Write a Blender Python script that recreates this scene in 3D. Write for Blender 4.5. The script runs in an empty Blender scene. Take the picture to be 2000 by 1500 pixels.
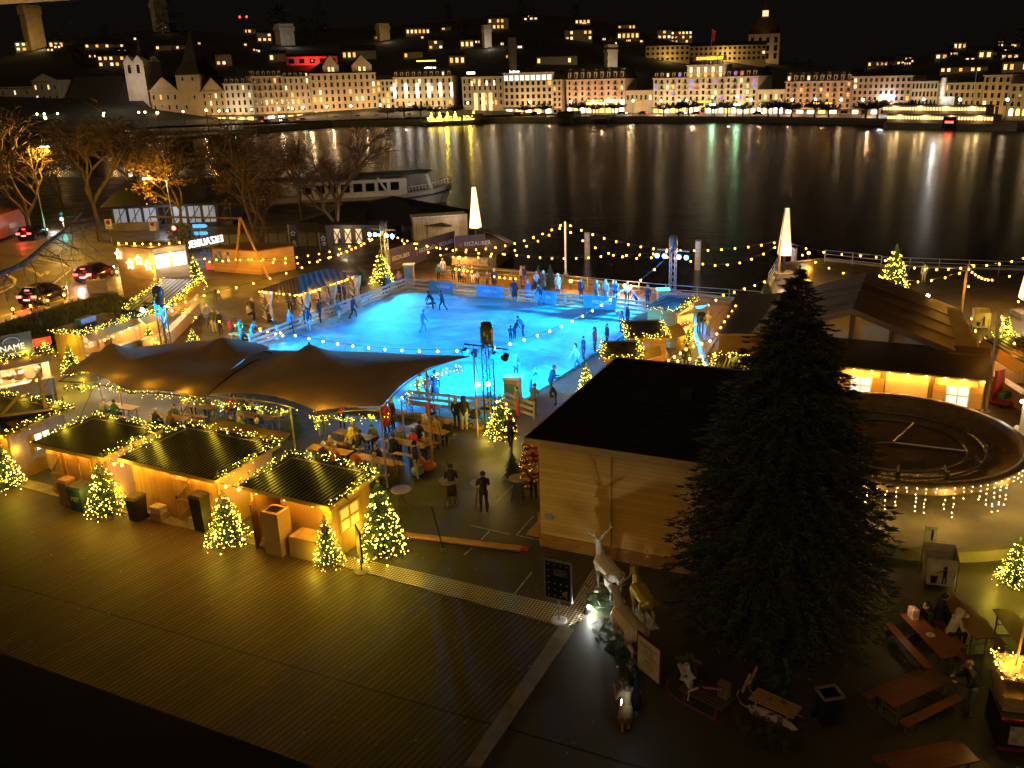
import bpy, bmesh, math, random
from math import sin, cos, pi, radians, sqrt, atan2, hypot
from mathutils import Vector as V, Matrix
random.seed(7)
sc = bpy.context.scene
COL = sc.collection
# ---------------- camera
HC = 16.5
F, PITCH, ROLL, CX, CY = 1723.2, .33339, .025551, 1055.08, 750.0
cp, sp_, cr, sr = cos(PITCH), sin(PITCH), cos(ROLL), sin(ROLL)
W = Matrix(((1, 0, 0), (0, -sp_, cp), (0, -cp, -sp_))) @ Matrix(((cr, -sr, 0), (sr, cr, 0), (0, 0, 1)))
cam = bpy.data.cameras.new('camera')
camo = bpy.data.objects.new('camera', cam); COL.objects.link(camo)
Rm = Matrix((W.col[0], -W.col[1], -W.col[2])).transposed()
camo.matrix_world = Matrix.Translation((0, 0, HC)) @ Rm.to_4x4()
cam.sensor_width = 36.0; cam.lens = 36.0 * F / 2000
cam.shift_x = (1000 - CX) / 2000
cam.clip_start = .1; cam.clip_end = 6000
sc.camera = camo
# ---------------- night sky, faint soft sun lamp, exposure
wd = bpy.data.worlds.new('World'); sc.world = wd; wd.use_nodes = True
nt = wd.node_tree; bg = nt.nodes['Background']
bg.inputs['Color'].default_value = (.62, .52, .4, 1); bg.inputs['Strength'].default_value = .005
sl = bpy.data.lights.new('fill_sun', 'SUN'); sl.energy = .21; sl.color = (1, .66, .28); sl.angle = radians(50)   # added fill sun, stands in for the lit building behind the viewer
so = bpy.data.objects.new('fill_sun', sl); COL.objects.link(so); so.rotation_euler = V((.35, .75, -.62)).to_track_quat('-Z', 'Y').to_euler()
sc.view_settings.view_transform = 'Standard'; sc.view_settings.look = 'None'
sc.view_settings.exposure = .45; sc.view_settings.gamma = 1
cy = sc.cycles
cy.use_denoising = True; cy.max_bounces = 5; cy.diffuse_bounces = 2; cy.glossy_bounces = 3; cy.transmission_bounces = 4
cy.sample_clamp_indirect = 2.0; cy.caustics_reflective = False; cy.caustics_refractive = False
cy.use_adaptive_sampling = True; cy.adaptive_threshold = .015
try: cy.use_light_tree = True
except Exception: pass

# ---------------- pixel (2000x1500) <-> place
def ray(x, y): return W @ V((x - CX, y - CY, F))
def G(x, y, z=0.0):
    d = ray(x, y); t = (z - HC) / d.z
    return V((d.x * t, d.y * t, z))
def PXY(p):
    c = W.transposed() @ V((p[0], p[1], p[2] - HC))
    return CX + F * c.x / c.z, CY + F * c.y / c.z
def HT(g, py):      # height above plan point g at which picture row py is met
    lo, hi = -5.0, 300.0
    for _ in range(45):
        m = (lo + hi) / 2; c = W.transposed() @ V((g[0], g[1], m - HC))
        if c.z > .2 and CY + F * c.y / c.z > py: lo = m
        else: hi = m
    return lo
def UP(fx, fy, py, z0=0.0):   # point above the foot pixel, at row py
    g = G(fx, fy, z0); return V((g.x, g.y, HT(g, py)))
TH = -.41767
AD = V((cos(TH), sin(TH), 0)); BD = V((-sin(TH), cos(TH), 0))
def ang(a, b): return atan2(b[1] - a[1], b[0] - a[0])
def lerp(a, b, t): return a + (b - a) * t

# ---------------- mesh builder
class MB:
    def __init__(s): s.v = []; s.f = []; s.m = []; s.sm = []; s.mi = 0; s.smooth = False
    def add(s, vs, fs):
        n = len(s.v); s.v += [tuple(p) for p in vs]
        for f in fs:
            s.f.append(tuple(i + n for i in f)); s.m.append(s.mi); s.sm.append(s.smooth)
    def quad(s, *p): s.add(p, [tuple(range(len(p)))])
    def box(s, c, d, rz=0.0, mat=None):
        x, y, z = d[0] / 2, d[1] / 2, d[2] / 2
        ps = [V((i * x, j * y, k * z)) for k in (-1, 1) for j in (-1, 1) for i in (-1, 1)]
        R = mat if mat else Matrix.Rotation(rz, 3, 'Z')
        ps = [R @ p + V(c) for p in ps]
        s.add(ps, [(0, 2, 3, 1), (4, 5, 7, 6), (0, 1, 5, 4), (2, 6, 7, 3), (0, 4, 6, 2), (1, 3, 7, 5)])
    def bar(s, a, b, w, h=None, up=V((0, 0, 1))):   # rectangular bar from a to b
        a, b = V(a), V(b); h = h or w; d = b - a; L = d.length
        if L < 1e-6: return
        x = d / L; y = up.cross(x)
        if y.length < 1e-3: y = V((0, 1, 0)).cross(x)
        y.normalize(); z = x.cross(y)
        s.box((a + b) / 2, (L, w, h), mat=Matrix((x, y, z)).transposed())
    def prism(s, poly, z0, z1, cap=True):
        n = len(poly)
        vs = [(p[0], p[1], z0) for p in poly] + [(p[0], p[1], z1) for p in poly]
        fs = [(i, (i + 1) % n, n + (i + 1) % n, n + i) for i in range(n)]
        if cap: fs += [tuple(range(n - 1, -1, -1)), tuple(range(n, 2 * n))]
        s.add(vs, fs)
    def extr(s, poly, off):     # any planar polygon thickened by vector off
        n = len(poly); off = V(off)
        vs = [V(p) for p in poly] + [V(p) + off for p in poly]
        s.add(vs, [(i, (i + 1) % n, n + (i + 1) % n, n + i) for i in range(n)] + [tuple(range(n - 1, -1, -1)), tuple(range(n, 2 * n))])
    def tube(s, path, r, n=6, cap=True):
        path = [V(p) for p in path]; k = len(path)
        rs = r if isinstance(r, (list, tuple)) else [r] * k
        vs = []; ref = V((.13, .31, .94)).normalized()
        for i, p in enumerate(path):
            d = (path[min(i + 1, k - 1)] - path[max(i - 1, 0)])
            if d.length < 1e-9: d = V((0, 0, 1))
            d.normalize(); x = ref.cross(d)
            if x.length < .05: x = V((1, 0, 0)).cross(d)
            x.normalize(); y = d.cross(x)
            for j in range(n):
                a = 2 * pi * j / n; vs.append(p + (x * cos(a) + y * sin(a)) * rs[i])
        fs = [(i * n + j, i * n + (j + 1) % n, (i + 1) * n + (j + 1) % n, (i + 1) * n + j) for i in range(k - 1) for j in range(n)]
        if cap: fs += [tuple(range(n - 1, -1, -1)), tuple(range((k - 1) * n, k * n))]
        s.add(vs, fs)
    def cyl(s, a, b, r0, r1=None, n=10): s.tube([a, b], [r0, r0 if r1 is None else r1], n)
    def lathe(s, prof, c=(0, 0, 0), n=16):
        vs = []; c = V(c)
        for r, z in prof:
            for j in range(n):
                a = 2 * pi * j / n; vs.append(c + V((r * cos(a), r * sin(a), z)))
        k = len(prof)
        s.add(vs, [(i * n + j, i * n + (j + 1) % n, (i + 1) * n + (j + 1) % n, (i + 1) * n + j) for i in range(k - 1) for j in range(n)])
        if prof[0][0] > 1e-4: s.f.append(tuple(len(s.v) - k * n + j for j in range(n - 1, -1, -1))); s.m.append(s.mi); s.sm.append(False)
        if prof[-1][0] > 1e-4: s.f.append(tuple(len(s.v) - n + j for j in range(n))); s.m.append(s.mi); s.sm.append(False)
    def ball(s, c, r, n=8, k=5, sc_=(1, 1, 1), mat=None):
        vs = []; R = mat or Matrix.Identity(3)
        for i in range(1, k):
            t = pi * i / k
            for j in range(n):
                a = 2 * pi * j / n
                vs.append(R @ V((r * sin(t) * cos(a) * sc_[0], r * sin(t) * sin(a) * sc_[1], r * cos(t) * sc_[2])) + V(c))
        vs += [R @ V((0, 0, r * sc_[2])) + V(c), R @ V((0, 0, -r * sc_[2])) + V(c)]
        T, B = len(vs) - 2, len(vs) - 1
        fs = [(i * n + j, (i + 1) * n + j, (i + 1) * n + (j + 1) % n, i * n + (j + 1) % n) for i in range(k - 2) for j in range(n)]
        fs += [(T, j, (j + 1) % n) for j in range(n)] + [(B, (k - 2) * n + (j + 1) % n, (k - 2) * n + j) for j in range(n)]
        s.add(vs, fs)
    def octa(s, c, r):
        x, y, z = c
        s.add([(x + r, y, z), (x - r, y, z), (x, y + r, z), (x, y - r, z), (x, y, z + r), (x, y, z - r)],
              [(0, 2, 4), (2, 1, 4), (1, 3, 4), (3, 0, 4), (2, 0, 5), (1, 2, 5), (3, 1, 5), (0, 3, 5)])
    def mesh(s, name, mats):
        me = bpy.data.meshes.new(name); me.from_pydata(s.v, [], s.f)
        for m in (mats if isinstance(mats, (list, tuple)) else [mats]): me.materials.append(m)
        me.polygons.foreach_set('material_index', s.m)
        me.polygons.foreach_set('use_smooth', s.sm)
        me.update(); return me
    def build(s, name, mats, parent=None, loc=(0, 0, 0), rz=0.0):
        return link(name, s.mesh(name, mats), parent, loc, rz)
def link(name, data, parent=None, loc=(0, 0, 0), rz=0.0, **kw):
    o = bpy.data.objects.new(name, data); COL.objects.link(o)
    o.location = loc; o.rotation_euler = (0, 0, rz)
    if parent is not None: o.parent = parent
    return o
def tag(o, label, cat, group=None):
    o['label'] = label; o['category'] = cat
    if group: o['group'] = group
    return o
def thing(name, label, cat, loc=(0, 0, 0), rz=0.0, group=None, scale=1.0):
    o = link(name, None, None, loc, rz); o.scale = (scale,) * 3
    return tag(o, label, cat, group)
def struct(name, mb, mat, kind='structure'):
    o = mb.build(name, mat); o['kind'] = kind; return o
def dup(src, loc=None, rz=None, label=None, group=None, scale=None):
    def cp_(o, par):
        c = o.copy(); COL.objects.link(c); c.parent = par
        for ch in list(o.children): cp_(ch, c)
        return c
    c = cp_(src, None)
    if loc is not None: c.location = loc
    if rz is not None: c.rotation_euler = (0, 0, rz)
    if label: c['label'] = label
    if group: c['group'] = group
    if scale: c.scale = (scale,) * 3 if not isinstance(scale, (tuple, list)) else scale
    return c

# ---------------- materials
MATS = {}
def nodes(name):
    m = bpy.data.materials.new(name); m.use_nodes = True
    n = m.node_tree; return m, n, n.nodes['Principled BSDF'], n.links
def rgb(h): return tuple(((int(h[i:i + 2], 16) / 255) ** 2.2) for i in (0, 2, 4))
def mat(name, col, rough=.6, metal=0.0, var=.25, scale=2.5, bump=.0, bscale=12.0, spec=.5, stretch=None, coord='Object'):
    if name in MATS: return MATS[name]
    if isinstance(col, str): col = rgb(col)
    m, n, b, l = nodes(name)
    tc = n.nodes.new('ShaderNodeTexCoord'); nz = n.nodes.new('ShaderNodeTexNoise'); nz.inputs['Scale'].default_value = scale
    nz.inputs['Detail'].default_value = 5
    mp = n.nodes.new('ShaderNodeMapping'); l.new(tc.outputs[coord], mp.inputs['Vector'])
    if stretch: mp.inputs['Scale'].default_value = stretch
    l.new(mp.outputs[0], nz.inputs['Vector'])
    mx = n.nodes.new('ShaderNodeMix'); mx.data_type = 'RGBA'
    mx.inputs['A'].default_value = tuple(max(0, c * (1 - var)) for c in col) + (1,)
    mx.inputs['B'].default_value = tuple(min(1, c * (1 + var)) for c in col) + (1,)
    rp = n.nodes.new('ShaderNodeMapRange'); rp.inputs['From Min'].default_value = .3; rp.inputs['From Max'].default_value = .7
    l.new(nz.outputs['Fac'], rp.inputs['Value']); l.new(rp.outputs[0], mx.inputs['Factor']); l.new(mx.outputs['Result'], b.inputs['Base Color'])
    b.inputs['Roughness'].default_value = rough; b.inputs['Metallic'].default_value = metal
    b.inputs['Specular IOR Level'].default_value = spec
    if bump:
        n2 = n.nodes.new('ShaderNodeTexNoise'); n2.inputs['Scale'].default_value = bscale; n2.inputs['Detail'].default_value = 4
        l.new(mp.outputs[0], n2.inputs['Vector'])
        bp = n.nodes.new('ShaderNodeBump'); bp.inputs['Strength'].default_value = bump; bp.inputs['Distance'].default_value = .05
        l.new(n2.outputs['Fac'], bp.inputs['Height']); l.new(bp.outputs[0], b.inputs['Normal'])
    MATS[name] = m; return m
def planks(name, col, axis=0, width=.14, gap=.08, rough=.55, var=.3, dirv=None, grain=1.0, spec=.4):
    """boards: per-board tone, dark joints, stretched grain; axis = coordinate across the boards (or dirv, a plan direction)"""
    if name in MATS: return MATS[name]
    if isinstance(col, str): col = rgb(col)
    m, n, b, l = nodes(name); N = n.nodes.new
    tc = N('ShaderNodeTexCoord'); mp = N('ShaderNodeMapping'); l.new(tc.outputs['Object'], mp.inputs['Vector'])
    if dirv is not None: mp.inputs['Rotation'].default_value = (0, 0, -atan2(dirv[1], dirv[0]))
    sx = N('ShaderNodeSeparateXYZ'); l.new(mp.outputs[0], sx.inputs[0])
    def mth(op, a, bv=None):
        q = N('ShaderNodeMath'); q.operation = op
        if hasattr(a, 'links'): l.new(a, q.inputs[0])
        else: q.inputs[0].default_value = a
        if bv is not None:
            if hasattr(bv, 'links'): l.new(bv, q.inputs[1])
            else: q.inputs[1].default_value = bv
        return q.outputs[0]
    u = mth('DIVIDE', sx.outputs[axis], width); fl = mth('FLOOR', u); fr = mth('SUBTRACT', u, fl)
    wn = N('ShaderNodeTexWhiteNoise'); wn.noise_dimensions = '1D'; l.new(fl, wn.inputs['W'])
    mg = N('ShaderNodeMapping'); l.new(mp.outputs[0], mg.inputs['Vector'])
    ss = [1.2 * grain] * 3; ss[axis] = 22.0 * grain; mg.inputs['Scale'].default_value = ss
    nz = N('ShaderNodeTexNoise'); nz.inputs['Scale'].default_value = 1.0; nz.inputs['Detail'].default_value = 5; l.new(mg.outputs[0], nz.inputs['Vector'])
    lo = N('ShaderNodeTexNoise'); lo.inputs['Scale'].default_value = .45; lo.inputs['Detail'].default_value = 5; l.new(tc.outputs['Object'], lo.inputs['Vector'])
    t = mth('ADD', mth('ADD', mth('MULTIPLY', wn.outputs['Value'], .45), mth('MULTIPLY', nz.outputs['Fac'], .3)), mth('SUBTRACT', mth('MULTIPLY', lo.outputs['Fac'], 1.1), .38))
    mx = N('ShaderNodeMix'); mx.data_type = 'RGBA'; l.new(t, mx.inputs['Factor'])
    mx.inputs['A'].default_value = tuple(c * (1 - var) for c in col) + (1,); mx.inputs['B'].default_value = tuple(min(1, c * (1 + var)) for c in col) + (1,)
    jt = mth('LESS_THAN', fr, gap)
    m2 = N('ShaderNodeMix'); m2.data_type = 'RGBA'; l.new(jt, m2.inputs['Factor']); l.new(mx.outputs['Result'], m2.inputs['A'])
    m2.inputs['B'].default_value = tuple(c * .22 for c in col) + (1,)
    l.new(m2.outputs['Result'], b.inputs['Base Color'])
    b.inputs['Roughness'].default_value = rough; b.inputs['Specular IOR Level'].default_value = spec
    bp = N('ShaderNodeBump'); bp.inputs['Strength'].default_value = .5; bp.inputs['Distance'].default_value = .02
    l.new(mth('SUBTRACT', mth('MULTIPLY', nz.outputs['Fac'], .25), jt), bp.inputs['Height']); l.new(bp.outputs[0], b.inputs['Normal'])
    MATS[name] = m; return m
def emit(name, col, st, sample=False):
    if name in MATS: return MATS[name]
    if isinstance(col, str): col = rgb(col)
    m, n, b, l = nodes(name)
    b.inputs['Base Color'].default_value = tuple(c * .6 for c in col) + (1,); b.inputs['Emission Color'].default_value = col + (1,) if isinstance(col, tuple) else col
    b.inputs['Emission Strength'].default_value = st; b.inputs['Roughness'].default_value = .5
    if not sample: m.cycles.emission_sampling = 'NONE'
    MATS[name] = m; return m
def lamp(loc, power, col, r=.08, parent=None, kind='POINT', target=None, cone=60, name='lamp_light'):
    d = bpy.data.lights.new(name, kind); d.energy = power; d.color = col; d.shadow_soft_size = r
    o = link(name, d, parent, loc)
    if kind == 'SPOT':
        d.spot_size = radians(cone); d.spot_blend = .6
        o.rotation_euler = (V(target) - V(loc)).to_track_quat('-Z', 'Y').to_euler()
    return o
AMB = (1.0, .44, .04); FAIRY = (1.0, .72, .04); WARM = (1.0, .64, .25); COLD = (.75, .88, 1.0); CYAN = (.0, .42, 1.0)
BULB = emit('amber_bulb', (1, .36, .03), 22); TINY = emit('fairy_light', (1, .68, .07), 14)
TINYW = emit('warm_white_light', (1, .72, .25), 20)
METAL = mat('galvanised_metal', (.45, .45, .43), .35, .9, .15, 6); BLACKM = mat('black_metal', (.015, .015, .016), .45, .6)
WHITEP = mat('white_paint', (.7, .68, .64), .45); WOODP = mat('pale_pole_wood', (.42, .28, .13), .6, stretch=(6, 6, .5))
NEEDLE = mat('fir_needle', (.045, .085, .03), .6, var=.45, scale=6); NEEDLED = mat('dark_spruce_needle', (.052, .07, .025), .65, var=.6, scale=3)
BARK = mat('bark', (.09, .065, .045), .85, bump=.6, bscale=9)
def text_mesh(txt, size, m, depth=.004, mirror=False, align='CENTER', space=1.0):
    cu = bpy.data.curves.new('lettering', 'FONT'); cu.body = txt; cu.size = size; cu.align_x = align; cu.align_y = 'CENTER'
    cu.extrude = depth; cu.space_character = space; cu.resolution_u = 3
    ob = bpy.data.objects.new('lettering_source', cu); COL.objects.link(ob)
    dg = bpy.context.evaluated_depsgraph_get(); me = bpy.data.meshes.new_from_object(ob.evaluated_get(dg))
    bpy.data.objects.remove(ob); bpy.data.curves.remove(cu)
    me.materials.clear(); me.materials.append(m); return me
def letter(txt, size, m, parent, loc, rz=0.0, tilt=pi / 2, depth=.004, name='lettering', space=1.0):
    o = link(name, text_mesh(txt, size, m, depth, space=space), parent, loc); o.rotation_euler = (tilt, 0, rz); return o
def catmull(pts, n):
    pts = [V(p) for p in pts]; out = []
    for i in range(len(pts) - 1):
        p0 = pts[max(i - 1, 0)]; p1 = pts[i]; p2 = pts[i + 1]; p3 = pts[min(i + 2, len(pts) - 1)]
        for k in range(n):
            t = k / n; out.append(.5 * ((2 * p1) + (p2 - p0) * t + (2 * p0 - 5 * p1 + 4 * p2 - p3) * t * t + (3 * p1 - p0 - 3 * p2 + p3) * t ** 3))
    out.append(pts[-1]); return out
# =================== SETTING ===================
def wet(name, col, rough0, rough1, scale=.35, bump=.15, bscale=30, var=.3):
    m, n, b, l = nodes(name); N = n.nodes.new
    tc = N('ShaderNodeTexCoord'); z = N('ShaderNodeTexNoise'); z.inputs['Scale'].default_value = scale; z.inputs['Detail'].default_value = 6
    l.new(tc.outputs['Object'], z.inputs['Vector'])
    r = N('ShaderNodeMapRange'); r.inputs['From Min'].default_value = .35; r.inputs['From Max'].default_value = .65
    r.inputs['To Min'].default_value = rough0; r.inputs['To Max'].default_value = rough1
    l.new(z.outputs['Fac'], r.inputs['Value']); l.new(r.outputs[0], b.inputs['Roughness'])
    z3 = N('ShaderNodeTexNoise'); z3.inputs['Scale'].default_value = 1.3; z3.inputs['Detail'].default_value = 8; l.new(tc.outputs['Object'], z3.inputs['Vector'])
    mx = N('ShaderNodeMix'); mx.data_type = 'RGBA'; l.new(z3.outputs['Fac'], mx.inputs['Factor'])
    mx.inputs['A'].default_value = tuple(c * (1 - var) for c in col) + (1,); mx.inputs['B'].default_value = tuple(c * (1 + var) for c in col) + (1,)
    l.new(mx.outputs['Result'], b.inputs['Base Color'])
    z2 = N('ShaderNodeTexNoise'); z2.inputs['Scale'].default_value = bscale; l.new(tc.outputs['Object'], z2.inputs['Vector'])
    bp = N('ShaderNodeBump'); bp.inputs['Strength'].default_value = bump; bp.inputs['Distance'].default_value = .02
    l.new(z2.outputs['Fac'], bp.inputs['Height']); l.new(bp.outputs[0], b.inputs['Normal'])
    return m
ASPH = wet('wet_asphalt', (.07, .058, .042), .3, .6)
ROADM = wet('road_asphalt', (.075, .065, .05), .35, .65)
STONE = mat('quay_stone', (.16, .14, .11), .8, bump=.5, bscale=3, scale=.6)
CONC = mat('concrete', (.26, .22, .15), .7, bump=.25, bscale=8, scale=.8)
# lake
m, n, b, l = nodes('lake_water'); N = n.nodes.new
b.inputs['Base Color'].default_value = (.006, .007, .006, 1); b.inputs['Roughness'].default_value = .24; b.inputs['IOR'].default_value = 1.33
tc = N('ShaderNodeTexCoord'); mp = N('ShaderNodeMapping'); mp.inputs['Scale'].default_value = (.12, .45, 1); l.new(tc.outputs['Object'], mp.inputs[0])
z = N('ShaderNodeTexNoise'); z.inputs['Scale'].default_value = 1.0; z.inputs['Detail'].default_value = 6; z.inputs['Roughness'].default_value = .6; l.new(mp.outputs[0], z.inputs['Vector'])
bp = N('ShaderNodeBump'); bp.inputs['Strength'].default_value = .2; bp.inputs['Distance'].default_value = .2; l.new(z.outputs['Fac'], bp.inputs['Height']); l.new(bp.outputs[0], b.inputs['Normal'])
WATER = m; ZW = -1.3
q = MB(); q.quad((-1600, -60, ZW), (1600, -60, ZW), (1600, 900, ZW), (-1600, 900, ZW)); struct('lake_water', q, WATER)
# market land
shore = [(-900, 345), (430, 345), (520, 372), (600, 400), (700, 428), (800, 440), (850, 446), (960, 455), (1000, 476), (962, 503), (942, 519), (886, 518), (1100, 541), (1313, 573), (1482, 590), (1500, 560), (1522, 517), (1610, 508), (1720, 520), (2060, 528), (2900, 552)]
land = [G(*s) for s in shore] + [V((160, -40, 0)), V((-260, -40, 0))]
q = MB(); q.extr([p for p in land], (0, 0, -3)); struct('ground', q, ASPH)
q = MB()
for a, c in zip(land[1:len(shore) - 1], land[2:len(shore)]): q.bar(V(a) + V((0, 0, .06)), V(c) + V((0, 0, .06)), .5, .16)
struct('quay_edge', q, STONE)
# far shore
far = [(-900, 280), (0, 267), (480, 260), (650, 247), (830, 243), (1000, 238.5), (1250, 238.5), (1500, 240), (1760, 246), (2000, 252), (2900, 285)]
fl = [G(x, y, ZW) for x, y in far]; fl = [V((p.x, p.y, 0)) for p in fl]
q = MB(); q.extr(fl + [V((fl[-1].x + 300, 900, 0)), V((-900, 1500, 0)), V((fl[0].x - 200, 900, 0))], (0, 0, -3)); struct('far_shore', q, mat('promenade_paving', (.12, .1, .075), .6, bump=.2))
# hill
ridge = [(-400, 120), (0, 112), (150, 72), (300, 62), (500, 62), (650, 58), (800, 50), (900, 36), (1000, 22), (1150, 40), (1300, 75), (1500, 118), (1650, 140), (1750, 125), (1850, 95), (2000, 78), (2400, 90)]
def ipl(t, x):
    if x <= t[0][0]: return t[0][1]
    for (a, c), (d, e) in zip(t, t[1:]):
        if x <= d: return c + (e - c) * (x - a) / (d - a)
    return t[-1][1]
R0, R1 = 470.0, 900.0
cols = [-400 + 40 * i for i in range(71)]
def hill_z(X, Y):
    th = atan2(X, Y); px = PXY((X, Y, HC))[0]
    r = hypot(X, Y); t = min(1.15, max(0, (r - R0) / (R1 - R0)))
    d = ray(px, ipl(ridge, px)); zr = HC + d.z / hypot(d.x, d.y) * R1
    s = t ** .85 if t < 1 else 1
    return max(-.5, (zr) * s + 1.6 * sin(X * .03 + Y * .021) * min(1, t * 3)) 
q = MB(); nr = 24; vs = []
for cx_ in cols:
    d = ray(cx_, 150); h = hypot(d.x, d.y)
    for k in range(nr + 1):
        r = R0 - 40 + (R1 * 1.1 - R0 + 40) * k / nr; X, Y = d.x / h * r, d.y / h * r; vs.append((X, Y, hill_z(X, Y)))
q.add(vs, [(i * (nr + 1) + k, (i + 1) * (nr + 1) + k, (i + 1) * (nr + 1) + k + 1, i * (nr + 1) + k + 1) for i in range(len(cols) - 1) for k in range(nr)])
struct('hill_terrain', q, mat('hillside_meadow', (.02, .022, .012), .95, scale=.02))
def on_hill(px, py):
    d = ray(px, py); h = hypot(d.x, d.y); best = None
    r = R0
    while r < R1 * 1.05:
        X, Y, Z = d.x / h * r, d.y / h * r, HC + d.z / h * r
        if hill_z(X, Y) >= Z: return V((X, Y, hill_z(X, Y)))
        r += 4
    r = R1 * .98; X, Y = d.x / h * r, d.y / h * r
    return V((X, Y, hill_z(X, Y)))
# wooden deck, boards oblique to its edges
dv = ray(2220, 124); DV = V((dv.x, dv.y, 0)).normalized(); DX = V((DV.y, -DV.x, 0))
DECK = planks('deck_boards', (.092, .056, .024), 0, .19, .27, .55, .42, dirv=DX, grain=.35, spec=.35)
dp = [G(-700, 792), G(20, 948), G(125, 976), G(660, 1107), G(1093, 1224), G(912, 1500), G(700, 1820), G(-1200, 1820)]
q = MB(); q.prism([(p.x, p.y) for p in dp], .0, .03); struct('deck', q, DECK)
s0, s1 = G(-200, 1082), G(900, 1395)
q = MB(); a, c = G(0, 1137, .034), G(402, 1253, .034); dd = (c - a).normalized(); q.bar(a - dd * 6, c + dd * 16, .045, .004); struct('deck_joint', q, BLACKM)
q = MB(); a = [G(1093, 1224), G(1122, 1232), G(940, 1500), G(905, 1500)]; q.prism([(p.x, p.y) for p in a], .0, .06); struct('deck_kerb', q, mat('kerb_stone', (.2, .16, .12), .6, bump=.3))
# studded metal strips along the deck
def studs(name, col, dirv, pitch=.11):
    m, n, b, l = nodes(name); N = n.nodes.new
    tc = N('ShaderNodeTexCoord'); mp = N('ShaderNodeMapping'); mp.inputs['Rotation'].default_value = (0, 0, -atan2(dirv[1], dirv[0])); mp.inputs['Scale'].default_value = (1 / pitch,) * 3
    l.new(tc.outputs['Object'], mp.inputs[0])
    fr = N('ShaderNodeVectorMath'); fr.operation = 'FRACTION'; l.new(mp.outputs[0], fr.inputs[0])
    sb = N('ShaderNodeVectorMath'); sb.operation = 'DISTANCE'; l.new(fr.outputs[0], sb.inputs[0]); sx = N('ShaderNodeSeparateXYZ'); l.new(fr.outputs[0], sx.inputs[0])
    cb = N('ShaderNodeCombineXYZ'); cb.inputs[0].default_value = .5; cb.inputs[1].default_value = .5; l.new(sx.outputs[2], cb.inputs[2]); l.new(cb.outputs[0], sb.inputs[1])
    r = N('ShaderNodeMapRange'); r.inputs['From Min'].default_value = .3; r.inputs['From Max'].default_value = .42; l.new(sb.outputs['Value'], r.inputs['Value'])
    mx = N('ShaderNodeMix'); mx.data_type = 'RGBA'; l.new(r.outputs[0], mx.inputs['Factor'])
    mx.inputs['A'].default_value = tuple(c * 1.1 for c in col) + (1,); mx.inputs['B'].default_value = tuple(c * .2 for c in col) + (1,); l.new(mx.outputs['Result'], b.inputs['Base Color'])
    b.inputs['Metallic'].default_value = .5; b.inputs['Roughness'].default_value = .35
    bp = N('ShaderNodeBump'); bp.inputs['Strength'].default_value = .8; bp.inputs['Distance'].default_value = .02; bp.invert = True; l.new(r.outputs[0], bp.inputs['Height']); l.new(bp.outputs[0], b.inputs['Normal'])
    return m
STUD = studs('studded_steel', (.62, .5, .3), AD)
def sheet(name, pxs, z0, z1, m, kind='structure'):
    q = MB(); q.prism([(G(*p).x, G(*p).y) for p in pxs], z0, z1); return struct(name, q, m, kind)
sheet('metal_strip', [(655, 1104), (672, 1088), (730, 1098), (1112, 1187), (1132, 1214), (1108, 1228)], 0, .04, STUD)
sheet('metal_strip', [(1112, 1187), (1160, 1108), (1180, 1112), (1134, 1214)], 0, .036, STUD)
GRAVEL = mat('gravel_strip', (.3, .24, .15), .85, bump=.8, bscale=25)
sheet('gravel_strip', [(-500, 800), (25, 930), (135, 958), (672, 1088), (655, 1104), (125, 974), (20, 946), (-520, 815)], 0, .038, GRAVEL)
# painted lines
MARK = mat('worn_white_line', (.5, .45, .38), .6, var=.4, scale=6)
for a, c in [((1003, 947), (970, 981)), ((919, 1026), (997, 1044)), ((956, 1037), (940, 1054)), ((922, 1070), (906, 1084)), ((1042, 1008), (1008, 1046)), ((1013, 1046), (1054, 1055)), ((1039, 1117), (1000, 1166))]:
    q = MB(); A, C = G(*a, .006), G(*c, .006); q.bar(A, C, .05, .004); struct('painted_line', q, MARK)
# road, verge
sheet('road', [(-600, 800), (-60, 660), (0, 630), (145, 590), (232, 566), (300, 545), (330, 470), (120, 448), (0, 420), (-700, 430)], 0, .006, ROADM)
YEL = mat('road_marking', (.6, .5, .25), .6, var=.3, scale=5)
def strip(pts, w, z=.011, m=YEL, name='road_marking'):
    q = MB(); P = [G(*p, z) for p in pts]
    for a, c in zip(P, P[1:]): q.bar(a, c, w, .003)
    return struct(name, q, m)
strip([(0, 619), (60, 602), (145, 579)], .16); strip([(-40, 575), (30, 553)], .12)
strip([(75, 505), (120, 515), (152, 530)], .16); strip([(102, 556), (118, 543), (138, 527)], .18); strip([(-10, 525), (16, 538), (30, 545), (27, 558), (0, 572)], .25)
strip([(80, 540), (72, 533), (58, 525)], .22); strip([(80, 540), (84, 534), (95, 532)], .22)
q = MB()
for t in ([(50, 522), (60, 531), (66, 523)], [(92, 537), (99, 530), (87, 530)]): q.quad(*[G(*p, .0125) for p in t])
struct('road_arrow', q, YEL)
q = MB(); q.extr([G(-70, 700), G(-30, 650), G(70, 615), G(150, 592), G(228, 580), G(278, 606), G(235, 640), G(110, 672), G(30, 715)], (0, 0, .22)); struct('verge', q, mat('turf_soil', (.035, .04, .012), .95, bump=1, bscale=6))
GRASS = mat('grass_blade', (.13, .16, .028), .8, var=.5, scale=1)
q = MB(); gp = [G(-70, 700), G(-30, 650), G(70, 615), G(150, 592), G(228, 580), G(278, 606), G(235, 640), G(110, 672), G(30, 715)]
def inside(x, y, poly):
    c = False; j = len(poly) - 1
    for i in range(len(poly)):
        if (poly[i].y > y) != (poly[j].y > y) and x < (poly[j].x - poly[i].x) * (y - poly[i].y) / (poly[j].y - poly[i].y) + poly[i].x: c = not c
        j = i
    return c
xs = [p.x for p in gp]; ys = [p.y for p in gp]; k = 0
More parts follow.
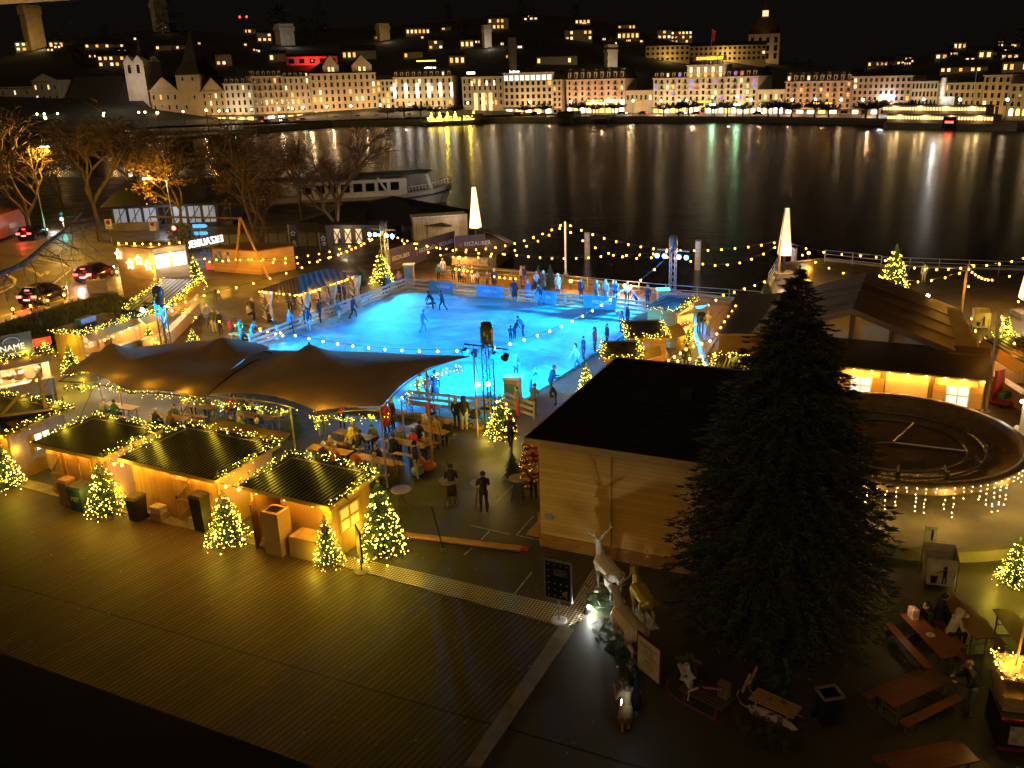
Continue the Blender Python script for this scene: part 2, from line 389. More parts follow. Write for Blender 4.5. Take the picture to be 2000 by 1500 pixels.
while k < 9000:
    x, y = random.uniform(min(xs), max(xs)), random.uniform(min(ys), max(ys))
    if not inside(x, y, gp): continue
    k += 1; h = random.uniform(.08, .34) * (1.4 if sin(x * 1.3) * cos(y * 1.7) > .2 else 1); a = random.uniform(0, 6.28); w = .03
    lx, ly = random.uniform(-.12, .12), random.uniform(-.12, .12)
    q.quad((x - w * cos(a), y - w * sin(a), .2), (x + w * cos(a), y + w * sin(a), .2), (x + lx, y + ly, .2 + h))
struct('grass', q, GRASS, 'stuff')
# ice rink
m, n, b, l = nodes('rink_ice'); N = n.nodes.new
tc = N('ShaderNodeTexCoord'); z = N('ShaderNodeTexNoise'); z.inputs['Scale'].default_value = .28; z.inputs['Detail'].default_value = 8; z.inputs['Roughness'].default_value = .65; z.inputs['Distortion'].default_value = 1.2
l.new(tc.outputs['Object'], z.inputs['Vector']); mx = N('ShaderNodeMix'); mx.data_type = 'RGBA'; mx.inputs['A'].default_value = (.07, .3, .46, 1); mx.inputs['B'].default_value = (.2, .66, .85, 1)
r = N('ShaderNodeMapRange'); r.inputs['From Min'].default_value = .36; r.inputs['From Max'].default_value = .62; l.new(z.outputs['Fac'], r.inputs[0]); l.new(r.outputs[0], mx.inputs['Factor']); l.new(mx.outputs['Result'], b.inputs['Base Color'])
r2 = N('ShaderNodeMapRange'); r2.inputs['To Min'].default_value = .45; r2.inputs['To Max'].default_value = .8; b.inputs['Specular IOR Level'].default_value = .2; l.new(z.outputs['Fac'], r2.inputs[0]); l.new(r2.outputs[0], b.inputs['Roughness'])
mp = N('ShaderNodeMapping'); mp.inputs['Scale'].default_value = (3, .5, 1); mp.inputs['Rotation'].default_value = (0, 0, .5); l.new(tc.outputs['Object'], mp.inputs[0])
z2 = N('ShaderNodeTexNoise'); z2.inputs['Scale'].default_value = 6; z2.inputs['Detail'].default_value = 6; l.new(mp.outputs[0], z2.inputs['Vector'])
bp = N('ShaderNodeBump'); bp.inputs['Strength'].default_value = .25; bp.inputs['Distance'].default_value = .02; l.new(z2.outputs['Fac'], bp.inputs['Height']); l.new(bp.outputs[0], b.inputs['Normal'])
ICE = m
RFL, RFR = G(797, 566), G(1280, 616); ra = (RFR - RFL).normalized(); rb = V((-ra.y, ra.x, 0))
RNL, RNR = RFL - rb * 24.5, RFR - rb * 24.0
RANG = atan2(ra.y, ra.x)
q = MB(); q.prism([(p.x, p.y) for p in (RNL, RNR, RFR, RFL)], 0, .1); struct('ice_rink', q, ICE)
q = MB(); o = .35
for a, c in ((RNL - rb * .0, RFL), (RFL, RFR), (RNL, RNR)):
    q.bar(a + V((0, 0, .06)), c + V((0, 0, .06)), .6, .12)
struct('rink_kerb', q, mat('rink_plank', (.3, .2, .1), .7))
# promenade boards behind the rink
sheet('promenade', [(800, 546), (885, 523), (1100, 546), (1313, 578), (1480, 594), (1420, 640), (1285, 612)], 0, .02, planks('promenade_boards', (.16, .1, .05), 0, .2, .1, .6, .3, dirv=rb))
# terrace walkway by the small huts
sheet('terrace', [(1262, 720), (1345, 596), (1440, 600), (1395, 670), (1365, 722), (1330, 740)], 0, .05, planks('terrace_boards', (.3, .19, .09), 0, .18, .1, .6, .3, dirv=AD))
# edge of the viewing terrace below the camera, and the roof above it
q = MB(); z = 11.5; P = [G(-60, 1253, z), G(620, 1500, z), G(1000, 1640, z), G(-60, 1640, z)]; q.extr(P, (0, 0, -.5)); o = q.build('viewing_ledge', mat('dark_parapet', (.012, .014, .012), .5)); o['kind'] = 'structure'
q = MB(); z = 20.0; q.extr([G(-300, 27.5, z), G(330, -12, z), G(330, -300, z), G(-300, -300, z)], (0, 0, .25)); o = q.build('viewing_roof', mat('roof_soffit', (.42, .38, .33), .6)); o['kind'] = 'structure'

q = MB(); rnd = random.Random(8)
for i in range(420):
    p = G(rnd.uniform(0, 1990), rnd.uniform(880, 1490), .066) if i % 3 else G(rnd.uniform(760, 1080), rnd.uniform(840, 1180), .02); a = rnd.uniform(0, 6.28); r_ = rnd.uniform(.02, .055); c = V((cos(a), sin(a), .1)) * r_; d = V((-sin(a), cos(a), 0)) * r_ * .6; q.quad(p - c, p + d, p + c, p - d)
struct('leaf_litter', q, mat('fallen_leaf', (.3, .2, .09), .8, var=.7, scale=1), 'stuff')
# =================== FAR SHORE TOWN ===================
FB = [(-200, 244), (0, 243), (300, 240), (500, 238), (620, 231), (760, 226), (900, 223), (1000, 222), (1250, 221), (1500, 222), (1760, 224), (2000, 227), (2300, 232)]
CREAM = mat('cream_plaster', (.5, .41, .3), .8, scale=.3, var=.15); ROSE = mat('rose_plaster', (.52, .38, .3), .8, scale=.3, var=.15)
GREYP = mat('grey_plaster', (.4, .36, .3), .8, scale=.3, var=.15); OCHRE = mat('ochre_plaster', (.5, .38, .2), .8, scale=.3, var=.15); PALE = mat('white_plaster', (.62, .56, .47), .8, scale=.3, var=.12)
SLATE = mat('dark_slate_roof', (.022, .02, .018), .6, scale=1); TILE = mat('red_tile_roof', (.12, .045, .025), .7, scale=1)
TRIM = mat('sandstone_trim', (.55, .46, .34), .8); DGLASS = mat('dark_window_glass', (.012, .012, .014), .08, var=.1)
LITS = [emit('lit_window_warm', (1, .56, .2), 1.5), emit('lit_window_pale', (1, .74, .42), 1.5), emit('lit_window_amber', (1, .42, .08), 1.3)]
COOL = emit('lit_window_cool', (.75, .95, .9), 1.3); SHOP = [emit('lit_shop_warm', (1, .7, .34), 3.2), emit('lit_shop_gold', (1, .55, .12), 2.4), emit('lit_shop_white', (1, .9, .72), 3.5)]
COLD_ = [emit('lit_window_blue', (.1, .22, 1), 1.2), emit('lit_window_red', (1, .1, .07), 1.0), emit('lit_window_violet', (.4, .12, .9), 1.0)]
SHUT = mat('window_shutter', (.06, .05, .04), .7)
_wc = {}
def winmesh(w, h, pane, arch=False, frame=None):
    k = (round(w, 2), round(h, 2), pane.name, arch)
    if k in _wc: return _wc[k]
    q = MB(); t = .12
    q.mi = 0; q.box((0, -.06, h / 2), (w, .1, h))
    q.mi = 1; q.box((-w / 2 - t / 2, -.09, h / 2), (t, .18, h)); q.box((w / 2 + t / 2, -.09, h / 2), (t, .18, h)); q.box((0, -.1, h + t / 2), (w + 2.4 * t, .2, t)); q.box((0, -.14, -t / 2), (w + 3 * t, .28, t))
    if arch:
        q.mi = 0; n = 8; q.add([(w / 2 * cos(pi * i / n), -.115, h + w / 2 * sin(pi * i / n)) for i in range(n + 1)], [tuple(range(n, -1, -1))])
    q.mi = 2; q.box((0, -.13, h / 2), (.06, .06, h)); q.box((0, -.13, h * .62), (w, .06, .06))
    me = q.mesh('window', [pane, frame or TRIM, SHUT]); _wc[k] = me; return me
def onfac(px): return G(px, ipl(FB, px), 0.0)
def facade(label, x0, x1, ye, floors, cols, wall, name='town_house', roof='mansard', lit=.25, shop=1, depth=14.0, ytop=None, palette=None, dorm=0, ww=1.05, wash=1.0, rot=0.0, wcol=(1, .66, .36), base=None, washz=5.5, balc=False, win_from=0, group=None):
    A, B_ = (onfac(x0), onfac(x1)) if base is None else base
    L = (B_ - A).length; rz = ang(A, B_); H = HT((A + B_) / 2, ye)
    o = thing(name, label, 'building', A, rz, group=group)
    q = MB(); q.box((L / 2, depth / 2, H / 2), (L, depth, H)); q.build('wall', wall, o)
    q = MB(); q.box((L / 2, depth / 2 - .2, H + .15), (L + .8, depth + .9, .35)); q.build('cornice', TRIM, o); gz = H / (floors + .25); q = MB()
    q.box((L / 2, -.12, gz * 1.08), (L, .3, .22)); q.build('string_course', TRIM, o)
    pal = palette or LITS; fh = (H - gz * 1.15) / max(1, floors - 1); pit = L / cols; wh = min(fh * .6, 2.1)
    for f in range(floors - 1):
        for c in range(cols):
            pn = random.choice(pal) if random.random() < lit else DGLASS
            w = link('window', winmesh(min(ww, pit * .5), wh, pn), o, (pit * (c + .5), 0, gz * 1.15 + f * fh + fh * .2))
    if balc:
        for f in range(1, floors - 1):
            for c in range(1, cols, 2):
                q = MB(); z = gz * 1.15 + f * fh + fh * .12; x = pit * (c + .5); q.box((x, -.5, z), (pit * .75, 1, .12))
                for i in range(7): q.bar((x - pit * .36 + pit * .72 * i / 6, -.95, z), (x - pit * .36 + pit * .72 * i / 6, -.95, z + .9), .05)
                q.bar((x - pit * .37, -.95, z + .9), (x + pit * .37, -.95, z + .9), .07); q.build('balcony', SHUT, o)
    if shop:
        ns = max(2, int(cols * (.6 if shop == 1 else 1)))
        for c in range(ns):
            p = L / ns; pn = random.choice(SHOP) if random.random() < .75 else DGLASS
            link('shop_window', winmesh(p * .62, gz * .62, pn, arch=(shop == 2)), o, (p * (c + .5), 0, .25))
        if shop != 2:
            q = MB(); q.extr([(0.3, -.1, gz * .98), (L - .3, -.1, gz * .98), (L - .3, -1.8, gz * .8), (.3, -1.8, gz * .8)], (0, 0, .08)); q.build('awning', mat('awning_cloth', (.14, .1, .07), .8), o)
    rh = (HT((A + B_) / 2, ytop) - H - .3) if ytop else 2.5
    z = H + .3
    if roof == 'mansard':
        q = MB(); i = min(1.6, rh * .4); a = [(-.2, -.2), (L + .2, -.2), (L + .2, depth + .2), (-.2, depth + .2)]; b_ = [(i, i), (L - i, i), (L - i, depth - i), (i, depth - i)]
        q.add([(x, y, z) for x, y in a] + [(x, y, z + rh) for x, y in b_], [(0, 1, 5, 4), (1, 2, 6, 5), (2, 3, 7, 6), (3, 0, 4, 7), (4, 5, 6, 7)]); ro = q.build('roof', SLATE, o)
    elif roof == 'hip':
        q = MB(); i = depth * .45
        q.add([(-.5, -.5, z), (L + .5, -.5, z), (L + .5, depth + .5, z), (-.5, depth + .5, z), (i, depth / 2, z + rh), (L - i, depth / 2, z + rh)], [(0, 1, 5, 4), (1, 2, 5), (2, 3, 4, 5), (3, 0, 4)]); ro = q.build('roof', SLATE, o)
    elif roof == 'gable':    # ridge runs away from the water, gable faces it
        q = MB(); q.add([(-.5, -.5, z), (L + .5, -.5, z), (L / 2, -.5, z + rh), (-.5, depth, z), (L + .5, depth, z), (L / 2, depth, z + rh)], [(1, 4, 5, 2), (3, 0, 2, 5), (3, 5, 4)]); ro = q.build('roof', SLATE, o)
        q = MB(); q.quad((-.1, -.02, z), (L + .1, -.02, z), (L / 2, -.02, z + rh * .96)); q.build('gable', wall, o)
    else:
        q = MB(); q.box((L / 2, depth / 2, z + .15), (L - 1, depth - 1, .3)); ro = q.build('roof', SLATE, o)
    for r in range(dorm):
        for c in range(cols):
            if r and c % 2: continue
            x = pit * (c + .5); dz = z + rh * (.08 + .46 * r); dw, dh = min(1.5, pit * .6) * (1 - .3 * r), rh * (.55 - .2 * r)
            q = MB(); q.mi = 0; y0 = .1 + r * .7; q.box((x, y0 + .9, dz + dh / 2), (dw, 1.8, dh)); q.mi = 1
            q.add([(x - dw * .65, y0 - .15, dz + dh), (x + dw * .65, y0 - .15, dz + dh), (x, y0 - .15, dz + dh * 1.35), (x - dw * .65, y0 + 2, dz + dh), (x + dw * .65, y0 + 2, dz + dh), (x, y0 + 2, dz + dh * 1.35)], [(0, 1, 2), (1, 4, 5, 2), (3, 0, 2, 5)])
            dd = q.build('dormer', [TRIM, SLATE], o)
            link('window', winmesh(dw * .55, dh * .7, random.choice(pal) if random.random() < lit else DGLASS), dd, (x, y0, dz + dh * .1))
    wash *= random.choice((.6, .8, 1.05, 1.3))
    if wash:
        k = max(1, int(L / 14))
        for i in range(k):
            lamp((L * (i + .5) / k, -9, washz), 3300 * wash, (1, wcol[1] * .9, wcol[2] * .72), .3, o); lamp((L * (i + .5) / k, -2.2, 2.6), 150, (1, .5, .08), .3, o)  # wash lamps without fixtures, added to brighten the facade
    return o, A, B_, L, H, rz
facade('dim five storey house at the far left shore, behind bare branches', -60, 78, 172, 4, 6, GREYP, lit=.4, wash=.12, ytop=152, roof='hip', group='town houses across the water')
facade('grey house with a curved gable just left of the white chapel', 78, 128, 158, 4, 4, GREYP, lit=.25, wash=.12, ytop=142, roof='gable')
# chapel
A, B_ = onfac(232), onfac(302); rz = ang(A, B_) + .0
o = thing('chapel', 'white chapel with a steep dark nave roof and slim spired bell tower', 'church', A, rz)
sc_ = (B_ - A).length; Hn = HT(A, 212); Hr = HT(A, 148)
Ln = (onfac(232) - onfac(130)).length
q = MB(); q.box((-Ln / 2, 8, Hn / 2), (Ln, 16, Hn)); q.box((sc_ * .42, 6, Hn / 2), (sc_ * .84, 12, Hn)); q.build('wall', PALE, o)
q = MB(); q.add([(-Ln - .5, -.7, Hn), (.3, -.7, Hn), (.3, 16.7, Hn), (-Ln - .5, 16.7, Hn), (-Ln + 3, 8, Hr), (.3, 8, Hr)], [(0, 1, 5, 4), (1, 2, 5), (2, 3, 4, 5), (3, 0, 4)]); q.build('roof', SLATE, o)
q = MB(); q.add([(0.35, -.3, Hn), (.35, 16, Hn), (.35, 8, Hr - 1), (sc_ * .85, 6, Hn), (sc_ * .85, -.3, Hn), (sc_ * .5, 6, Hn + (Hr - Hn) * .45)], [(0, 4, 5, 2), (4, 3, 5), (0, 2, 1)]); q.build('porch_roof', SLATE, o)
x0, x1 = (onfac(252) - A).length, (onfac(290) - A).length; Ht = HT(A, 122); w = x1 - x0
q = MB(); q.box(((x0 + x1) / 2, 9, Ht / 2), (w, w, Ht))
tw = q.build('bell_tower', PALE, o)
q = MB(); xc = (x0 + x1) / 2
for i in (-1, 1):
    for j in (-1, 1): q.add([(xc + i * w / 2, 9 + j * w / 2, Ht), (xc, 9 + j * w / 2, Ht), (xc, 9, Ht + 1), (xc + i * w / 2, 9, Ht), (xc + i * w * .25, 9 + j * w * .5, Ht + 3.0)], [(0, 1, 4), (1, 2, 4), (2, 3, 4), (3, 0, 4)])
q.build('gable', PALE, tw)
q = MB(); q.lathe([(w * .42, Ht), (w * .14, Ht + 5), (.05, HT(A, 77))], (xc, 9, 0), 8); q.build('spire', SLATE, tw)
for dx in (-.22, .22): link('belfry_opening', winmesh(w * .16, 3.2, DGLASS, arch=True, frame=PALE), tw, (xc + dx * w, 9 - w / 2, Ht - 5.5))
for i in range(5): link('window', winmesh(1, 2.4, random.choice(LITS) if i == 2 else DGLASS, arch=True), o, (-Ln + Ln * (i + .5) / 5, 0, 2))
lamp((-9, -7, 3), 2500, (1, .7, .25), .3, o); lamp((12, -11, 6), 6500, (1, .78, .5), .3, o); lamp((xc + 3, -14, 20), 5000, (1, .76, .6), .3, o)
facade('ochre house with a broad half hipped gable, beside the chapel', 302, 357, 178, 3, 4, OCHRE, ytop=149, roof='gable', lit=.12, wash=.22, shop=0)
A, B_ = onfac(356), onfac(401); w = (B_ - A).length; H = HT(A, 147)
o = thing('old_tower', 'square old town tower with a very tall dark needle spire', 'tower', A, ang(A, B_))
q = MB(); q.box((w / 2, w / 2, H / 2), (w, w, H)); q.build('wall', OCHRE, o)
q = MB(); T = HT(A, 54); q.add([(-.6, -.6, H), (w + .6, -.6, H), (w + .6, w + .6, H), (-.6, w + .6, H), (w * .2, w * .2, H + 6), (w * .8, w * .2, H + 6), (w * .8, w * .8, H + 6), (w * .2, w * .8, H + 6), (w / 2, w / 2, T)], [(0, 1, 5, 4), (1, 2, 6, 5), (2, 3, 7, 6), (3, 0, 4, 7), (4, 5, 8), (5, 6, 8), (6, 7, 8), (7, 4, 8)]); q.build('spire', SLATE, o)
for i, j in ((.3, .88), (.72, .88), (.7, .5), (.3, .3)): link('window', winmesh(1, 1.6, DGLASS), o, (w * i, 0, H * j))
lamp((w / 2, -14, 12), 500, WARM, .3, o)
facade('ochre gabled house right of the needle spired tower', 401, 446, 180, 4, 4, OCHRE, ytop=150, roof='gable', lit=.15, wash=.5)
facade('white plastered house with lit shops, right of the ochre gabled house', 446, 500, 164, 5, 5, PALE, ytop=148, lit=.1, dorm=1, wash=1.0, wcol=(1, .82, .6))
facade('long cream house with balconies, fifth storey under a dark mansard', 500, 560, 150, 6, 6, CREAM, ytop=133, lit=.15, dorm=1, wash=1.1, balc=True)
facade('narrow grey house left of the twin gabled block', 560, 612, 151, 6, 5, GREYP, ytop=138, lit=.12, dorm=1, wash=.8)
o, A, B_, L, H, rz = facade('big block with two pointed roof gables and arched lit restaurant windows', 613, 740, 144, 6, 11, CREAM, ytop=122, lit=.1, wash=.8, roof='hip', shop=2)
for fx, wd in ((.33, .24), (.8, .3)):
    q = MB(); ww_ = L * wd; z = H + .3; q.mi = 0; q.box((L * fx, 3, z + 1.8), (ww_, 5, 3.6)); q.quad((L * fx - ww_ / 2, .45, z + 3.6), (L * fx + ww_ / 2, .45, z + 3.6), (L * fx, .45, z + 8.5)); q.mi = 1
    q.add([(L * fx - ww_ * .55, .2, z + 3.5), (L * fx, .2, z + 8.8), (L * fx, 8, z + 8.8), (L * fx - ww_ * .55, 8, z + 3.5), (L * fx + ww_ * .55, .2, z + 3.5), (L * fx + ww_ * .55, 8, z + 3.5)], [(0, 1, 2, 3), (1, 4, 5, 2)])
    g_ = q.build('roof_gable', [CREAM, SLATE], o)
    for dx in (-.12, .12): link('window', winmesh(1.1, 2, LITS[0]), g_, (L * fx + dx * ww_, .5, z + .9))
facade('narrow house between the twin gabled block and the jeweller', 740, 773, 157, 6, 4, GREYP, ytop=147, lit=.4, wash=.7)
o, A, B_, L, H, rz = facade('palace with six white vertical light strips and a glowing jeweller sign', 773, 887, 151, 5, 10, CREAM, ytop=134, lit=.12, dorm=1, wash=.75, wcol=(1, .8, .45), shop=2)
STRIPL = emit('white_light_strip', (1, .93, .82), 6)
for i in range(6):
    q = MB(); q.box((.6 + (L - 1.2) * i / 5, -.35, H * .66), (.9, .3, H * .36)); q.build('light_strip', STRIPL, o)
z = HT((A + B_) / 2, 131)
q = MB(); q.box((L * .62, 3, z - 1.8), (8, .3, .3)); q.bar((L * .55, 3, H), (L * .55, 3, z), .2); q.bar((L * .7, 3, H), (L * .7, 3, z), .2); fr = q.build('sign_frame', BLACKM, o)
letter('GÜBELIN', 1.5, emit('sign_white', (.9, 1, .8), 5), fr, (L * .62, 2.7, z - .6), depth=.1)
q = MB(); q.box((L * .55, 4, z + 3), (10, .3, .5)); q.build('sign_bar', emit('sign_gold', (1, .75, .05), 3), o)
o, A, B_, L, H, rz = facade('square bank with three tall lit bays and four lit niches', 905, 985, 151, 5, 8, GREYP, ytop=140, lit=.12, wash=.7, shop=0, roof='flat')
for i in range(3): link('tall_bay', winmesh(2.0, H * .5, emit('bay_gold', (1, .7, .3), .9)), o, (L * (.33 + .18 * i), -.1, H * .08))
for i in range(4): link('niche_light', winmesh(.8, 2.2, SHOP[0]), o, (L * (.25 + .18 * i), -.1, H * .78))
q = MB(); q.box((L * .2, 1.5, H + 2.2), (4.5, .4, 1.2)); q.build('roof_sign', SHOP[0], o)
o, A, B_, L, H, rz = facade('modern grid office block with a row of cool white lit top windows', 986, 1080, 143, 6, 9, PALE, ytop=135, lit=.06, wash=.8, roof='flat', ww=1.7, wcol=(1, .72, .4))
for c in range(9): link('top_window', winmesh(L / 9 * .72, 2.3, COOL), o, (L / 9 * (c + .5), -.1, H - 3.2))
letter('bucherer', 1.5, emit('sign_white', (.9, 1, .8), 5), o, (L * .24, -.3, H + .9), depth=.1, name='roof_lettering')
facade('slim glazed corner house right of the modern office block', 1080, 1098, 157, 6, 2, GREYP, ytop=150, lit=.25, wash=.5, roof='flat', ww=1.8)
def sign(o, L, z, txt='SCHWEIZERHOF', x=.5, s=1.5, y=-.8, nm='hotel_sign', wid=None):
    q = MB(); q.box((L * x, y + .2, z), (s * .8 * len(txt), .15, s * 1.25)); f = q.build(nm, mat('sign_backing', (.12, .08, .02), .5), o)
    letter(txt, s, emit('sign_amber', (1, .5, .03), 3.5), f, (L * x, y + .05, z), depth=.08, space=1.05)
HOTL = LITS + [LITS[1]]
o, A, B_, L, H, rz = facade('left wing of the grand hotel, rose coloured, with two rows of dormers', 1107, 1221, 156, 6, 9, ROSE, ytop=132, lit=.06, dorm=2, wash=1.25, balc=True, shop=2, wcol=(1, .66, .42)); sign(o, L, H * .38, s=1.05)
for i in range(6): link('restaurant_window', winmesh(L * .09, 2.3, SHOP[0]), o, (L * (.4 + .11 * i), -.12, H * .26))
facade('low hotel link with a glazed upper hall between the two wings', 1222, 1274, 178, 2, 6, GREYP, ytop=174, lit=.1, wash=.35, roof='flat', shop=0)
o, A, B_, L, H, rz = facade('main grand hotel with raised centre and red and blue lit windows', 1275, 1477, 152, 6, 17, PALE, ytop=134, lit=.3, palette=LITS[:2] + COLD_, dorm=1, wash=.85, balc=True, shop=2, wcol=(1, .74, .46))
hh = HT((A + B_) / 2, 128) - H; q = MB(); q.box((L * .52, 3, H + hh / 2), (L * .36, 6.4, hh)); cw = q.build('centre_attic', PALE, o)
for i in range(5):
    link('window', winmesh(1.3, 2.2, LITS[1]), cw, (L * (.38 + .07 * i), -.2, H + hh * .45)); link('window', winmesh(1.2, 1.5, random.choice(HOTL)), cw, (L * (.38 + .07 * i), -.2, H + hh * .08))
q = MB(); q.box((L * .52, 3, H + hh + .2), (L * .38, 7.4, .4)); q.build('attic_cornice', TRIM, o)
sign(o, L, H * .33, x=.51, s=1.05); sign(o, L, HT((A + B_) / 2, 114), x=.52, s=1.7, y=3, nm='roof_sign')
q = MB()
for i in range(6): q.bar((L * (.4 + .048 * i), 3.3, H + hh), (L * (.4 + .048 * i), 3.3, HT(A, 114)), .25)
q.build('sign_frame', BLACKM, o)
for i in range(4): lamp((L * (.42 + .065 * i), 1, H + hh + 1), 120, (1, .9, .7), .2, o)
q = MB(); q.cyl((L * .5, 6, H + hh), (L * .5, 6, HT(A, 61)), .15, .1); fp = q.build('flag_pole', METAL, o)
q = MB(); q.extr([(L * .5 + .2, 6, HT(A, 62)), (L * .5 + 1.8, 6.2, HT(A, 66)), (L * .5 + 1.3, 6, HT(A, 88)), (L * .5 + .2, 6, HT(A, 84))], (0, .06, 0)); q.build('flag', mat('red_flag', (.45, .02, .02), .8), fp)
facade('low arcaded link right of the main hotel', 1478, 1530, 176, 2, 5, PALE, ytop=172, lit=.4, wash=.4, roof='flat', shop=2)
o, A, B_, L, H, rz = facade('right wing of the grand hotel, rose coloured, dormers over an amber sign', 1531, 1660, 160, 6, 10, ROSE, ytop=139, lit=.15, dorm=2, wash=1.0, balc=True, wcol=(1, .62, .4)); sign(o, L, H * .34, s=1.05, x=.6)
o, A, B_, L, H, rz = facade('plain rose block with a bright white sign on its front', 1661, 1774, 150, 6, 11, ROSE, ytop=139, lit=.06, wash=.8, roof='hip', wcol=(1, .6, .36), washz=4)
q = MB(); q.box((L * .62, -.4, H * .47), (5.5, .4, 1.3)); q.build('wall_sign', emit('sign_ice_white', (.75, .88, 1), 14), o); lamp((L * .62, -3, H * .47), 900, (.8, .9, 1), .3, o)
facade('side wing of the long bank, pale columns', 1775, 1826, 160, 4, 7, PALE, ytop=154, lit=0, wash=.35, roof='flat', shop=0, wcol=(1, .9, .7))
facade('long pale bank with an arched ground floor at the right', 1827, 1912, 163, 4, 8, OCHRE, ytop=152, lit=.04, wash=.5, roof='flat', shop=2, wcol=(1, .8, .4))
facade('raised corner pavilion of the long bank behind the lone conifer', 1913, 1966, 148, 5, 4, OCHRE, ytop=143, lit=.1, wash=.3, roof='flat', shop=0, wcol=(1, .8, .4))
facade('right end of the long bank, cut by the picture edge', 1967, 2120, 165, 4, 11, OCHRE, ytop=155, lit=.04, wash=.35, roof='flat', shop=2, wcol=(1, .8, .4))
# back row and hill buildings
def tower(label, px0, px1, yt, yb, m, power=900, cren=True, cone=None, name='wall_tower', col=(1, .72, .34)):
    p = on_hill((px0 + px1) / 2, yb); d = ray((px0 + px1) / 2, yb); k = hypot(p.x, p.y) / 1723
    w = (px1 - px0) * k * .8; H = HT(p, yt) - p.z
    o = thing(name, label, 'tower', p, -atan2(p.x, p.y) + .35)
    q = MB(); q.box((0, 0, H * .45), (w, w, H * 1.1 + 6)); q.build('wall', m, o)
    q = MB(); q.box((0, 0, H * .94), (w * 1.12, w * 1.12, H * .16))
    if cren:
        for i in range(5):
            for s in (-1, 1):
                q.box((-w * .5 + w * i / 4, s * w * .5, H * 1.04), (w * .13, w * .12, H * .06)); q.box((s * w * .5, -w * .5 + w * i / 4, H * 1.04), (w * .12, w * .13, H * .06))
    q.build('parapet', m, o)
    if cone: q = MB(); q.lathe([(w * .85, H), (.1, HT(p, cone) - p.z)], n=4); r = q.build('roof', TILE, o); r.rotation_euler.z = pi / 4
    lamp((-w * .5, -w * 2.2, H * .1), power, col, .3, o); return o
tower('floodlit amber wall tower at the top left, battlements in view', 50, 80, 18, 62, OCHRE, 5500, col=(1, .62, .2))
tower('pale round wall tower above the red lit house', 542, 574, 55, 88, PALE, 1600, col=(1, .9, .7))
tower('small square wall tower above the twin gabled block', 737, 761, 54, 78, OCHRE, 1500)
tower('slim white wall tower above the square bank', 943, 960, 58, 92, PALE, 1500, col=(1, .85, .6))
tower('dark wall tower with climbing lights at the upper left', 302, 328, 8, 54, GREYP, 250)
tower('stone tower with a steep red pyramid roof behind the hotel', 1181, 1205, 97, 132, PALE, 2200, cren=False, cone=70, name='roofed_tower', col=(1, .74, .42))
tower('dark slim church tower behind the modern office block', 995, 1009, 84, 140, GREYP, 60, cren=False, cone=76, name='church_tower')
def hillhouse(label, px0, px1, yt, yb, wall, wins, roofh=.35, name='hill_house', power=0, col=WARM, lits=None, ncol=None, rows=None, lit=1.0, depth=9.0):
    p = on_hill((px0 + px1) / 2, yb); k = hypot(p.x, p.y) / 1723; w = (px1 - px0) * k; H = max(2.5, HT(p, yt) - p.z)
    o = thing(name, label, 'building', p, -atan2(p.x, p.y))
    q = MB(); q.box((0, depth / 2, H / 2 - 3), (w, depth, H + 6)); q.build('wall', wall, o)
    q = MB(); q.add([(-w / 2 - .4, -.5, H), (w / 2 + .4, -.5, H), (w / 2 + .4, depth, H), (-w / 2 - .4, depth, H), (-w / 2, depth / 2, H + w * roofh * .4 + .3), (w / 2, depth / 2, H + w * roofh * .4 + .3)], [(0, 1, 5, 4), (1, 2, 5), (2, 3, 4, 5), (3, 0, 4), (0, 3, 2, 1)]); q.build('roof', SLATE, o)
    ncol = ncol or max(2, int(w / 3.2)); rows = rows or max(1, int(H / 3.2)); cw, rh = w / ncol, H / rows
    for r in range(rows):
        for c in range(ncol):
            if random.random() > wins and not (r == 0 and c == 0 and wins < 1): continue
            pn = random.choice(lits or LITS) if random.random() < lit else DGLASS
            link('window', winmesh(cw * .5, rh * .5, pn), o, (-w / 2 + cw * (c + .5), 0, rh * (r + .25)))
    if power: lamp((0, -8, 3), power, col, .3, o)
    return o
hillhouse('red floodlit long house on the slope', 566, 655, 110, 128, PALE, 1, .1, power=5200, col=(1, .02, .02), rows=1, ncol=5, lit=0)
hillhouse('yellow school with three pediments on the terrace above the hotel', 1344, 1487, 89, 120, OCHRE, 1, .1, ncol=17, rows=3, lit=.02, power=5000, col=(1, .66, .2), name='school_building')
hillhouse('lower yellow wing left of the school with three pediments', 1264, 1343, 89, 120, OCHRE, 1, .1, ncol=9, rows=3, lit=0, power=2300, col=(1, .66, .2), name='school_building')
p = on_hill(1490, 122); k = hypot(p.x, p.y) / 1723; H = HT(p, 66) - p.z
o = thing('domed_hall', 'tall ochre hall with a ribbed dome and lit lantern on the hill', 'building', p, -atan2(p.x, p.y)); w = 54 * k
q = MB(); q.box((0, w / 2, H / 2 - 3), (w, w, H + 6)); q.build('wall', OCHRE, o)
q = MB(); q.smooth = True; q.lathe([(w * .5, H), (w * .48, H + 5), (w * .4, H + 10), (w * .25, H + 13.5), (w * .12, H + 15)], (0, w / 2, 0), 20); q.build('dome', TILE, o)
q = MB(); q.cyl((0, w / 2, H + 14.5), (0, w / 2, H + 20), w * .1); q.build('lantern', emit('dome_lantern', (1, .75, .3), .9), o)
q = MB(); q.lathe([(w * .14, H + 20), (w * .06, H + 22.5), (.1, H + 29)], (0, w / 2, 0), 10); q.build('lantern_roof', TILE, o)
for r in range(3):
    for c in range(4): link('window', winmesh(w * .1, H * .2, DGLASS), o, (-w / 2 + w * (c + .5) / 4, 0, H * (.12 + .28 * r)))
lamp((0, -14, 2), 2600, (1, .62, .25), .3, o)
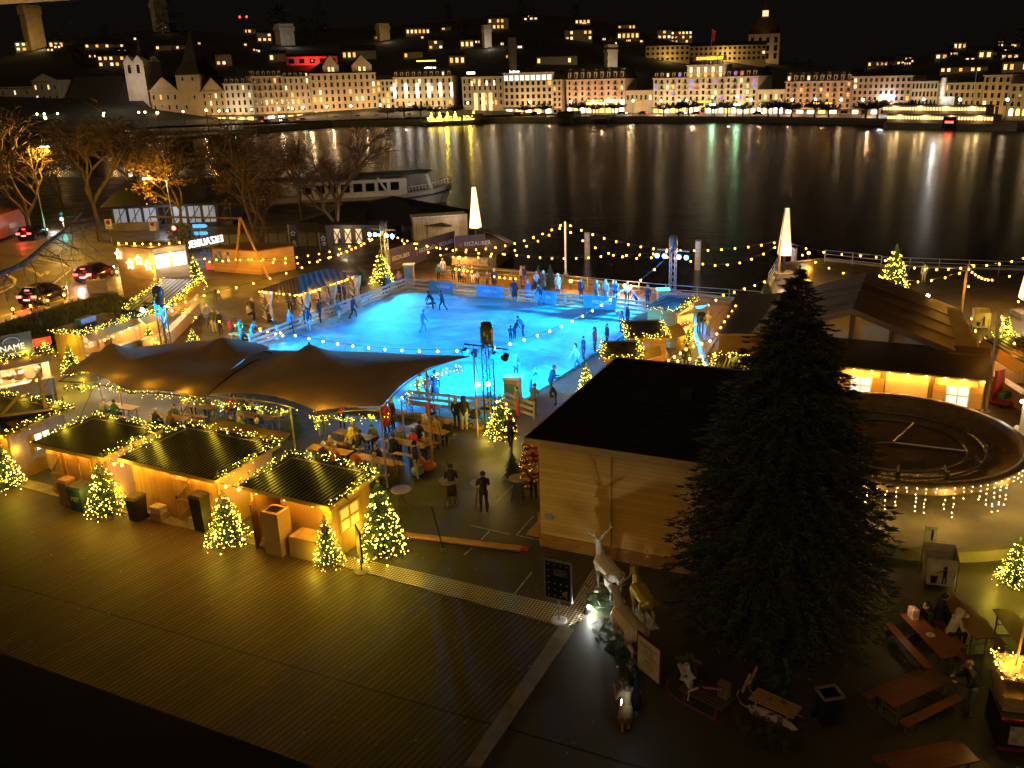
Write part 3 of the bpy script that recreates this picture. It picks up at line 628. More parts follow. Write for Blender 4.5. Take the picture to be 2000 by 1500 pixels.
HH = [('brown villa with two rows of amber windows, left of the bell tower', 200, 250, 108, 132, .6), ('faint long roofed house under the left wall tower', 175, 235, 85, 95, .5), ('small house with one bright window, far left slope', 100, 122, 80, 95, .6), ('cottage lights beside the left tower', 35, 60, 82, 96, .5),
      ('dim ochre house left of the red lit one', 528, 558, 104, 122, .5), ('house with a red window glow above the white houses', 425, 452, 106, 130, .35), ('wide brown villa over the twin gabled block', 672, 732, 98, 116, .4), ('grey block behind the jeweller', 790, 825, 101, 116, .35),
      ('villa with six gold windows above the square bank', 878, 908, 108, 128, .7), ('terraced house with long gold window bands', 795, 838, 55, 68, .8), ('hillside cottage, right of the terraced house', 862, 880, 53, 60, .6), ('stepped apartment block with orange windows near the ridge', 955, 992, 35, 58, .7),
      ('small house with four gold windows under the ridge terraces', 838, 865, 78, 98, .5), ('house with single pale window left of the slim wall tower', 900, 925, 78, 95, .4), ('bright villa with a long gold window row, high on the slope', 1124, 1152, 37, 48, .9), ('house with two lit windows under the bright villa', 1105, 1155, 58, 80, .4),
      ('lantern lit terrace house right of the bright villa', 1207, 1247, 62, 78, .9), ('house with pale lights above the lantern terrace', 1208, 1240, 48, 58, .8), ('cluster house with five gold windows above the school', 1285, 1310, 58, 75, .6), ('gold lit villa directly above the school', 1312, 1350, 60, 76, .7),
      ('barely lit house near the upper ridge', 1034, 1050, 33, 40, .8), ('house with a glowing orange doorway behind the left hotel wing', 1050, 1125, 110, 128, .12), ('long low row house right of the hotel', 1700, 1760, 119, 131, .6), ('row of gold lit chalets over the rose block', 1752, 1778, 111, 121, .8),
      ('chalet with a porch lamp, right slope', 1828, 1848, 104, 117, .7), ('house with stacked pale windows on the right slope', 1864, 1884, 82, 98, .8), ('villa with a bright porch, right slope', 1912, 1934, 98, 116, .5), ('broad house with six pale windows at the far right', 1958, 1985, 104, 118, .9),
      ('long dim row house below the right slope chalets', 1845, 1918, 130, 142, .5), ('gabled house at the far right edge', 1962, 2000, 120, 142, .4), ('tiny cottage near the right ridge', 1950, 1960, 80, 86, 1), ('chalet with two gold windows left of the far right house', 1886, 1902, 112, 120, .7), ('single lit house on the far right skyline', 1975, 1990, 84, 92, .6),
      ('house with amber lights between chapel and needle spire', 310, 365, 88, 98, .5), ('lamp lit house under the red mast lights', 478, 498, 56, 66, .6), ('house left of the pale round tower', 505, 530, 64, 82, .5)]
for i, (lb, a, c, yt, yb, wn) in enumerate(HH): hillhouse(lb, a, c, yt, yb, (GREYP, OCHRE, CREAM)[i % 3], wn, power=40)
o = thing('radio_mast', 'mast with two red warning lights on the dark ridge', 'mast', on_hill(478, 58)); t_ = HT(o.location, 33) - o.location.z
q = MB(); q.cyl((0, 0, 0), (0, 0, t_), .4, .2); q.bar((-4, 0, t_), (4, 0, t_), .3); q.build('pole', BLACKM, o)
for s in (-3, 3): q = MB(); q.ball((s, 0, t_), .9); q.build('warning_light', emit('red_warning', (1, .03, .01), 8), o)
rnd = random.Random(77)
for i in range(46):
    px = rnd.choice((rnd.uniform(60, 900), rnd.uniform(850, 1300), rnd.uniform(1760, 2010))); py = lerp(ipl(ridge, px) + 8, 118, rnd.random()); w_ = rnd.uniform(6, 15)
    hillhouse('tiny cottage with a lit window or two on the dark slope', px, px + w_, py - rnd.uniform(4, 8), py, (GREYP, OCHRE)[i % 2], .6, ncol=rnd.choice((1, 2, 3)), rows=1, name='slope_cottage')['group'] = 'tiny cottages on the dark slope'
# dark conifers and round trees on the slope
def conifer_far(seed, leafy=False):
    rnd = random.Random(seed); q = MB(); o = thing('slope_tree', 'x', 'tree')
    t = MB(); t.cyl((0, 0, -2), (0, 0, 3), .6); t.build('trunk', BARK, o)
    for i in range(420):
        if leafy: u = rnd.random(); ph = rnd.uniform(0, 6.28); rr = 7 * sqrt(rnd.random()); z = 3 + 12 * u; rr *= sin(pi * min(.95, .12 + u * .85)); s = 1.7
        else: u = rnd.random(); z = 1 + 23 * u; rr = 5.2 * (1 - u) * rnd.uniform(.5, 1.1) * (.7 + .3 * ((u * 9) % 1)); ph = rnd.uniform(0, 6.28); s = 1.5 * (1.2 - u)
        c = V((rr * cos(ph), rr * sin(ph), z)); a = V((rnd.uniform(-1, 1), rnd.uniform(-1, 1), rnd.uniform(-.6, .3))) * s; b_ = V((rnd.uniform(-1, 1), rnd.uniform(-1, 1), rnd.uniform(-.4, .4))) * s
        q.quad(c, c + a, c + a + b_)
    q.build('crown', NEEDLED, o); return o
pc, pl = conifer_far(3), conifer_far(5, True)
spots = [(335, 62, 2.1), (318, 66, 1.6), (545, 66, 1.6), (630, 62, 1.8), (615, 64, 1.3), (1735, 150, .8)]
rnd = random.Random(11)
for i in range(44): spots.append((rnd.uniform(-40, 2040), None, rnd.uniform(.5, 1.15)))
for i, (px, py, s) in enumerate(spots):
    py = py or lerp(ipl(ridge, px), 150, rnd.random() ** 1.5 * .8); p = on_hill(px, py); src = (pl if i % 3 == 2 else pc)
    o = src if (i == 0 or i == 2) else dup(src)
    o.location = p; o.scale = (s * rnd.uniform(.8, 1.2), s * rnd.uniform(.8, 1.2), s); o.rotation_euler = (0, 0, i * 1.3); o['group'] = 'trees on the dark slope'
    o['label'] = 'broad dark tree on the black slope above the town' if i % 3 == 2 else ('tall pointed conifer dark against the sky' if i < 6 else 'dark conifer on the black slope above the town')
# quay: street lamps, pollarded trees
q = MB(); q.cyl((0, 0, 0), (0, 0, 6), .1, .06); o = thing('quay_lamp', 'x', 'street lamp', group='lamps along the far quay'); q.build('pole', BLACKM, o)
q = MB(); q.ball((0, 0, 6.2), .42); q.build('lamp_globe', emit('quay_globe', (1, .72, .4), 30), o)
def setb(px, t): a = onfac(px); y = ipl(far, px); b_ = G(px, y, ZW); return V((lerp(b_.x, a.x, t), lerp(b_.y, a.y, t), 0))
first = o
for i, px in enumerate([18, 78, 92, 118, 208, 276, 288, 362, 432, 448, 548, 575, 594, 640, 688, 745, 802, 915, 962, 1036, 1115, 1158, 1236, 1290, 1340, 1465, 1545, 1590, 1640, 1682, 1733, 1800, 1870, 1962]):
    o = first if i == 0 else dup(first); o.location = setb(px, .55); o['group'] = 'lamps along the far quay'; o['label'] = 'lit globe lamp on the far quay in front of the town houses'
    if i % 2 == 0: lamp((0, 0, 6.2), 420, (1, .66, .34) if px != 1236 and px != 1733 else (1, .92, .8), .4, o)
TWIG = mat('bare_twig', (.05, .035, .02), .9)
q = MB(); q.tube([(0, 0, 0), (.1, 0, 1.5), (0, .1, 3)], [.35, .28, .25]); o = thing('pollarded_tree', 'x', 'tree'); q.build('trunk', BARK, o)
q = MB(); rnd = random.Random(4)
for i in range(70):
    ph = rnd.uniform(0, 6.28); e = rnd.uniform(.15, 1.2); L = rnd.uniform(2, 3.6); a = V((0, 0, 2.9)); d = V((cos(ph) * cos(e) * 1.5, sin(ph) * cos(e) * 1.5, sin(e) * .7)); m_ = a + d * L * .5 + V((0, 0, .3)); e_ = a + d * L
    q.tube([a, m_, e_], [.11, .08, .05], 4)
    for j in range(5): q.bar(e_, e_ + V((rnd.uniform(-.7, .7), rnd.uniform(-.7, .7), rnd.uniform(0, .9))), .09)
q.build('crown', TWIG, o); first = o
for i, px in enumerate([758, 790, 822, 852, 888, 1026, 1065, 1130, 1163, 1200, 1296, 1325, 1345, 1395, 1420, 1450, 1500, 1520, 1545, 1590, 1618, 1690, 1712, 1765, 1790, 1820]):
    o = first if i == 0 else dup(first); o.location = setb(px, .35); o.rotation_euler = (0, 0, i * 1.7); s = .95 + .3 * ((i * 7) % 5) / 5; o.scale = (s, s, s); o['group'] = 'pollarded trees on the far quay'; o['label'] = 'bare pollarded tree with a flat twiggy crown on the far quay'
for px, h in ((1390, 0), (1438, 0)):
    o = thing('green_light_stand', 'green floodlight stand among the trees before the main hotel, %s one' % ('left' if px == 1390 else 'right'), 'lamp', setb(px, .2)); q = MB(); q.cyl((0, 0, 0), (0, 0, 5), .08); q.build('pole', BLACKM, o)
    for a, z in ((-.7, 5), (.7, 5), (0, 8)): q = MB(); q.ball((a, 0, z), .38); q.build('lamp_head', emit('green_flood', (.45, 1, .5), 28), o)
    q = MB(); q.cyl((0, 0, 5), (0, 0, 8), .06); q.build('upper_pole', BLACKM, o); lamp((0, -1, 5), 420, (.4, 1, .5), .3, o)
A = setb(1944, .6); o = thing('lone_conifer', 'single tall dark conifer in front of the pale bank', 'tree', A); q = MB(); q.cyl((0, 0, 0), (0, 0, 4), .5); q.build('trunk', BARK, o)
k_ = link('crown', pc.children[1].data, o); s = (HT(A, 153)) / 24; k_.scale = (s * .9, s * .9, s)
# quay railing wall lamps strip: low parapet
q = MB()
for a, c in zip(fl[2:-1], fl[3:]): q.bar(a + V((0, 0, .5)), c + V((0, 0, .5)), .3, 1.0)
o = q.build('quay_parapet', STONE); o['kind'] = 'structure'
# cars on the far road
def simple_car(name, label, loc, rz, m):
    o = thing(name, label, 'car', loc, rz); q = MB(); q.prism([(-2.1, -.85), (2.1, -.85), (2.1, .85), (-2.1, .85)], .35, .9); q.build('body', m, o)
    q = MB(); q.add([(-1.6, -.8, .9), (1.2, -.8, .9), (1.2, .8, .9), (-1.6, .8, .9), (-1.0, -.65, 1.45), (.5, -.65, 1.45), (.5, .65, 1.45), (-1.0, .65, 1.45)], [(0, 1, 5, 4), (1, 2, 6, 5), (2, 3, 7, 6), (3, 0, 4, 7), (4, 5, 6, 7)]); q.build('cabin', DGLASS, o)
    for s in (-1, 1):
        q = MB(); q.box((2.1, s * .6, .7), (.1, .3, .2)); q.build('headlight', emit('headlight_white', (1, .95, .85), 25), o)
        q = MB(); q.box((-2.1, s * .6, .75), (.1, .3, .2)); q.build('tail_light', emit('tail_red', (1, .03, .02), 12), o)
        for x in (-1.3, 1.3): q = MB(); q.cyl((x, s * .7, .33), (x, s * .9, .33), .33); q.build('wheel', BLACKM, o)
    return o
c0 = simple_car('quay_car', 'x', (0, 0, 0), 0, mat('dark_car_paint', (.02, .02, .025), .25))
for i, px in enumerate([520, 556, 590, 655, 700, 735, 800, 865, 930, 1012, 1045, 1100, 1215, 1255, 1330, 1360, 1480]):
    o = c0 if i == 0 else dup(c0); a, c = setb(px, .75), setb(px + 5, .75); o.location = a; o.rotation_euler = (0, 0, ang(a, c) + (pi if i % 2 else 0)); o['group'] = 'cars on the far quay road'; o['label'] = 'dark car with its lights on, on the far quay road'
# floating platform with lit trees; landing huts; steamer
def lit_blob(o, n, r, h, m=TINY, s=.11, seed=1, z0=.3):
    rnd = random.Random(seed); q = MB()
    for i in range(n): u = rnd.random(); a = i * 2.4; rr = r * (1 - u) * rnd.uniform(.85, 1.1); q.octa((rr * cos(a), rr * sin(a), z0 + u * h), s)
    return q.build('light_chain', m, o)
a, c = G(835, 247, ZW), G(950, 241, ZW); a.z = c.z = 0; L = (c - a).length; o = thing('floating_stage', 'dark floating platform with a low cabin before the jeweller', 'pontoon', a, ang(a, c))
q = MB(); q.box((L / 2, 4, -.5), (L, 9, 1.6)); q.build('hull', mat('dark_hull', (.03, .02, .015), .6), o); q = MB(); q.box((L * .87, 4, 1.6), (L * .2, 6, 2.6)); q.build('cabin', mat('dark_hull', 0), o)
q = MB()
for i in range(130): q.octa((random.uniform(0, L * .8), random.uniform(0, 1), .6 + random.random() * 2.2 * random.random()), .13)
q.build('light_chain', TINY, o); lamp((L * .3, -1, 3), 1500, FAIRY, .5, o); lamp((L * .7, -1, 3), 1200, FAIRY, .5, o)
for i, t in enumerate((.06, .2, .33, .46, .78)):
    w_ = o.matrix_world; p = V(a) + (c - a) * t + V((0, 3, .3)); tr = thing('pontoon_tree', 'small lit fir on the floating platform, %s' % ('at its left end', 'second from its left end', 'left of the middle', 'in the middle', 'beside the cabin')[i], 'christmas tree', p); q = MB()
    for j in range(90): u = random.random(); g_ = random.uniform(0, 6.28); rr = 1.1 * (1 - u); q.quad((0, 0, .4 + u * 3), (rr * cos(g_), rr * sin(g_), .2 + u * 2.9), (rr * cos(g_ + .4), rr * sin(g_ + .4), .3 + u * 2.9))
    q.build('crown', NEEDLE, tr); lit_blob(tr, 70, 1.2, 3.4, s=.1, seed=i)
for lb, x0, x1, yt in (('dark landing hut on the lake edge before the modern office', 1086, 1119, 218), ('grey landing stage with piles before the left hotel wing', 1150, 1187, 225)):
    a, c = G(x0, 238, ZW), G(x1, 238, ZW); a.z = c.z = 0; L = (c - a).length; h = HT(a, yt); o = thing('landing_hut', lb, 'hut', a - V((0, 8, 0)), ang(a, c))
    q = MB(); q.box((L / 2, 4, h * .55), (L * .96, 7, h * .9)); q.build('wall', mat('dark_hull', 0) if x0 == 1086 else GREYP, o); q = MB(); q.box((L / 2, 4, h + .1), (L * 1.04, 8, .3)); q.build('roof', SLATE, o)
    q = MB()
    for t in (.02, .98): q.cyl((L * t, -1, -1.8), (L * t, -1, h * .7), .35)
    q.build('pile', STONE, o)
a, c = G(1725, 250, ZW), G(1985, 256, ZW); a.z = c.z = ZW; L = (c - a).length
o = thing('paddle_steamer', 'white paddle steamer with two lit decks and a pale funnel at the far quay', 'ship', a, ang(a, c))
q = MB(); st = [(0, 0), (L * .06, 2.2), (L * .2, 3.2), (L * .75, 3.2), (L * .92, 1.8), (L, .05)]
vs = []
for x, y in st: vs += [(x, -y * .8, .0), (x, y * .8, .0), (x, -y, 1.9 + (.6 if x > L * .9 else 0)), (x, y, 1.9 + (.6 if x > L * .9 else 0))]
q.add(vs, [f for i in range(5) for f in ((i * 4, i * 4 + 4, i * 4 + 6, i * 4 + 2), (i * 4 + 1, i * 4 + 3, i * 4 + 7, i * 4 + 5), (i * 4 + 2, i * 4 + 6, i * 4 + 7, i * 4 + 3))]); q.build('hull', mat('ship_hull_white', (.3, .27, .22), .4), o)
for z, x0, x1 in ((1.95, .06, .86), (4.6, .02, .8)):
    q = MB(); q.box((L * (x0 + x1) / 2, 0, z + 2.5), (L * (x1 - x0), 7.5, .15)); q.build('deck_roof', SLATE, o)
    q = MB(); nl = 34
    for i in range(nl): q.box((L * (x0 + (x1 - x0) * (i + .5) / nl), -3.0, z + 1.5), (L * (x1 - x0) / nl * .55, .1, .8))
    q.build('window_band', emit('ship_saloon_light', (1, .6, .2), 2.6), o)
    q = MB(); q.box((L * (x0 + x1) / 2, 0, z + 1.2), (L * (x1 - x0), 5.8, 2.4)); q.build('saloon', mat('ship_cream', (.4, .34, .25), .6), o)
    for i in range(4): lamp((L * (x0 + (x1 - x0) * (i + .5) / 4), -3.6, z + 2), 160, (1, .7, .3), .3, o)
q = MB(); q.box((L * .56, -3.4, 2.2), (L * .1, 1.5, 3.4)); q.build('paddle_box', mat('paddle_box_black', (.02, .02, .02), .5), o)
q = MB(); q.box((L * .56, -4.2, 2.4), (L * .06, .1, .5)); q.build('paddle_light', emit('tail_red', 0, 0), o)
q = MB(); q.cyl((L * .44, 0, 6), (L * .44, 0, 15), .95, .85); q.build('funnel', mat('funnel_buff', (.7, .62, .5), .5), o); lamp((L * .47, -5, 11), 900, (1, .95, .85), .3, o)
q = MB(); q.box((L * .5, 0, 8.4), (4, 3, 2.4)); q.build('wheelhouse', WHITEP, o)
q = MB(); q.cyl((L * .67, 0, 6), (L * .67, 0, 17), .12); q.build('mast', METAL, o)
# bridge at the left
a, c = G(-420, 318, 2.4), G(470, 257, 2.4); L = (c - a).length; o = thing('road_bridge', 'low road bridge crossing the river mouth behind the bare trees', 'bridge', (a.x, a.y, 0), ang(a, c))
q = MB(); q.box((L / 2, 0, 1.9), (L, 14, 1.0)); q.build('deck', STONE, o)
for i in range(8): q = MB(); q.box((L * (i + .5) / 8, 0, .0), (2.2, 13, 3.0)); q.build('pier', STONE, o)
for s in (-7, 7):
    q = MB(); q.bar((0, s, 3.4), (L, s, 3.4), .12)
    for i in range(60): q.bar((L * i / 60, s, 2.4), (L * i / 60, s, 3.4), .08)
    q.build('railing', METAL, o)
for i in range(7):
    p = a + (c - a) * ((i + .6) / 7.2) + V((-3 * sin(ang(a, c)), 3, 0)); b_ = thing('bridge_lamp', 'tall street lamp on the road bridge', 'street lamp', p, group='lamps on the road bridge')
    q = MB(); q.cyl((0, 0, 0), (0, 0, 7), .1); q.build('pole', BLACKM, b_); q = MB(); q.ball((0, 0, 7), .4); q.build('lamp_globe', emit('bridge_globe', (1, .5, .1), 25), b_); lamp((0, 0, 6.8), 1500, (1, .5, .12), .4, b_)
# =================== MARKET BUILDINGS ===================
PINE = planks('pine_boards', (.46, .26, .07), 2, .13, .05, .6, .25); PINEV = planks('pine_boards_upright', (.46, .26, .07), 0, .12, .06, .6, .25)
PINED = planks('pine_floor', (.42, .24, .075), 1, .12, .06, .6, .25); OAK = mat('dark_timber', (.12, .07, .03), .7, stretch=(8, 8, 1)); FASC = mat('fascia_pine', (.46, .28, .1), .6, stretch=(1, 1, 6))
INT = emit('stall_interior_glow', (1, .62, .2), .55); WHITEL = emit('bright_window', (1, .97, .9), 5.0)
def corr(name, col, pitch=.17, axis=0, rough=.3, spec=.25):
    m, n, b, l = nodes(name); N = n.nodes.new; tc = N('ShaderNodeTexCoord'); w = N('ShaderNodeTexWave'); w.wave_type = 'BANDS'; w.bands_direction = 'XYZ'[axis]; w.inputs['Scale'].default_value = .314 / pitch
    l.new(tc.outputs['Object'], w.inputs[0]); bp = N('ShaderNodeBump'); bp.inputs['Strength'].default_value = 1; bp.inputs['Distance'].default_value = .05; l.new(w.outputs['Fac'], bp.inputs['Height']); l.new(bp.outputs[0], b.inputs['Normal'])
    z = N('ShaderNodeTexNoise'); z.inputs['Scale'].default_value = 1.2; l.new(tc.outputs['Object'], z.inputs[0]); mx = N('ShaderNodeMix'); mx.data_type = 'RGBA'; l.new(z.outputs['Fac'], mx.inputs['Factor'])
    mx.inputs['A'].default_value = tuple(c * .5 for c in col) + (1,); mx.inputs['B'].default_value = tuple(c * 1.5 for c in col) + (1,); l.new(mx.outputs['Result'], b.inputs['Base Color']); b.inputs['Roughness'].default_value = rough; b.inputs['Specular IOR Level'].default_value = spec; MATS[name] = m; return m
ROOFB = corr('black_corrugated_roof', (.008, .007, .006), .19, 0, .4); FELT = mat('black_felt_roof', (.013, .012, .011), .6, bump=.3, bscale=9, scale=1); BROWNR = corr('brown_panel_roof', (.11, .062, .03), .6, 1, .4)
# --- garlands
def garland(label, pts, n_m=17, spread=.115, seed=0, lights=1.0, lp=12, col=FAIRY, green=True, m=None, s=.0135, group=None, drop=None):
    rnd = random.Random(seed + int(pts[0][0] * 10)); pts = [V(p) for p in pts]; o0 = pts[0]
    o = thing('light_garland', label, 'fairy lights', o0, group=group); g, t = MB(), MB(); acc = 0; tot = 0
    for a, c in zip(pts, pts[1:]):
        L = (c - a).length; tot += L; k = max(1, int(L * n_m * .9))
        for i in range(k):
            p = a.lerp(c, rnd.random()) - o0
            if green:
                d = V((rnd.gauss(0, 1), rnd.gauss(0, 1), rnd.gauss(0, 1))) * spread * .75; e = V((rnd.gauss(0, 1), rnd.gauss(0, 1), rnd.gauss(0, 1))) * spread * .5
                for _ in range(2): g.quad(p, p + d, p + d + e); d, e = -e * 1.3, d * .6
            q_ = p + V((rnd.gauss(0, spread), rnd.gauss(0, spread), rnd.gauss(0, spread * .8))); t.octa(q_, s * rnd.choice((.8, 1, 1, 1.3)))
    if green: g.build('greenery', NEEDLE, o)
    ch = t.build('light_chain', m or TINY, o); ch['kind'] = 'stuff'
    if lights:
        for a, c in zip(pts, pts[1:]):
            k = max(1, int((c - a).length / 1.9))
            for i in range(k): lamp(a.lerp(c, (i + .5) / k) - o0 + V((0, 0, .12)), lp * lights, col, .12, o)
    return o
# --- market hut from its four roof corners (picture px) and eave heights
def hut(label, c4, zf, zb, wall=None, roof=None, ins=.28, name='market_hut', wh=None, over=.07):
    P = [G(*c4[i], zf if i < 2 else zb) for i in range(4)]   # FL FR BR BL
    C = (P[0] + P[1] + P[2] + P[3]) / 4; C.z = 0; rz = ang(P[0], P[1]); R = Matrix.Rotation(-rz, 3, 'Z')
    L = [R @ (p - C) for p in P]; x0 = (L[0].x + L[3].x) / 2; x1 = (L[1].x + L[2].x) / 2; y0 = (L[0].y + L[1].y) / 2; y1 = (L[2].y + L[3].y) / 2
    o = thing(name, label, 'hut', C, rz)
    q = MB(); q.extr([(x0, y0, zf), (x1, y0, zf), (x1, y1, zb), (x0, y1, zb)], (0, 0, -.06)); q.build('roof', roof or ROOFB, o)
    q = MB(); a = .02
    for p, r in (((x0 - a, y0 - a, zf), (x1 + a, y0 - a, zf)), ((x1 + a, y0, zf), (x1 + a, y1, zb)), ((x1, y1 + a, zb), (x0, y1 + a, zb)), ((x0 - a, y1, zb), (x0 - a, y0, zf))):
        q.bar(V(p) + V((0, 0, -.1)), V(r) + V((0, 0, -.1)), .035, .16)
    q.build('fascia', FASC, o)
    o['_d'] = [x0, x1, y0, y1]; return o, (x0 + ins, x1 - ins, y0 + ins, y1 - ins)
def wallbox(o, d, zf, zb, m, open_=None, t=.06, floor=True, base=.0):
    x0, x1, y0, y1 = d; q = MB()
    def wl(a, c, za, zc): q.extr([(a[0], a[1], base), (c[0], c[1], base), (c[0], c[1], zc), (a[0], a[1], za)], (t * (c[1] - a[1]) / max(.01, hypot(c[0] - a[0], c[1] - a[1])) * -1, t * (c[0] - a[0]) / max(.01, hypot(c[0] - a[0], c[1] - a[1])), 0))
    for nm, a, c, za, zc in (('front', (x0, y0), (x1, y0), zf, zf), ('right', (x1, y0), (x1, y1), zf, zb), ('back', (x1, y1), (x0, y1), zb, zb), ('left', (x0, y1), (x0, y0), zb, zf)):
        if open_ == nm:
            h0, h1 = 1.0, 2.05
            q.extr([(a[0], a[1], base), (c[0], c[1], base), (c[0], c[1], h0), (a[0], a[1], h0)], (t * (c[1] - a[1]) / hypot(c[0] - a[0], c[1] - a[1]) * -1, t * (c[0] - a[0]) / hypot(c[0] - a[0], c[1] - a[1]), 0))
            for e in (a, c): q.box((e[0] * .97 + (x0 + x1) / 2 * .03, e[1] * .97 + (y0 + y1) / 2 * .03, (za) / 2), (.16, .16, za))
        else: wl(a, c, za, zc)
    q.build('wall', m, o)
def door(o, x, y, w=.9, h=1.9, m=None, brace=True):
    q = MB(); q.box((x, y - .03, h / 2 + .05), (w, .05, h)); d = q.build('door', m or PINEV, o); q = MB()
    for z in (.15, h / 2, h - .05): q.box((x, y - .07, z), (w * .94, .03, .1))
    if brace: q.bar((x - w * .4, y - .07, .2), (x + w * .4, y - .07, h / 2 - .05), .09, .03, up=V((0, 1, 0))); q.bar((x - w * .4, y - .07, h / 2 + .05), (x + w * .4, y - .07, h - .1), .09, .03, up=V((0, 1, 0)))
    q.build('brace', FASC, d); q = MB(); q.box((x - w * .38, y - .09, h * .5 + .1), (.04, .05, .14)); q.build('handle', BLACKM, d)
def bulb_row(o, a, c, n, s=.055, power=32, z=.0, r=.06):
    me = BULBME; a, c = V(a), V(c)
    for i in range(n):
        p = a.lerp(c, (i + .5) / n); link('bulb', me, o, p)
        lamp(p + V((0, 0, -.1)), power, AMB, r, o)
q = MB(); q.smooth = True; q.ball((0, 0, -.05), .055, 8, 6, (1, 1, 1.2)); BULBME = q.mesh('bulb', BULB)
zf, zb = 2.4, 2.52
def eave_world(o, d, zf, zb): return [o.matrix_basis @ V(p) for p in ((d[0], d[2], zf + .06), (d[1], d[2], zf + .06), (d[1], d[3], zb + .06), (d[0], d[3], zb + .06))]
def hut_garlands(o, nm, sides='rbl', zf=zf, zb=zb, lp=12, n_m=19):
    d = o['_d']; FL, FR, BR, BL = eave_world(o, d, zf, zb); seq = {'r': [FR, BR], 'b': [BR, BL], 'l': [BL, FL], 'f': [FL, FR]}
    for s in sides: garland('fairy light garland along the %s roof edge of %s' % ({'r': 'right', 'b': 'back', 'l': 'left', 'f': 'front'}[s], nm), seq[s], lp=lp, n_m=n_m, seed=ord(s))
# front row
o, d = hut('front row pine hut with a smooth black roof, second hut from the left edge', [(80, 867), (213, 896), (307, 832), (165, 809)], zf, zb, roof=FELT)
wallbox(o, d, zf, zb, PINED); door(o, d[0] + .5, d[2], .85, 1.95); 
q = MB()
for x in (.33, .55, .75): q.box((lerp(d[0], d[1], x), d[2] - .03, 1.15), (.05, .04, 2.2))
q.box(((d[0] + d[1]) / 2, d[2] - .03, .12), (d[1] - d[0], .05, .16)); q.build('batten', FASC, o)
bulb_row(o, (d[0] - .1, d[2] - .22, 2.28), (d[1] + .1, d[2] - .22, 2.28), 4); hut_garlands(o, 'the smooth roofed front row hut', 'rbl'); HUT1 = o
o, d = hut('widest front row pine hut with a ribbed black roof and a braced back door', [(243, 896), (437, 941), (536, 859), (351, 828)], zf, zb)
wallbox(o, d, zf, zb, PINEV); door(o, lerp(d[0], d[1], .6), d[2], .95, 1.95); bulb_row(o, (d[0] - .2, d[2] - .22, 2.28), (d[1] + .2, d[2] - .22, 2.28), 6); hut_garlands(o, 'the widest front row hut', 'rbl'); HUT2 = o
q = MB(); x0, x1, y0, y1 = d; q.extr([(x0 + .3, y1 + .3, 2.2), (x1 - .1, y1 + .3, 2.2), (x1 - .1, y1 + 1.3, 2.45), (x0 + .3, y1 + 1.3, 2.45)], (0, 0, .05)); q.build('flap', PINED, o)
o, d = hut('rightmost front row pine hut with an open front and packing crates', [(475, 949), (656, 991), (731, 917), (560, 885)], zf, zb)
x0, x1, y0, y1 = d
q = MB(); q.extr([(x1, y0 + .1, 0), (x1, y1, 0), (x1, y1, zb), (x1, y0 + .1, zf)], (-.06, 0, 0)); q.extr([(x0, y0 + .1, 0), (x0, y1, 0), (x0, y1, zb), (x0, y0 + .1, zf)], (.06, 0, 0)); q.extr([(x0, y1, 0), (x1, y1, 0), (x1, y1, zb), (x0, y1, zb)], (0, -.06, 0)); q.extr([(x0 + .9, y0 + .5, 0), (x1, y0 + .5, 0), (x1, y0 + .5, zf), (x0 + .9, y0 + .5, zf)], (0, .06, 0)); q.build('wall', PINED, o)
q = MB()
for x in (x0, x1): q.box((x, y0 + .05, zf / 2), (.12, .12, zf))
q.build('post', FASC, o)
q = MB(); q.extr([(x0 + .08, y0, .05), (x0 + .5, y0 - .65, .05), (x0 + .5, y0 - .65, 1.9), (x0 + .08, y0, 1.9)], (.04, .03, 0)); q.build('door', mat('brown_door', (.2, .11, .045), .5), o)
q = MB(); q.box((x1 + .02, lerp(y0, y1, .42), 1.35), (.05, 1.1, .95)); w_ = q.build('window', emit('yellow_hut_window', (1, .72, .12), .35), o); q = MB(); yy = lerp(y0, y1, .42)
for dy in (-.55, 0, .55): q.box((x1 + .05, yy + dy, 1.35), (.05, .07, 1.0))
for z in (.88, 1.35, 1.83): q.box((x1 + .055, yy, z), (.05, 1.15, .07))
q.build('frame', FASC, w_)
bulb_row(o, (d[0] - .2, d[2] - .22, 2.26), (d[1] + .1, d[2] - .22, 2.26), 3, power=60); hut_garlands(o, 'the open fronted hut', 'rbl'); HUT3 = o
o, d = hut('front row pine hut cut by the left picture edge, small lit window', [(-165, 810), (20, 853), (115, 797), (-45, 752)], zf, zb, roof=FELT)
wallbox(o, d, zf, zb, PINED); hut_garlands(o, 'the left edge hut', 'rb'); bulb_row(o, (d[1] - .6, d[2] - .2, 2.28), (d[1] + .3, d[2] - .2, 2.28), 1)
q = MB(); x0, x1, y0, y1 = d; yy = lerp(y0, y1, .55); q.box((x1 + .03, yy, 1.45), (.05, .8, .8)); w_ = q.build('window', emit('pale_hut_window', (1, .85, .5), 1.6), o); q = MB()
for dy in (-.4, 0, .4): q.box((x1 + .06, yy + dy, 1.45), (.05, .06, .85))
for z in (1.05, 1.45, 1.85): q.box((x1 + .065, yy, z), (.05, .86, .06))
q.build('frame', FASC, w_)
q = MB(); q.bar((x1 - 1.9, y0 + 1.0, 2.45), (x1 - .6, y1 - .4, 4.2), .12); q.bar((x1 - .6, y1 - .4, 2.5), (x1 - .6, y1 - .4, 4.3), .12); q.bar((x1 - 1.9, y0 + 1.0, 2.5), (x1 - .2, y1 - .2, 2.55), .1); q.build('roof_brace', FASC, o)
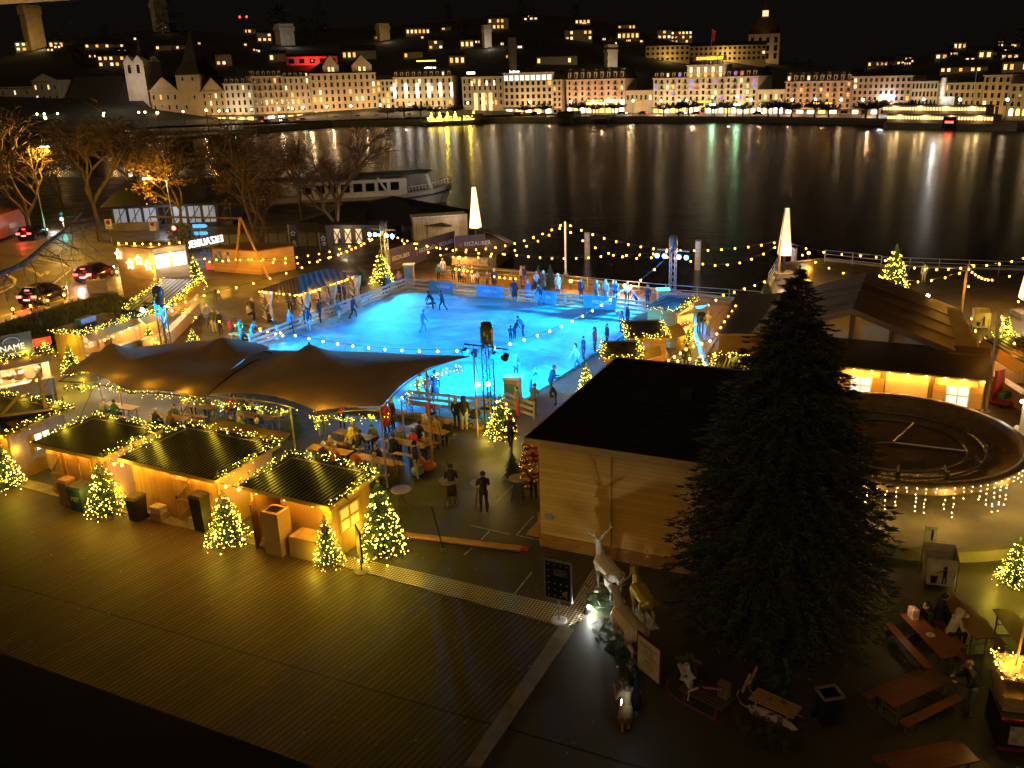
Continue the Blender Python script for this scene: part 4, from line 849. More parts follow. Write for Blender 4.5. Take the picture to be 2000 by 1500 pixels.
# light slits between the huts
for a, c, nm in ((HUT1, HUT2, 'gap between the two left front row huts'), (HUT2, HUT3, 'gap between the two right front row huts')):
    p = (a.location + c.location) / 2; bpy.context.view_layer.update(); lamp(c.matrix_world.inverted() @ V((p.x, p.y, 1.6)), 26, FAIRY, .1, c)
# --- big hall hut by the tree
C0 = G(1057, 1065); zt = 4.35; o = thing('hall_hut', 'large windowless pine hall with a flat black roof, left of the giant tree', 'hut', C0, TH)
w, dp_ = 6.6, 9.4
q = MB(); q.extr([(0, 0, .0), (w, 0, 0), (w, 0, zt - .15), (0, 0, zt - .15)], (0, .1, 0)); q.extr([(0, .1, 0), (0, dp_, 0), (0, dp_, zt - .15), (0, .1, zt - .15)], (.1, 0, 0)); q.extr([(w, .1, 0), (w, dp_, 0), (w, dp_, zt - .15), (w, .1, zt - .15)], (-.1, 0, 0)); q.extr([(.1, dp_, 0), (w - .1, dp_, 0), (w - .1, dp_, zt - .15), (.1, dp_, zt - .15)], (0, -.1, 0)); q.build('wall', planks('hall_boards', (.7, .4, .09), 2, .16, .03, .55, .22), o)
q = MB(); q.box((w / 2, -.03, .25), (w + .06, .05, .5)); q.box((w * .42, -.03, 2.2), (.05, .04, 4.0)); q.build('plinth_board', mat('hall_plinth', (.4, .18, .03), .6, stretch=(1, 1, 8)), o)
q = MB(); q.box((w / 2, dp_ / 2, zt), (w + .7, dp_ + .7, .14)); q.build('roof', FELT, o)
q = MB()
for i in range(1, 10): q.box((w / 2, -.35 + i * (dp_ + .7) / 10, zt + .076), (w + .6, .06, .008))
q.box((w * .6, dp_ * .6, zt + .25), (.5, .5, .35)); q.build('roof_seam', mat('felt_seam', (.03, .028, .025), .4), o); q = MB()
for a, c in (((-.37, -.37), (w + .37, -.37)), ((-.37, -.37), (-.37, dp_ + .37)), ((-.37, dp_ + .37), (w + .37, dp_ + .37))): q.bar((a[0], a[1], zt - .02), (c[0], c[1], zt - .02), .05, .24)
q.build('fascia', FASC, o)
q = MB(); q.box((.35, -.07, 1.3), (.3, .02, .18)); q.build('notice', mat('notice_blue', (.25, .35, .5), .4), o)
q = MB(); q.box((-.35, 1.2, .5), (.6, .08, .06)); q.box((-.6, 1.2, .25), (.08, .08, .9)); q.box((-.35, .6, .35), (.5, 1.2, .06)); q.build('side_step', PINE, o)
HALL = o
# --- little huts along the rink's right edge
RH = [('small plank roofed hut nearest the hall on the rink side row', [(1154, 699), (1231, 699), (1269, 665), (1199, 665)]), ('middle plank roofed hut of the rink side row', [(1199, 661), (1279, 659), (1314, 623), (1239, 625)]), ('far hut of the rink side row with a lit counter', [(1271, 603), (1338, 611), (1351, 579), (1282, 577)])]
ROOFP = corr('brown_slat_roof', (.05, .03, .02), .3, 1, .5, .12)
for i, (lb, c4) in enumerate(RH):
    o, d = hut(lb, c4, 2.5, 2.65, roof=ROOFP, ins=.15); x0, x1, y0, y1 = d
    wallbox(o, d, 2.5, 2.65, PINE, 'right')
    q = MB(); q.extr([(x1 + .05, y0 + .3, 2.1), (x1 + .05, y1 - .3, 2.1), (x1 + 1.25, y1 - .3, 2.45), (x1 + 1.25, y0 + .3, 2.45)], (0, 0, .05)); q.build('flap', PINED, o)
    q = MB(); q.box((x1 + .15, (y0 + y1) / 2, 1.02), (.5, y1 - y0 - .3, .06)); q.build('counter', FASC, o)
    q = MB()
    for k in range(14): q.box((x1 - .25 + random.uniform(-.1, .2), lerp(y0 + .4, y1 - .4, k / 13), 1.15), (.12, .12, random.uniform(.1, .3)), random.random())
    q.build('ware', [mat('red_ware', (.4, .03, .02), .5), mat('pale_ware', (.6, .45, .2), .5)][i % 2], o)
    lamp((x1 - .6, (y0 + y1) / 2, 2.0), 110 if i < 2 else 260, (1, .7, .3) if i < 2 else (1, .8, .5), .15, o)
    hut_garlands(o, ('the nearest', 'the middle', 'the far')[i] + ' rink side hut', 'rfl' if i < 2 else 'fr', 2.5, 2.65)
# --- stretch tent (two sails)
FAB = mat('tent_fabric', (.42, .29, .19), 1.0, var=.1, scale=.6, spec=.05)
_n = FAB.node_tree; _t = _n.nodes.new('ShaderNodeBsdfTranslucent'); _t.inputs[0].default_value = (.3, .16, .07, 1); _x = _n.nodes.new('ShaderNodeMixShader'); _x.inputs[0].default_value = .22
_n.links.new(_n.nodes['Principled BSDF'].outputs[0], _x.inputs[1]); _n.links.new(_t.outputs[0], _x.inputs[2]); _n.links.new(_x.outputs[0], _n.nodes['Material Output'].inputs[0])
def sail(label, cor, peaks, seam=None):
    pts = [G(*c[:2], c[2]) for c in cor]; n = len(pts); C = sum(pts, V()) / n; C.z = 0; o = thing('stretch_tent', label, 'tent', C); bd = []; N_ = 14
    for i in range(n):
        a, c = pts[i], pts[(i + 1) % n]
        for k in range(N_):
            t = k / N_; p = a.lerp(c, t); s = 4 * t * (1 - t); ctr = V((C.x, C.y, p.z)); L = (c - a).length
            p = p.lerp(ctr, min(.10, .012 * L) * s); p.z += .10 * s * min(1.5, L / 5) * .6; bd.append(p)
    K = 22; vs = []; zc = 3.0; pk = [(G(x, y, z), z, sg) for x, y, z, sg in peaks]
    for k in range(K + 1):
        s = k / K
        for p in bd:
            qx, qy = lerp(C.x, p.x, s), lerp(C.y, p.y, s); z = lerp(zc, p.z, s ** 1.5); zz = z
            for g, h, sg in pk: d = hypot(qx - g.x, qy - g.y); zz = max(zz, z + (h - z) * math.exp(-d / sg)) if True else zz
            vs.append((qx - C.x, qy - C.y, zz))
    q = MB(); q.smooth = True; m_ = len(bd); q.add(vs, [(k * m_ + j, k * m_ + (j + 1) % m_, (k + 1) * m_ + (j + 1) % m_, (k + 1) * m_ + j) for k in range(K) for j in range(m_)])
    me = q.build('canopy', FAB, o); md = me.modifiers.new('sub', 'SUBSURF'); md.levels = md.render_levels = 1
    q = MB(); e = [p - C for p in bd]; q.tube(e + [e[0]], .03, 5); q.build('hem', mat('tent_hem', (.05, .03, .015), .8), o)
    for g, h, sg in pk: q = MB(); q.cyl((g.x - C.x, g.y - C.y, 0), (g.x - C.x, g.y - C.y, h - .02), .05); q.build('mast', WOODP, o)
    return o
TENTL = sail('left sail of the brown stretch tent, with three peaks over the beer tables', [(115, 745, 2.3), (250, 768, 2.6), (398, 781, 2.5), (532, 690, 3.0), (470, 665, 2.5), (380, 668, 2.4), (180, 690, 2.5)], [(215, 665, 4.3, 1.5), (432, 655, 4.2, 1.6), (360, 690, 3.4, 2.4)])
TENTR = sail('right sail of the brown stretch tent, with one peak beside the rink', [(372, 773, 2.35), (620, 812, 2.55), (745, 801, 2.5), (836, 722, 3.0), (916, 696, 3.2), (782, 694, 2.7), (660, 690, 2.3), (495, 684, 2.6)], [(603, 668, 4.4, 1.7), (610, 720, 3.5, 2.6)])
for i, (fx, fy, py, nm) in enumerate([(107, 790, 738, 'left end, before the kiosk'), (205, 808, 735, 'left front edge'), (383, 830, 775, 'middle of the front edge'), (577, 880, 795, 'front edge by the dark fir'), (757, 952, 793, 'front right corner'), (845, 903, 719, 'right edge by the orange fish'), (933, 853, 690, 'tip beside the near truss'), (788, 835, 782, 'inner right edge')]):
    g = G(fx, fy); h = HT(g, py); o = thing('tent_pole', 'slim pale pole holding up the stretch tent at its ' + nm, 'pole', g, group='poles of the stretch tent'); q = MB(); q.cyl((0, 0, 0), (0, 0, h), .045, .04); q.build('shaft', WOODP, o)
    q = MB(); e = V((.9 if i > 3 else -.8, -1.4, 0)); q.bar((0, 0, h - .05), e, .02); q.build('guy_rope', BLACKM, o)
def GZ(pts, z): return [G(x, y, z) for x, y in pts]
garland('fairy light garland hanging along the left front edge of the stretch tent', GZ([(125, 758), (200, 755), (330, 775), (395, 782)], 2.35), lp=60)
garland('fairy light garland hanging along the middle front edge of the stretch tent', GZ([(412, 786), (470, 793), (540, 805), (570, 802)], 2.35), lp=60)
garland('short fairy light garland hanging down a pole at the tent centre', [G(430, 787, 2.3), G(432, 803, 1.7)], lp=14)
garland('fairy light garland under the right front edge of the stretch tent', GZ([(600, 813), (660, 819), (700, 818), (752, 815)], 2.3), lp=60)
garland('fairy light garland wound down the pole behind the tent bench', [G(620, 815, 2.3), G(621, 838, 1.2)], lp=18)
garland('fairy light garland rising along the right tent edge beside the rink', [G(788, 781, 2.5), G(810, 755, 2.7), G(840, 738, 2.9), G(905, 717, 3.0)], lp=18)
# --- rink fences
RAILM = mat('rink_rail_wood', (.34, .3, .24), .55, stretch=(1, 1, 5)); PANEL = mat('rink_banner_blue', (.05, .28, .62), .45, var=.08); LETW = mat('banner_white', (.72, .8, .85), .5)
def fence(label, A, B_, panels=(), h=1.05, name='rink_fence'):
    L = (B_ - A).length; rz = ang(A, B_); o = thing(name, label, 'fence', A, rz); n = max(2, int(L / 2.4))
    for i in range(n + 1): q = MB(); q.box((L * i / n, .06, h / 2), (.09, .09, h)); q.build('post', RAILM, o)
    for k in range(3): q = MB(); z = .3 + k * .32; q.box((L / 2, 0, z), (L, .035, .16)); q.build('rail', RAILM, o)
    for x0, x1, txt, lx in panels:
        q = MB(); q.box((L * (x0 + x1) / 2, -.05, .6), (L * (x1 - x0), .03, 1.0)); p = q.build('banner', PANEL, o)
        if txt: letter(txt, .34, LETW, p, (L * lerp(x0, x1, lx), -.07, .62))
    return o
def fpx(x, y0=566, x0=797, y1=616, x1=1280): return (x - x0) / (x1 - x0)
FA, FB_ = G(797, 567), G(1280, 617)
fence('long far side rink fence with four blue banners', FA, FB_, [(fpx(845), fpx(897), 'LUZERN', .6), (fpx(947), fpx(1000), 'LUZERN', .5), (fpx(1062), fpx(1104), 'EIS', .65), (fpx(1154), fpx(1212), 'EISZAUBER', .58)])
fence('left side rink fence before the gazebo', G(492, 684), G(795, 566))
fence('near side rink fence below the near truss', G(800, 797), G(958, 815)); fence('short near side rink fence by the skate counter', G(985, 800), G(1042, 822))
# --- gazebo
g4 = [G(*p) for p in ((522, 615), (590, 617), (647, 592), (693, 566), (560, 575))]
o = thing('gazebo', 'open timber gazebo with a brown hipped roof and pale gathered curtains', 'gazebo', G(600, 590)); oL = o.location
E_ = [G(503, 567, 2.5), G(586, 574, 2.5), G(700, 536, 2.5)]; E_.append(E_[0] + E_[2] - E_[1]); R0_, R1_ = G(584, 538, 3.9), G(640, 524, 3.9)
q = MB(); e = [p - V(oL) for p in E_]; r0, r1 = R0_ - V(oL), R1_ - V(oL); q.add(e + [r0, r1], [(0, 1, 4), (1, 2, 5, 4), (2, 3, 5), (3, 0, 4, 5), (3, 2, 1, 0)]); q.build('roof', corr('brown_tile_roof', (.05, .03, .02), .28, 0, .6), o)
CURT = mat('linen_curtain', (.6, .5, .34), .9, bump=.5, bscale=3); WHBR = mat('white_twig', (.7, .66, .6), .7)
def inset(p, k=.12): c = sum(E_, V()) / 4; r_ = p.lerp(c, k); return V((r_.x, r_.y, 0))
posts = [inset(E_[0]), inset(E_[1]), inset(E_[1].lerp(E_[2], .5), .1), inset(E_[2]), inset(E_[3])]
for p in posts:
    p = p - V(oL); q = MB(); q.box((p.x, p.y, 1.25), (.12, .12, 2.5)); q.build('post', OAK, o)
    q = MB(); q.smooth = True; q.lathe([(.16, .2), (.14, .9), (.08, 1.3), (.26, 1.9), (.34, 2.4)], (p.x + .28, p.y + .1, 0), 10); q.build('curtain', CURT, o)
    q = MB(); rnd = random.Random(int(p.x * 99))
    for i in range(46): z = rnd.uniform(.1, 2.3); a = rnd.uniform(0, 6.28); q.bar((p.x, p.y, z), (p.x + .35 * cos(a), p.y + .35 * sin(a), z + rnd.uniform(.1, .5)), .028)
    q.build('white_branch', WHBR, o)
garland('row of small amber lights under the gazebo eave', [E_[0] + V((0, 0, -.12)), E_[1] + V((0, 0, -.12)), E_[2] + V((0, 0, -.12))], n_m=4, spread=.03, green=False, m=BULB, s=.05, lp=16, col=AMB)
lamp((0, 0, 2.2), 260, (1, .6, .2), .2, o); lamp(tuple(r1 * .6 + V((0, 0, -.6))), 200, (1, .6, .2), .2, o)
for i, (x, y, h, r_) in enumerate([(652, 575, 1.1, .4), (617, 590, 1.1, .35), (625, 575, 1.1, .35)]): 
    o = thing('barrel_table', 'wooden barrel used as a standing table inside the gazebo, %s' % ('the right one', 'the front one', 'the back one')[i], 'barrel', G(x, y)); q = MB(); q.smooth = True; q.lathe([(r_ * .85, 0), (r_ * 1.05, h * .5), (r_ * .85, h)], n=14); q.build('stave', PINEV, o); q = MB()
    for z in (.2, .8): q.lathe([(r_ * 1.02, h * z), (r_ * 1.02, h * z + .05)], n=14)
    q.build('hoop', BLACKM, o)
# --- stacked plywood booth with stars
PLY = mat('plywood_face', (.4, .26, .1), .6, var=.15, scale=1.2, stretch=(1, 1, 3))
AB = lambda a, b_, z=0.0: AD * a + BD * b_ + V((0, 0, z))
Lc, Cc, Rc = AB(-59.3, 50.7), AB(-55.0, 50.3), AB(-53.9, 52.7); o = thing('plywood_booth', 'two storey plywood booth with glowing stars and two white lit windows', 'booth', Cc); u1, u2 = (Lc - Cc), (Rc - Cc); Hb = 4.7
for z0, z1, nm in ((0, 2.2, 'lower_storey'), (2.23, Hb, 'upper_storey')): q = MB(); q.extr([(0, 0, z0), u2 + V((0, 0, z0)), u1 + u2 + V((0, 0, z0)), u1 + V((0, 0, z0))], (0, 0, z1 - z0)); q.build(nm, PLY, o)
q = MB(); q.extr([V((0, 0, Hb + .02)) * 1 + u * 0 for u in (u1,)] + [u2 + V((0, 0, Hb + .02)), u1 + u2 + V((0, 0, Hb + .02)), u1 + V((0, 0, Hb + .02))], (0, 0, .06)); q.build('roof', mat('mossy_roof', (.05, .045, .02), .9), o)
n2 = V((u2.y, -u2.x, 0)).normalized(); n1 = V((-u1.y, u1.x, 0)).normalized()
if n1.y > 0: n1 = -n1
if n2.x < 0: n2 = -n2
for t in (.26, .76):
    q = MB(); a, c = u2 * (t - .19), u2 * (t + .19); q.extr([a + V((0, 0, 3.2)), c + V((0, 0, 3.2)), c + V((0, 0, 4.2)), a + V((0, 0, 4.2))], n2 * .03); w_ = q.build('window', WHITEL, o); q = MB()
    for z in (3.17, 4.23): q.bar(a + n2 * .04 + V((0, 0, z)), c + n2 * .04 + V((0, 0, z)), .06)
    q.build('frame', FASC, w_); m_ = (a + c) / 2 + n2 * .5; lamp((m_.x, m_.y, 3.7), 60, (1, .95, .85), .3, o)
q = MB(); q.extr([V((0, 0, 2.25)) + n2 * .02, u2 * 1.0 + V((0, 0, 2.25)) + n2 * .02, u2 + V((0, 0, 3.1)) + n2 * .02, V((0, 0, 3.1)) + n2 * .02], n2 * .12); q.build('parapet', PLY, o)
STAR = emit('star_tube', (1, .6, .2), 9)
def star(parent, c, ux, r, tilt=0.0, m=STAR, th=.035, solid=False, nm='star_light'):
    q = MB(); P = []
    for i in range(11): a = pi / 2 + tilt + i * pi / 5; k = r if i % 2 == 0 else r * .45; P.append(V(c) + ux * (k * cos(a)) + V((0, 0, k * sin(a))))
    q.tube(P, th, 5); return q.build(nm, m, parent)
ux = (Cc - Lc).normalized()
for px, z, tl in ((.08, 4.05, .1), (.36, 3.35, 0), (.62, 3.75, .05), (.85, 3.4, .15)): star(o, u1 * (1 - px) + n1 * .08 + V((0, 0, z)), ux, .42, tl)
star(o, u2 * .5 + n2 * .14 + V((0, 0, 3.9)), u2.normalized(), .4)
for p in (u1 * .6 + n1 * .6, u1 * .2 + n1 * .6): lamp((p.x, p.y, 3.6), 60, (1, .6, .2), .3, o)
BOOTH = o
# --- shed with A-frame
o = thing('ticket_shed', 'long low plywood shed with two posters under a leaf strewn roof', 'shed', G(420, 530)); a, c, e = V((0, 0, 0)), G(512, 537) - G(420, 530), G(578, 526) - G(420, 530); bk = e - c
q = MB(); q.extr([a, c, c + bk, a + bk], (0, 0, 2.15)); q.build('wall', PLY, o); q = MB(); q.extr([a - bk * .08 - (c - a) * .03, c - bk * .08 + (c - a) * .03, c + bk * 1.1 + (c - a) * .03, a + bk * 1.1 - (c - a) * .03], (0, 0, .12)); rf = q.build('roof', mat('leafy_roof', (.14, .07, .025), .9, var=.6, scale=6), o); rf.location.z = 2.2
un = (c - a).normalized(); nn = V((un.y, -un.x, 0))
for t, col in ((.12, (.15, .2, .35)), (.3, (.3, .25, .3))): q = MB(); p0, p1 = a + (c - a) * (t - .07) + nn * .02, a + (c - a) * (t + .07) + nn * .02; q.extr([p0 + V((0, 0, .9)), p1 + V((0, 0, .9)), p1 + V((0, 0, 1.95)), p0 + V((0, 0, 1.95))], nn * .02); q.build('poster', mat('poster_%d' % int(t * 100), col, .4, var=.9, scale=3), o)
q = MB(); q.extr([a + nn * .02 + V((0, 0, .02)), c + nn * .02 + V((0, 0, .02)), c + nn * .02 + V((0, 0, .75)), a + nn * .02 + V((0, 0, .75))], nn * .05); q.build('lower_board', PINE, o)
o = thing('timber_a_frame', 'tall timber A frame standing before the plywood shed', 'frame', G(490, 541)); l0, l1 = G(459, 533) - V(o.location), G(523, 541) - V(o.location); tp = UP(484, 537, 424) - V(o.location)
q = MB(); q.bar(l0, tp, .16); q.build('leg', PINE, o); q = MB(); q.bar(l1, tp, .16); q.build('leg', PINE, o); q = MB(); q.bar(l0.lerp(tp, .4), l1.lerp(tp, .4), .1); q.build('crossbar', PINE, o); q = MB(); q.bar(tp + V((0, 0, -.1)), tp + V((-9.5, 3.2, -.2)), .16); q.build('beam', OAK, o)
# --- letters seen from behind
a = G(372, 500); c = G(438, 486); o = thing('letter_sign', 'row of standing white marquee letters, seen mirrored from behind', 'sign', (a + c) / 2); z0 = HT((a + c) / 2, 476); L = (c - a).length
t = link('lettering', text_mesh('EISZAUBER', 1.05, emit('letter_white', (1, .95, .9), 1.6), .08, space=1.0), o, (0, 0, z0 + .2)); t.rotation_euler = (pi / 2, 0, ang(a, c) + pi)
t.scale.x = L / max(.1, t.dimensions.x) if t.dimensions.x > 0 else 1
q = MB(); q.bar((a - c) * .5 + V((0, 0, z0 - .45)), (c - a) * .5 + V((0, 0, z0 - .45)), .06)
for i in range(5): p = (a - c) * .5 + (c - a) * i / 4; q.bar(p, p + V((0, 0, z0 - .45)), .05)
q.build('stand', BLACKM, o)
# --- kiosk at far left with sign
def stall(label, FLp, FRp, dpt, zf, zb, lit, name='food_stall', power=200, col=(1, .75, .4)):
    FL, FR = G(*FLp, zf), G(*FRp, zf); L = (FR - FL).length; rz = ang(FL, FR); FL.z = 0; o = thing(name, label, 'stall', FL, rz)
    q = MB(); q.extr([(0, 0, zf), (L, 0, zf), (L, dpt, zb), (0, dpt, zb)], (0, 0, .07)); q.build('roof', ROOFP, o)
    q = MB(); q.extr([(.12, dpt - .1, 0), (L - .12, dpt - .1, 0), (L - .12, dpt - .1, zb), (.12, dpt - .1, zb)], (0, -.06, 0)); q.extr([(.1, .15, 0), (.1, dpt - .1, 0), (.1, dpt - .1, zb), (.1, .15, zf)], (.06, 0, 0)); q.extr([(L - .1, .15, 0), (L - .1, dpt - .1, 0), (L - .1, dpt - .1, zb), (L - .1, .15, zf)], (-.06, 0, 0)); q.extr([(.1, .15, 0), (L - .1, .15, 0), (L - .1, .15, 1.0), (.1, .15, 1.0)], (0, .06, 0)); q.build('wall', PINED, o)
    q = MB(); q.box((L / 2, .1, 1.03), (L - .1, .5, .06)); q.build('counter', FASC, o)
    q = MB(); q.extr([(.05, 0, zf - .02), (L - .05, 0, zf - .02), (L - .05, -.5, zf - .38), (.05, -.5, zf - .38)], (0, 0, .05)); q.build('flap', PINED, o)
    q = MB()
    for i in range(int(L * 5)): q.box((random.uniform(.3, L - .3), random.uniform(dpt - .5, dpt - .25), random.choice((1.1, 1.5, 1.85))), (random.uniform(.1, .35), .15, random.uniform(.12, .3)))
    q.build('ware', mat('shelf_goods', (.5, .35, .2), .5, var=.9, scale=8), o)
    for i in range(max(1, int(L / 2))): lamp((L * (i + .5) / max(1, int(L / 2)), dpt * .5, zf - .3), power, col, .15, o)
    return o, L, rz
o, L, rz = stall('food stall at the left edge with a bright counter and a grey roof sign', (-75, 722), (98, 688), 2.6, 2.5, 2.6, 1, power=420, col=(1, .85, .65))
q = MB(); q.box((L * .62, .3, 3.2), (1.9, .1, 1.25)); sg = q.build('roof_sign', mat('grey_sign', (.12, .15, .19), .5), o); letter('NAME', .46, emit('sign_cream', (1, .85, .6), 1.0), sg, (L * .62 - .1, .23, 3.1)); q = MB()
q.tube([V((L * .62 - .1 + .42 * cos(pi * i / 10), .22, 3.4 + .28 * sin(pi * i / 10))) for i in range(11)], .03, 5); q.box((L * .62, .23, 2.78), (1.2, .02, .04)); q.build('emblem', LETW, sg)
garland('fairy light garland along the roof of the left edge food stall', [o.matrix_basis @ V(p) for p in ((0, 0, 2.6), (L, 0, 2.6), (L, 1.6, 2.65))], n_m=40, spread=.15, lp=26); q = MB()
for i in range(22): q.box((L * .62 + i * .1, 1.4, 2.85), (.05, .05, .45))
q.build('red_railing', emit('red_tube', (1, .06, .02), .8), o)
# --- stalls of the left row
o, L, rz = stall('left row stall with a blue and red box on its roof', (161, 655), (264, 619), 2.4, 2.5, 2.6, 1); ML = o.matrix_basis.copy()
q = MB(); q.box((L * .45, 1.6, 2.85), (1.2, .5, .35)); q.build('roof_box', mat('blue_box', (.08, .15, .35), .5), o)
garland('thick fairy light garland on the front eave of the box topped stall', [ML @ V((0, 0, 2.62)), ML @ V((L, 0, 2.62))], n_m=42, spread=.15, lp=26); garland('fairy light garland on the side roof edge of the box topped stall', [ML @ V((0, 0, 2.62)), ML @ V((0, 2.4, 2.7))], n_m=36, spread=.12, lp=26)
o, L, rz = stall('left row stall under a bare dark corrugated roof beside the plywood booth', (320, 609), (389, 548), 2.6, 2.5, 2.7, 1, power=130); ML = o.matrix_basis.copy()
garland('fairy light garland on the front eave of the corrugated left row stall', [ML @ V((0, 0, 2.62)), ML @ V((L, 0, 2.62))], n_m=36, spread=.13, lp=26); garland('fairy light garland on the back roof edge of the corrugated left row stall', [ML @ V((0, 2.6, 2.8)), ML @ V((L, 2.6, 2.8))], n_m=16, lp=14)
o, L, rz = stall('small left row stall between the truss and the box topped stall', (270, 622), (318, 606), 2.0, 2.5, 2.6, 1, power=130); ML = o.matrix_basis.copy()
garland('fairy light garland on the eave of the small left row stall', [ML @ V((0, 0, 2.62)), ML @ V((L, 0, 2.62))], n_m=42, spread=.15, lp=22)
# --- white chalet with brown roof
BRW = mat('chalet_brown_roof', (.13, .072, .035), .42, var=.3, scale=.5, bump=.1, bscale=2)
ER, EL = G(1927, 744, 2.5), G(1560, 708, 2.5); rz = ang(EL, ER); o = thing('chalet', 'long white timber framed chalet with a broad brown roof behind the fountain', 'chalet', (ER.x, ER.y, 0), rz); L = (ER - EL).length; Lo = Matrix.Rotation(-rz, 3, 'Z')
def CL(x, y, z): p = Lo @ (G(x, y, z) - V((ER.x, ER.y, z))); return V((p.x, p.y, z))
CH = o; CRM = mat('chalet_white_wall', (.55, .43, .26), .75, var=.08, bump=.1)
yb = max(4.0, CL(1650, 678, 2.75).y)
q = MB(); q.extr([(-L, .45, 0), (-.15, .45, 0), (-.15, .45, 2.42), (-L, .45, 2.42)], (0, .12, 0)); q.extr([(-.15, .45, 0), (-.15, 9, 0), (-.15, 9, 2.42), (-.15, .45, 2.42)], (-.12, 0, 0)); q.build('wall', CRM, o)
q = MB(); q.extr([(-L, -.1, 2.5), (.25, -.1, 2.5), (.25, yb + .4, 2.8), (-L, yb + .4, 2.8)], (0, 0, .08)); q.build('lower_roof', mat('chalet_dark_roof', (.04, .025, .016), .5), o)
q = MB()
for px in (1725, 1822, 1917): x = CL(px, 730, 2.4).x; q.box((x, .42, 1.2), (.28, .1, 2.4))
q.box((-L / 2, .4, 2.36), (L, .08, .14)); q.build('timber_post', OAK, o)
for px, nm in ((1684, 0), (1869, 1)):
    x = CL(px, 740, 1.5).x; q = MB(); q.box((x, .42, 1.45), (.95, .04, 1.0)); w_ = q.build('window', emit('chalet_window', (.95, .93, .8), .75), o); q = MB()
    for dx in (-.5, 0, .5): q.box((x + dx, .38, 1.45), (.06, .05, 1.06))
    for z in (.93, 1.5, 1.97): q.box((x, .375, z), (1.06, .05, .06))
    q.build('frame', WHITEP, w_)
    for s in (-1, 1): q = MB(); q.box((x + s * .82, .37, 1.45), (.55, .05, 1.05)); q.build('shutter', PINE, w_)
apC = CL(1655, 678, 2.8); rgt = CL(1846, 692, 2.8); half = rgt.x - apC.x; zA = HT(G(1655, 678, 2.8), 616); zE = HT(G(1846, 692, 2.8), 688); bkp = CL(1664, 534, zA); dB = bkp.y - yb
q = MB(); q.extr([(apC.x - half, yb, 2.8), (rgt.x, yb, 2.8), (rgt.x, yb, zE - .1), (apC.x, yb, zA - .1), (apC.x - half, yb, zE - .1)], (0, .12, 0)); q.build('gable_wall', CRM, o)
for s in (-1, 1): q = MB(); q.extr([(apC.x, yb - .5, zA), (apC.x + s * (half + .5), yb - .5, zE - .2), (apC.x + s * (half + .5), yb + dB, zE - .2), (apC.x, yb + dB, zA)], (0, 0, .12)); q.build('roof', BRW, o); 
q = MB()
for t in (-.95, -.5, 0, .43, .9): q.box((apC.x + half * t, yb - .05, (2.8 + lerp(zA, zE, abs(t))) / 2), (.2, .08, lerp(zA, zE, abs(t)) - 2.9))
for s in (-1, 1): q.bar((apC.x, yb - .48, zA - .08), (apC.x + s * (half + .5), yb - .48, zE - .28), .06, .22)
for s in (-1, 1):
    for k in range(1, 4): q.bar(V((apC.x, yb - .5 + dB * k / 4, zA + .14)), V((apC.x + s * (half + .5), yb - .5 + dB * k / 4, zE - .06)), .05, .04)
q.build('roof_batten', OAK, o)
q = MB(); an = [CL(1829, 602, 2.9), CL(1875, 606, 2.9), CL(1917, 698, 2.7), CL(1851, 695, 2.7)]; q.extr(an, (0, 0, .1)); q.build('annex_roof', BRW, o); q = MB(); c_ = sum(an, V()) / 4; q.prism([(p.x * .94 + c_.x * .06, p.y * .94 + c_.y * .06) for p in an], 0, 2.6); q.build('annex_wall', CRM, o)
bulb_row(o, CL(1652, 716, 2.4) + V((0, -.3, 0)), CL(1940, 742, 2.4) + V((0, -.3, 0)), 8, power=70)
o = thing('grey_annexe', 'low annexe with a pale grey flat roof left of the giant tree top', 'hut', G(1445, 655)); P = [G(1438, 577, 2.7), G(1535, 577, 2.7), G(1500, 656, 2.7), G(1399, 655, 2.7)]; q = MB(); q.extr([p - V(o.location) for p in P], (0, 0, .1)); q.build('roof', mat('grey_sheet_roof', (.16, .13, .1), .45, var=.2, scale=.5), o)
q = MB(); c_ = sum(P, V()) / 4; q.prism([(p.x * .93 + c_.x * .07 - o.location.x, p.y * .93 + c_.y * .07 - o.location.y) for p in P], 0, 2.68); q.build('wall', OAK, o)
o, d = hut('dark roofed hut half hidden by the giant tree, its roof edge hung with lights', [(1372, 735), (1462, 742), (1478, 699), (1408, 692)], 2.5, 2.6); wallbox(o, d, 2.5, 2.6, PINE); hut_garlands(o, 'the half hidden hut', 'bl', 2.5, 2.6)
# --- round fountain basin
C = AB(-.35, 37.5); o = thing('round_basin', 'large raised round basin with pipes inside and a curtain of icicle lights', 'fountain', C); COP = mat('basin_rim', (.2, .12, .055), .5, bump=.2, bscale=4); zr = 2.0; R_ = 5.15
q = MB(); q.smooth = True; q.lathe([(2.6, .35), (2.6, 1.0), (R_ - .9, 1.35), (R_ - .12, 1.55), (R_, zr), (R_ - .35, zr + .02), (R_ - .42, zr - .35), (R_ - 1.6, zr - .5), (R_ - 1.7, zr - .62), (.3, zr - .7), (.01, zr - .7)], n=72); q.build('bowl', COP, o)
q = MB()
for r_, z in ((3.55, zr - .42), (2.85, zr - .5)): q.tube([V((r_ * cos(2 * pi * i / 64), r_ * sin(2 * pi * i / 64), z)) for i in range(65)], .055, 6)
for a_ in (.9, 3.1, -.35): q.cyl((0, 0, zr - .45), (2.85 * cos(a_), 2.85 * sin(a_), zr - .5), .06)
q.build('pipe', METAL, o)
for i in range(12): a_ = 2 * pi * i / 12 + .2; q = MB(); q.box((3.55 * cos(a_), 3.55 * sin(a_), zr - .35), (.16, .16, .3), a_); q.cyl((3.55 * cos(a_), 3.55 * sin(a_), zr - .25), (3.4 * cos(a_), 3.4 * sin(a_), zr - .02), .05); q.build('nozzle', METAL, o)
q = MB()
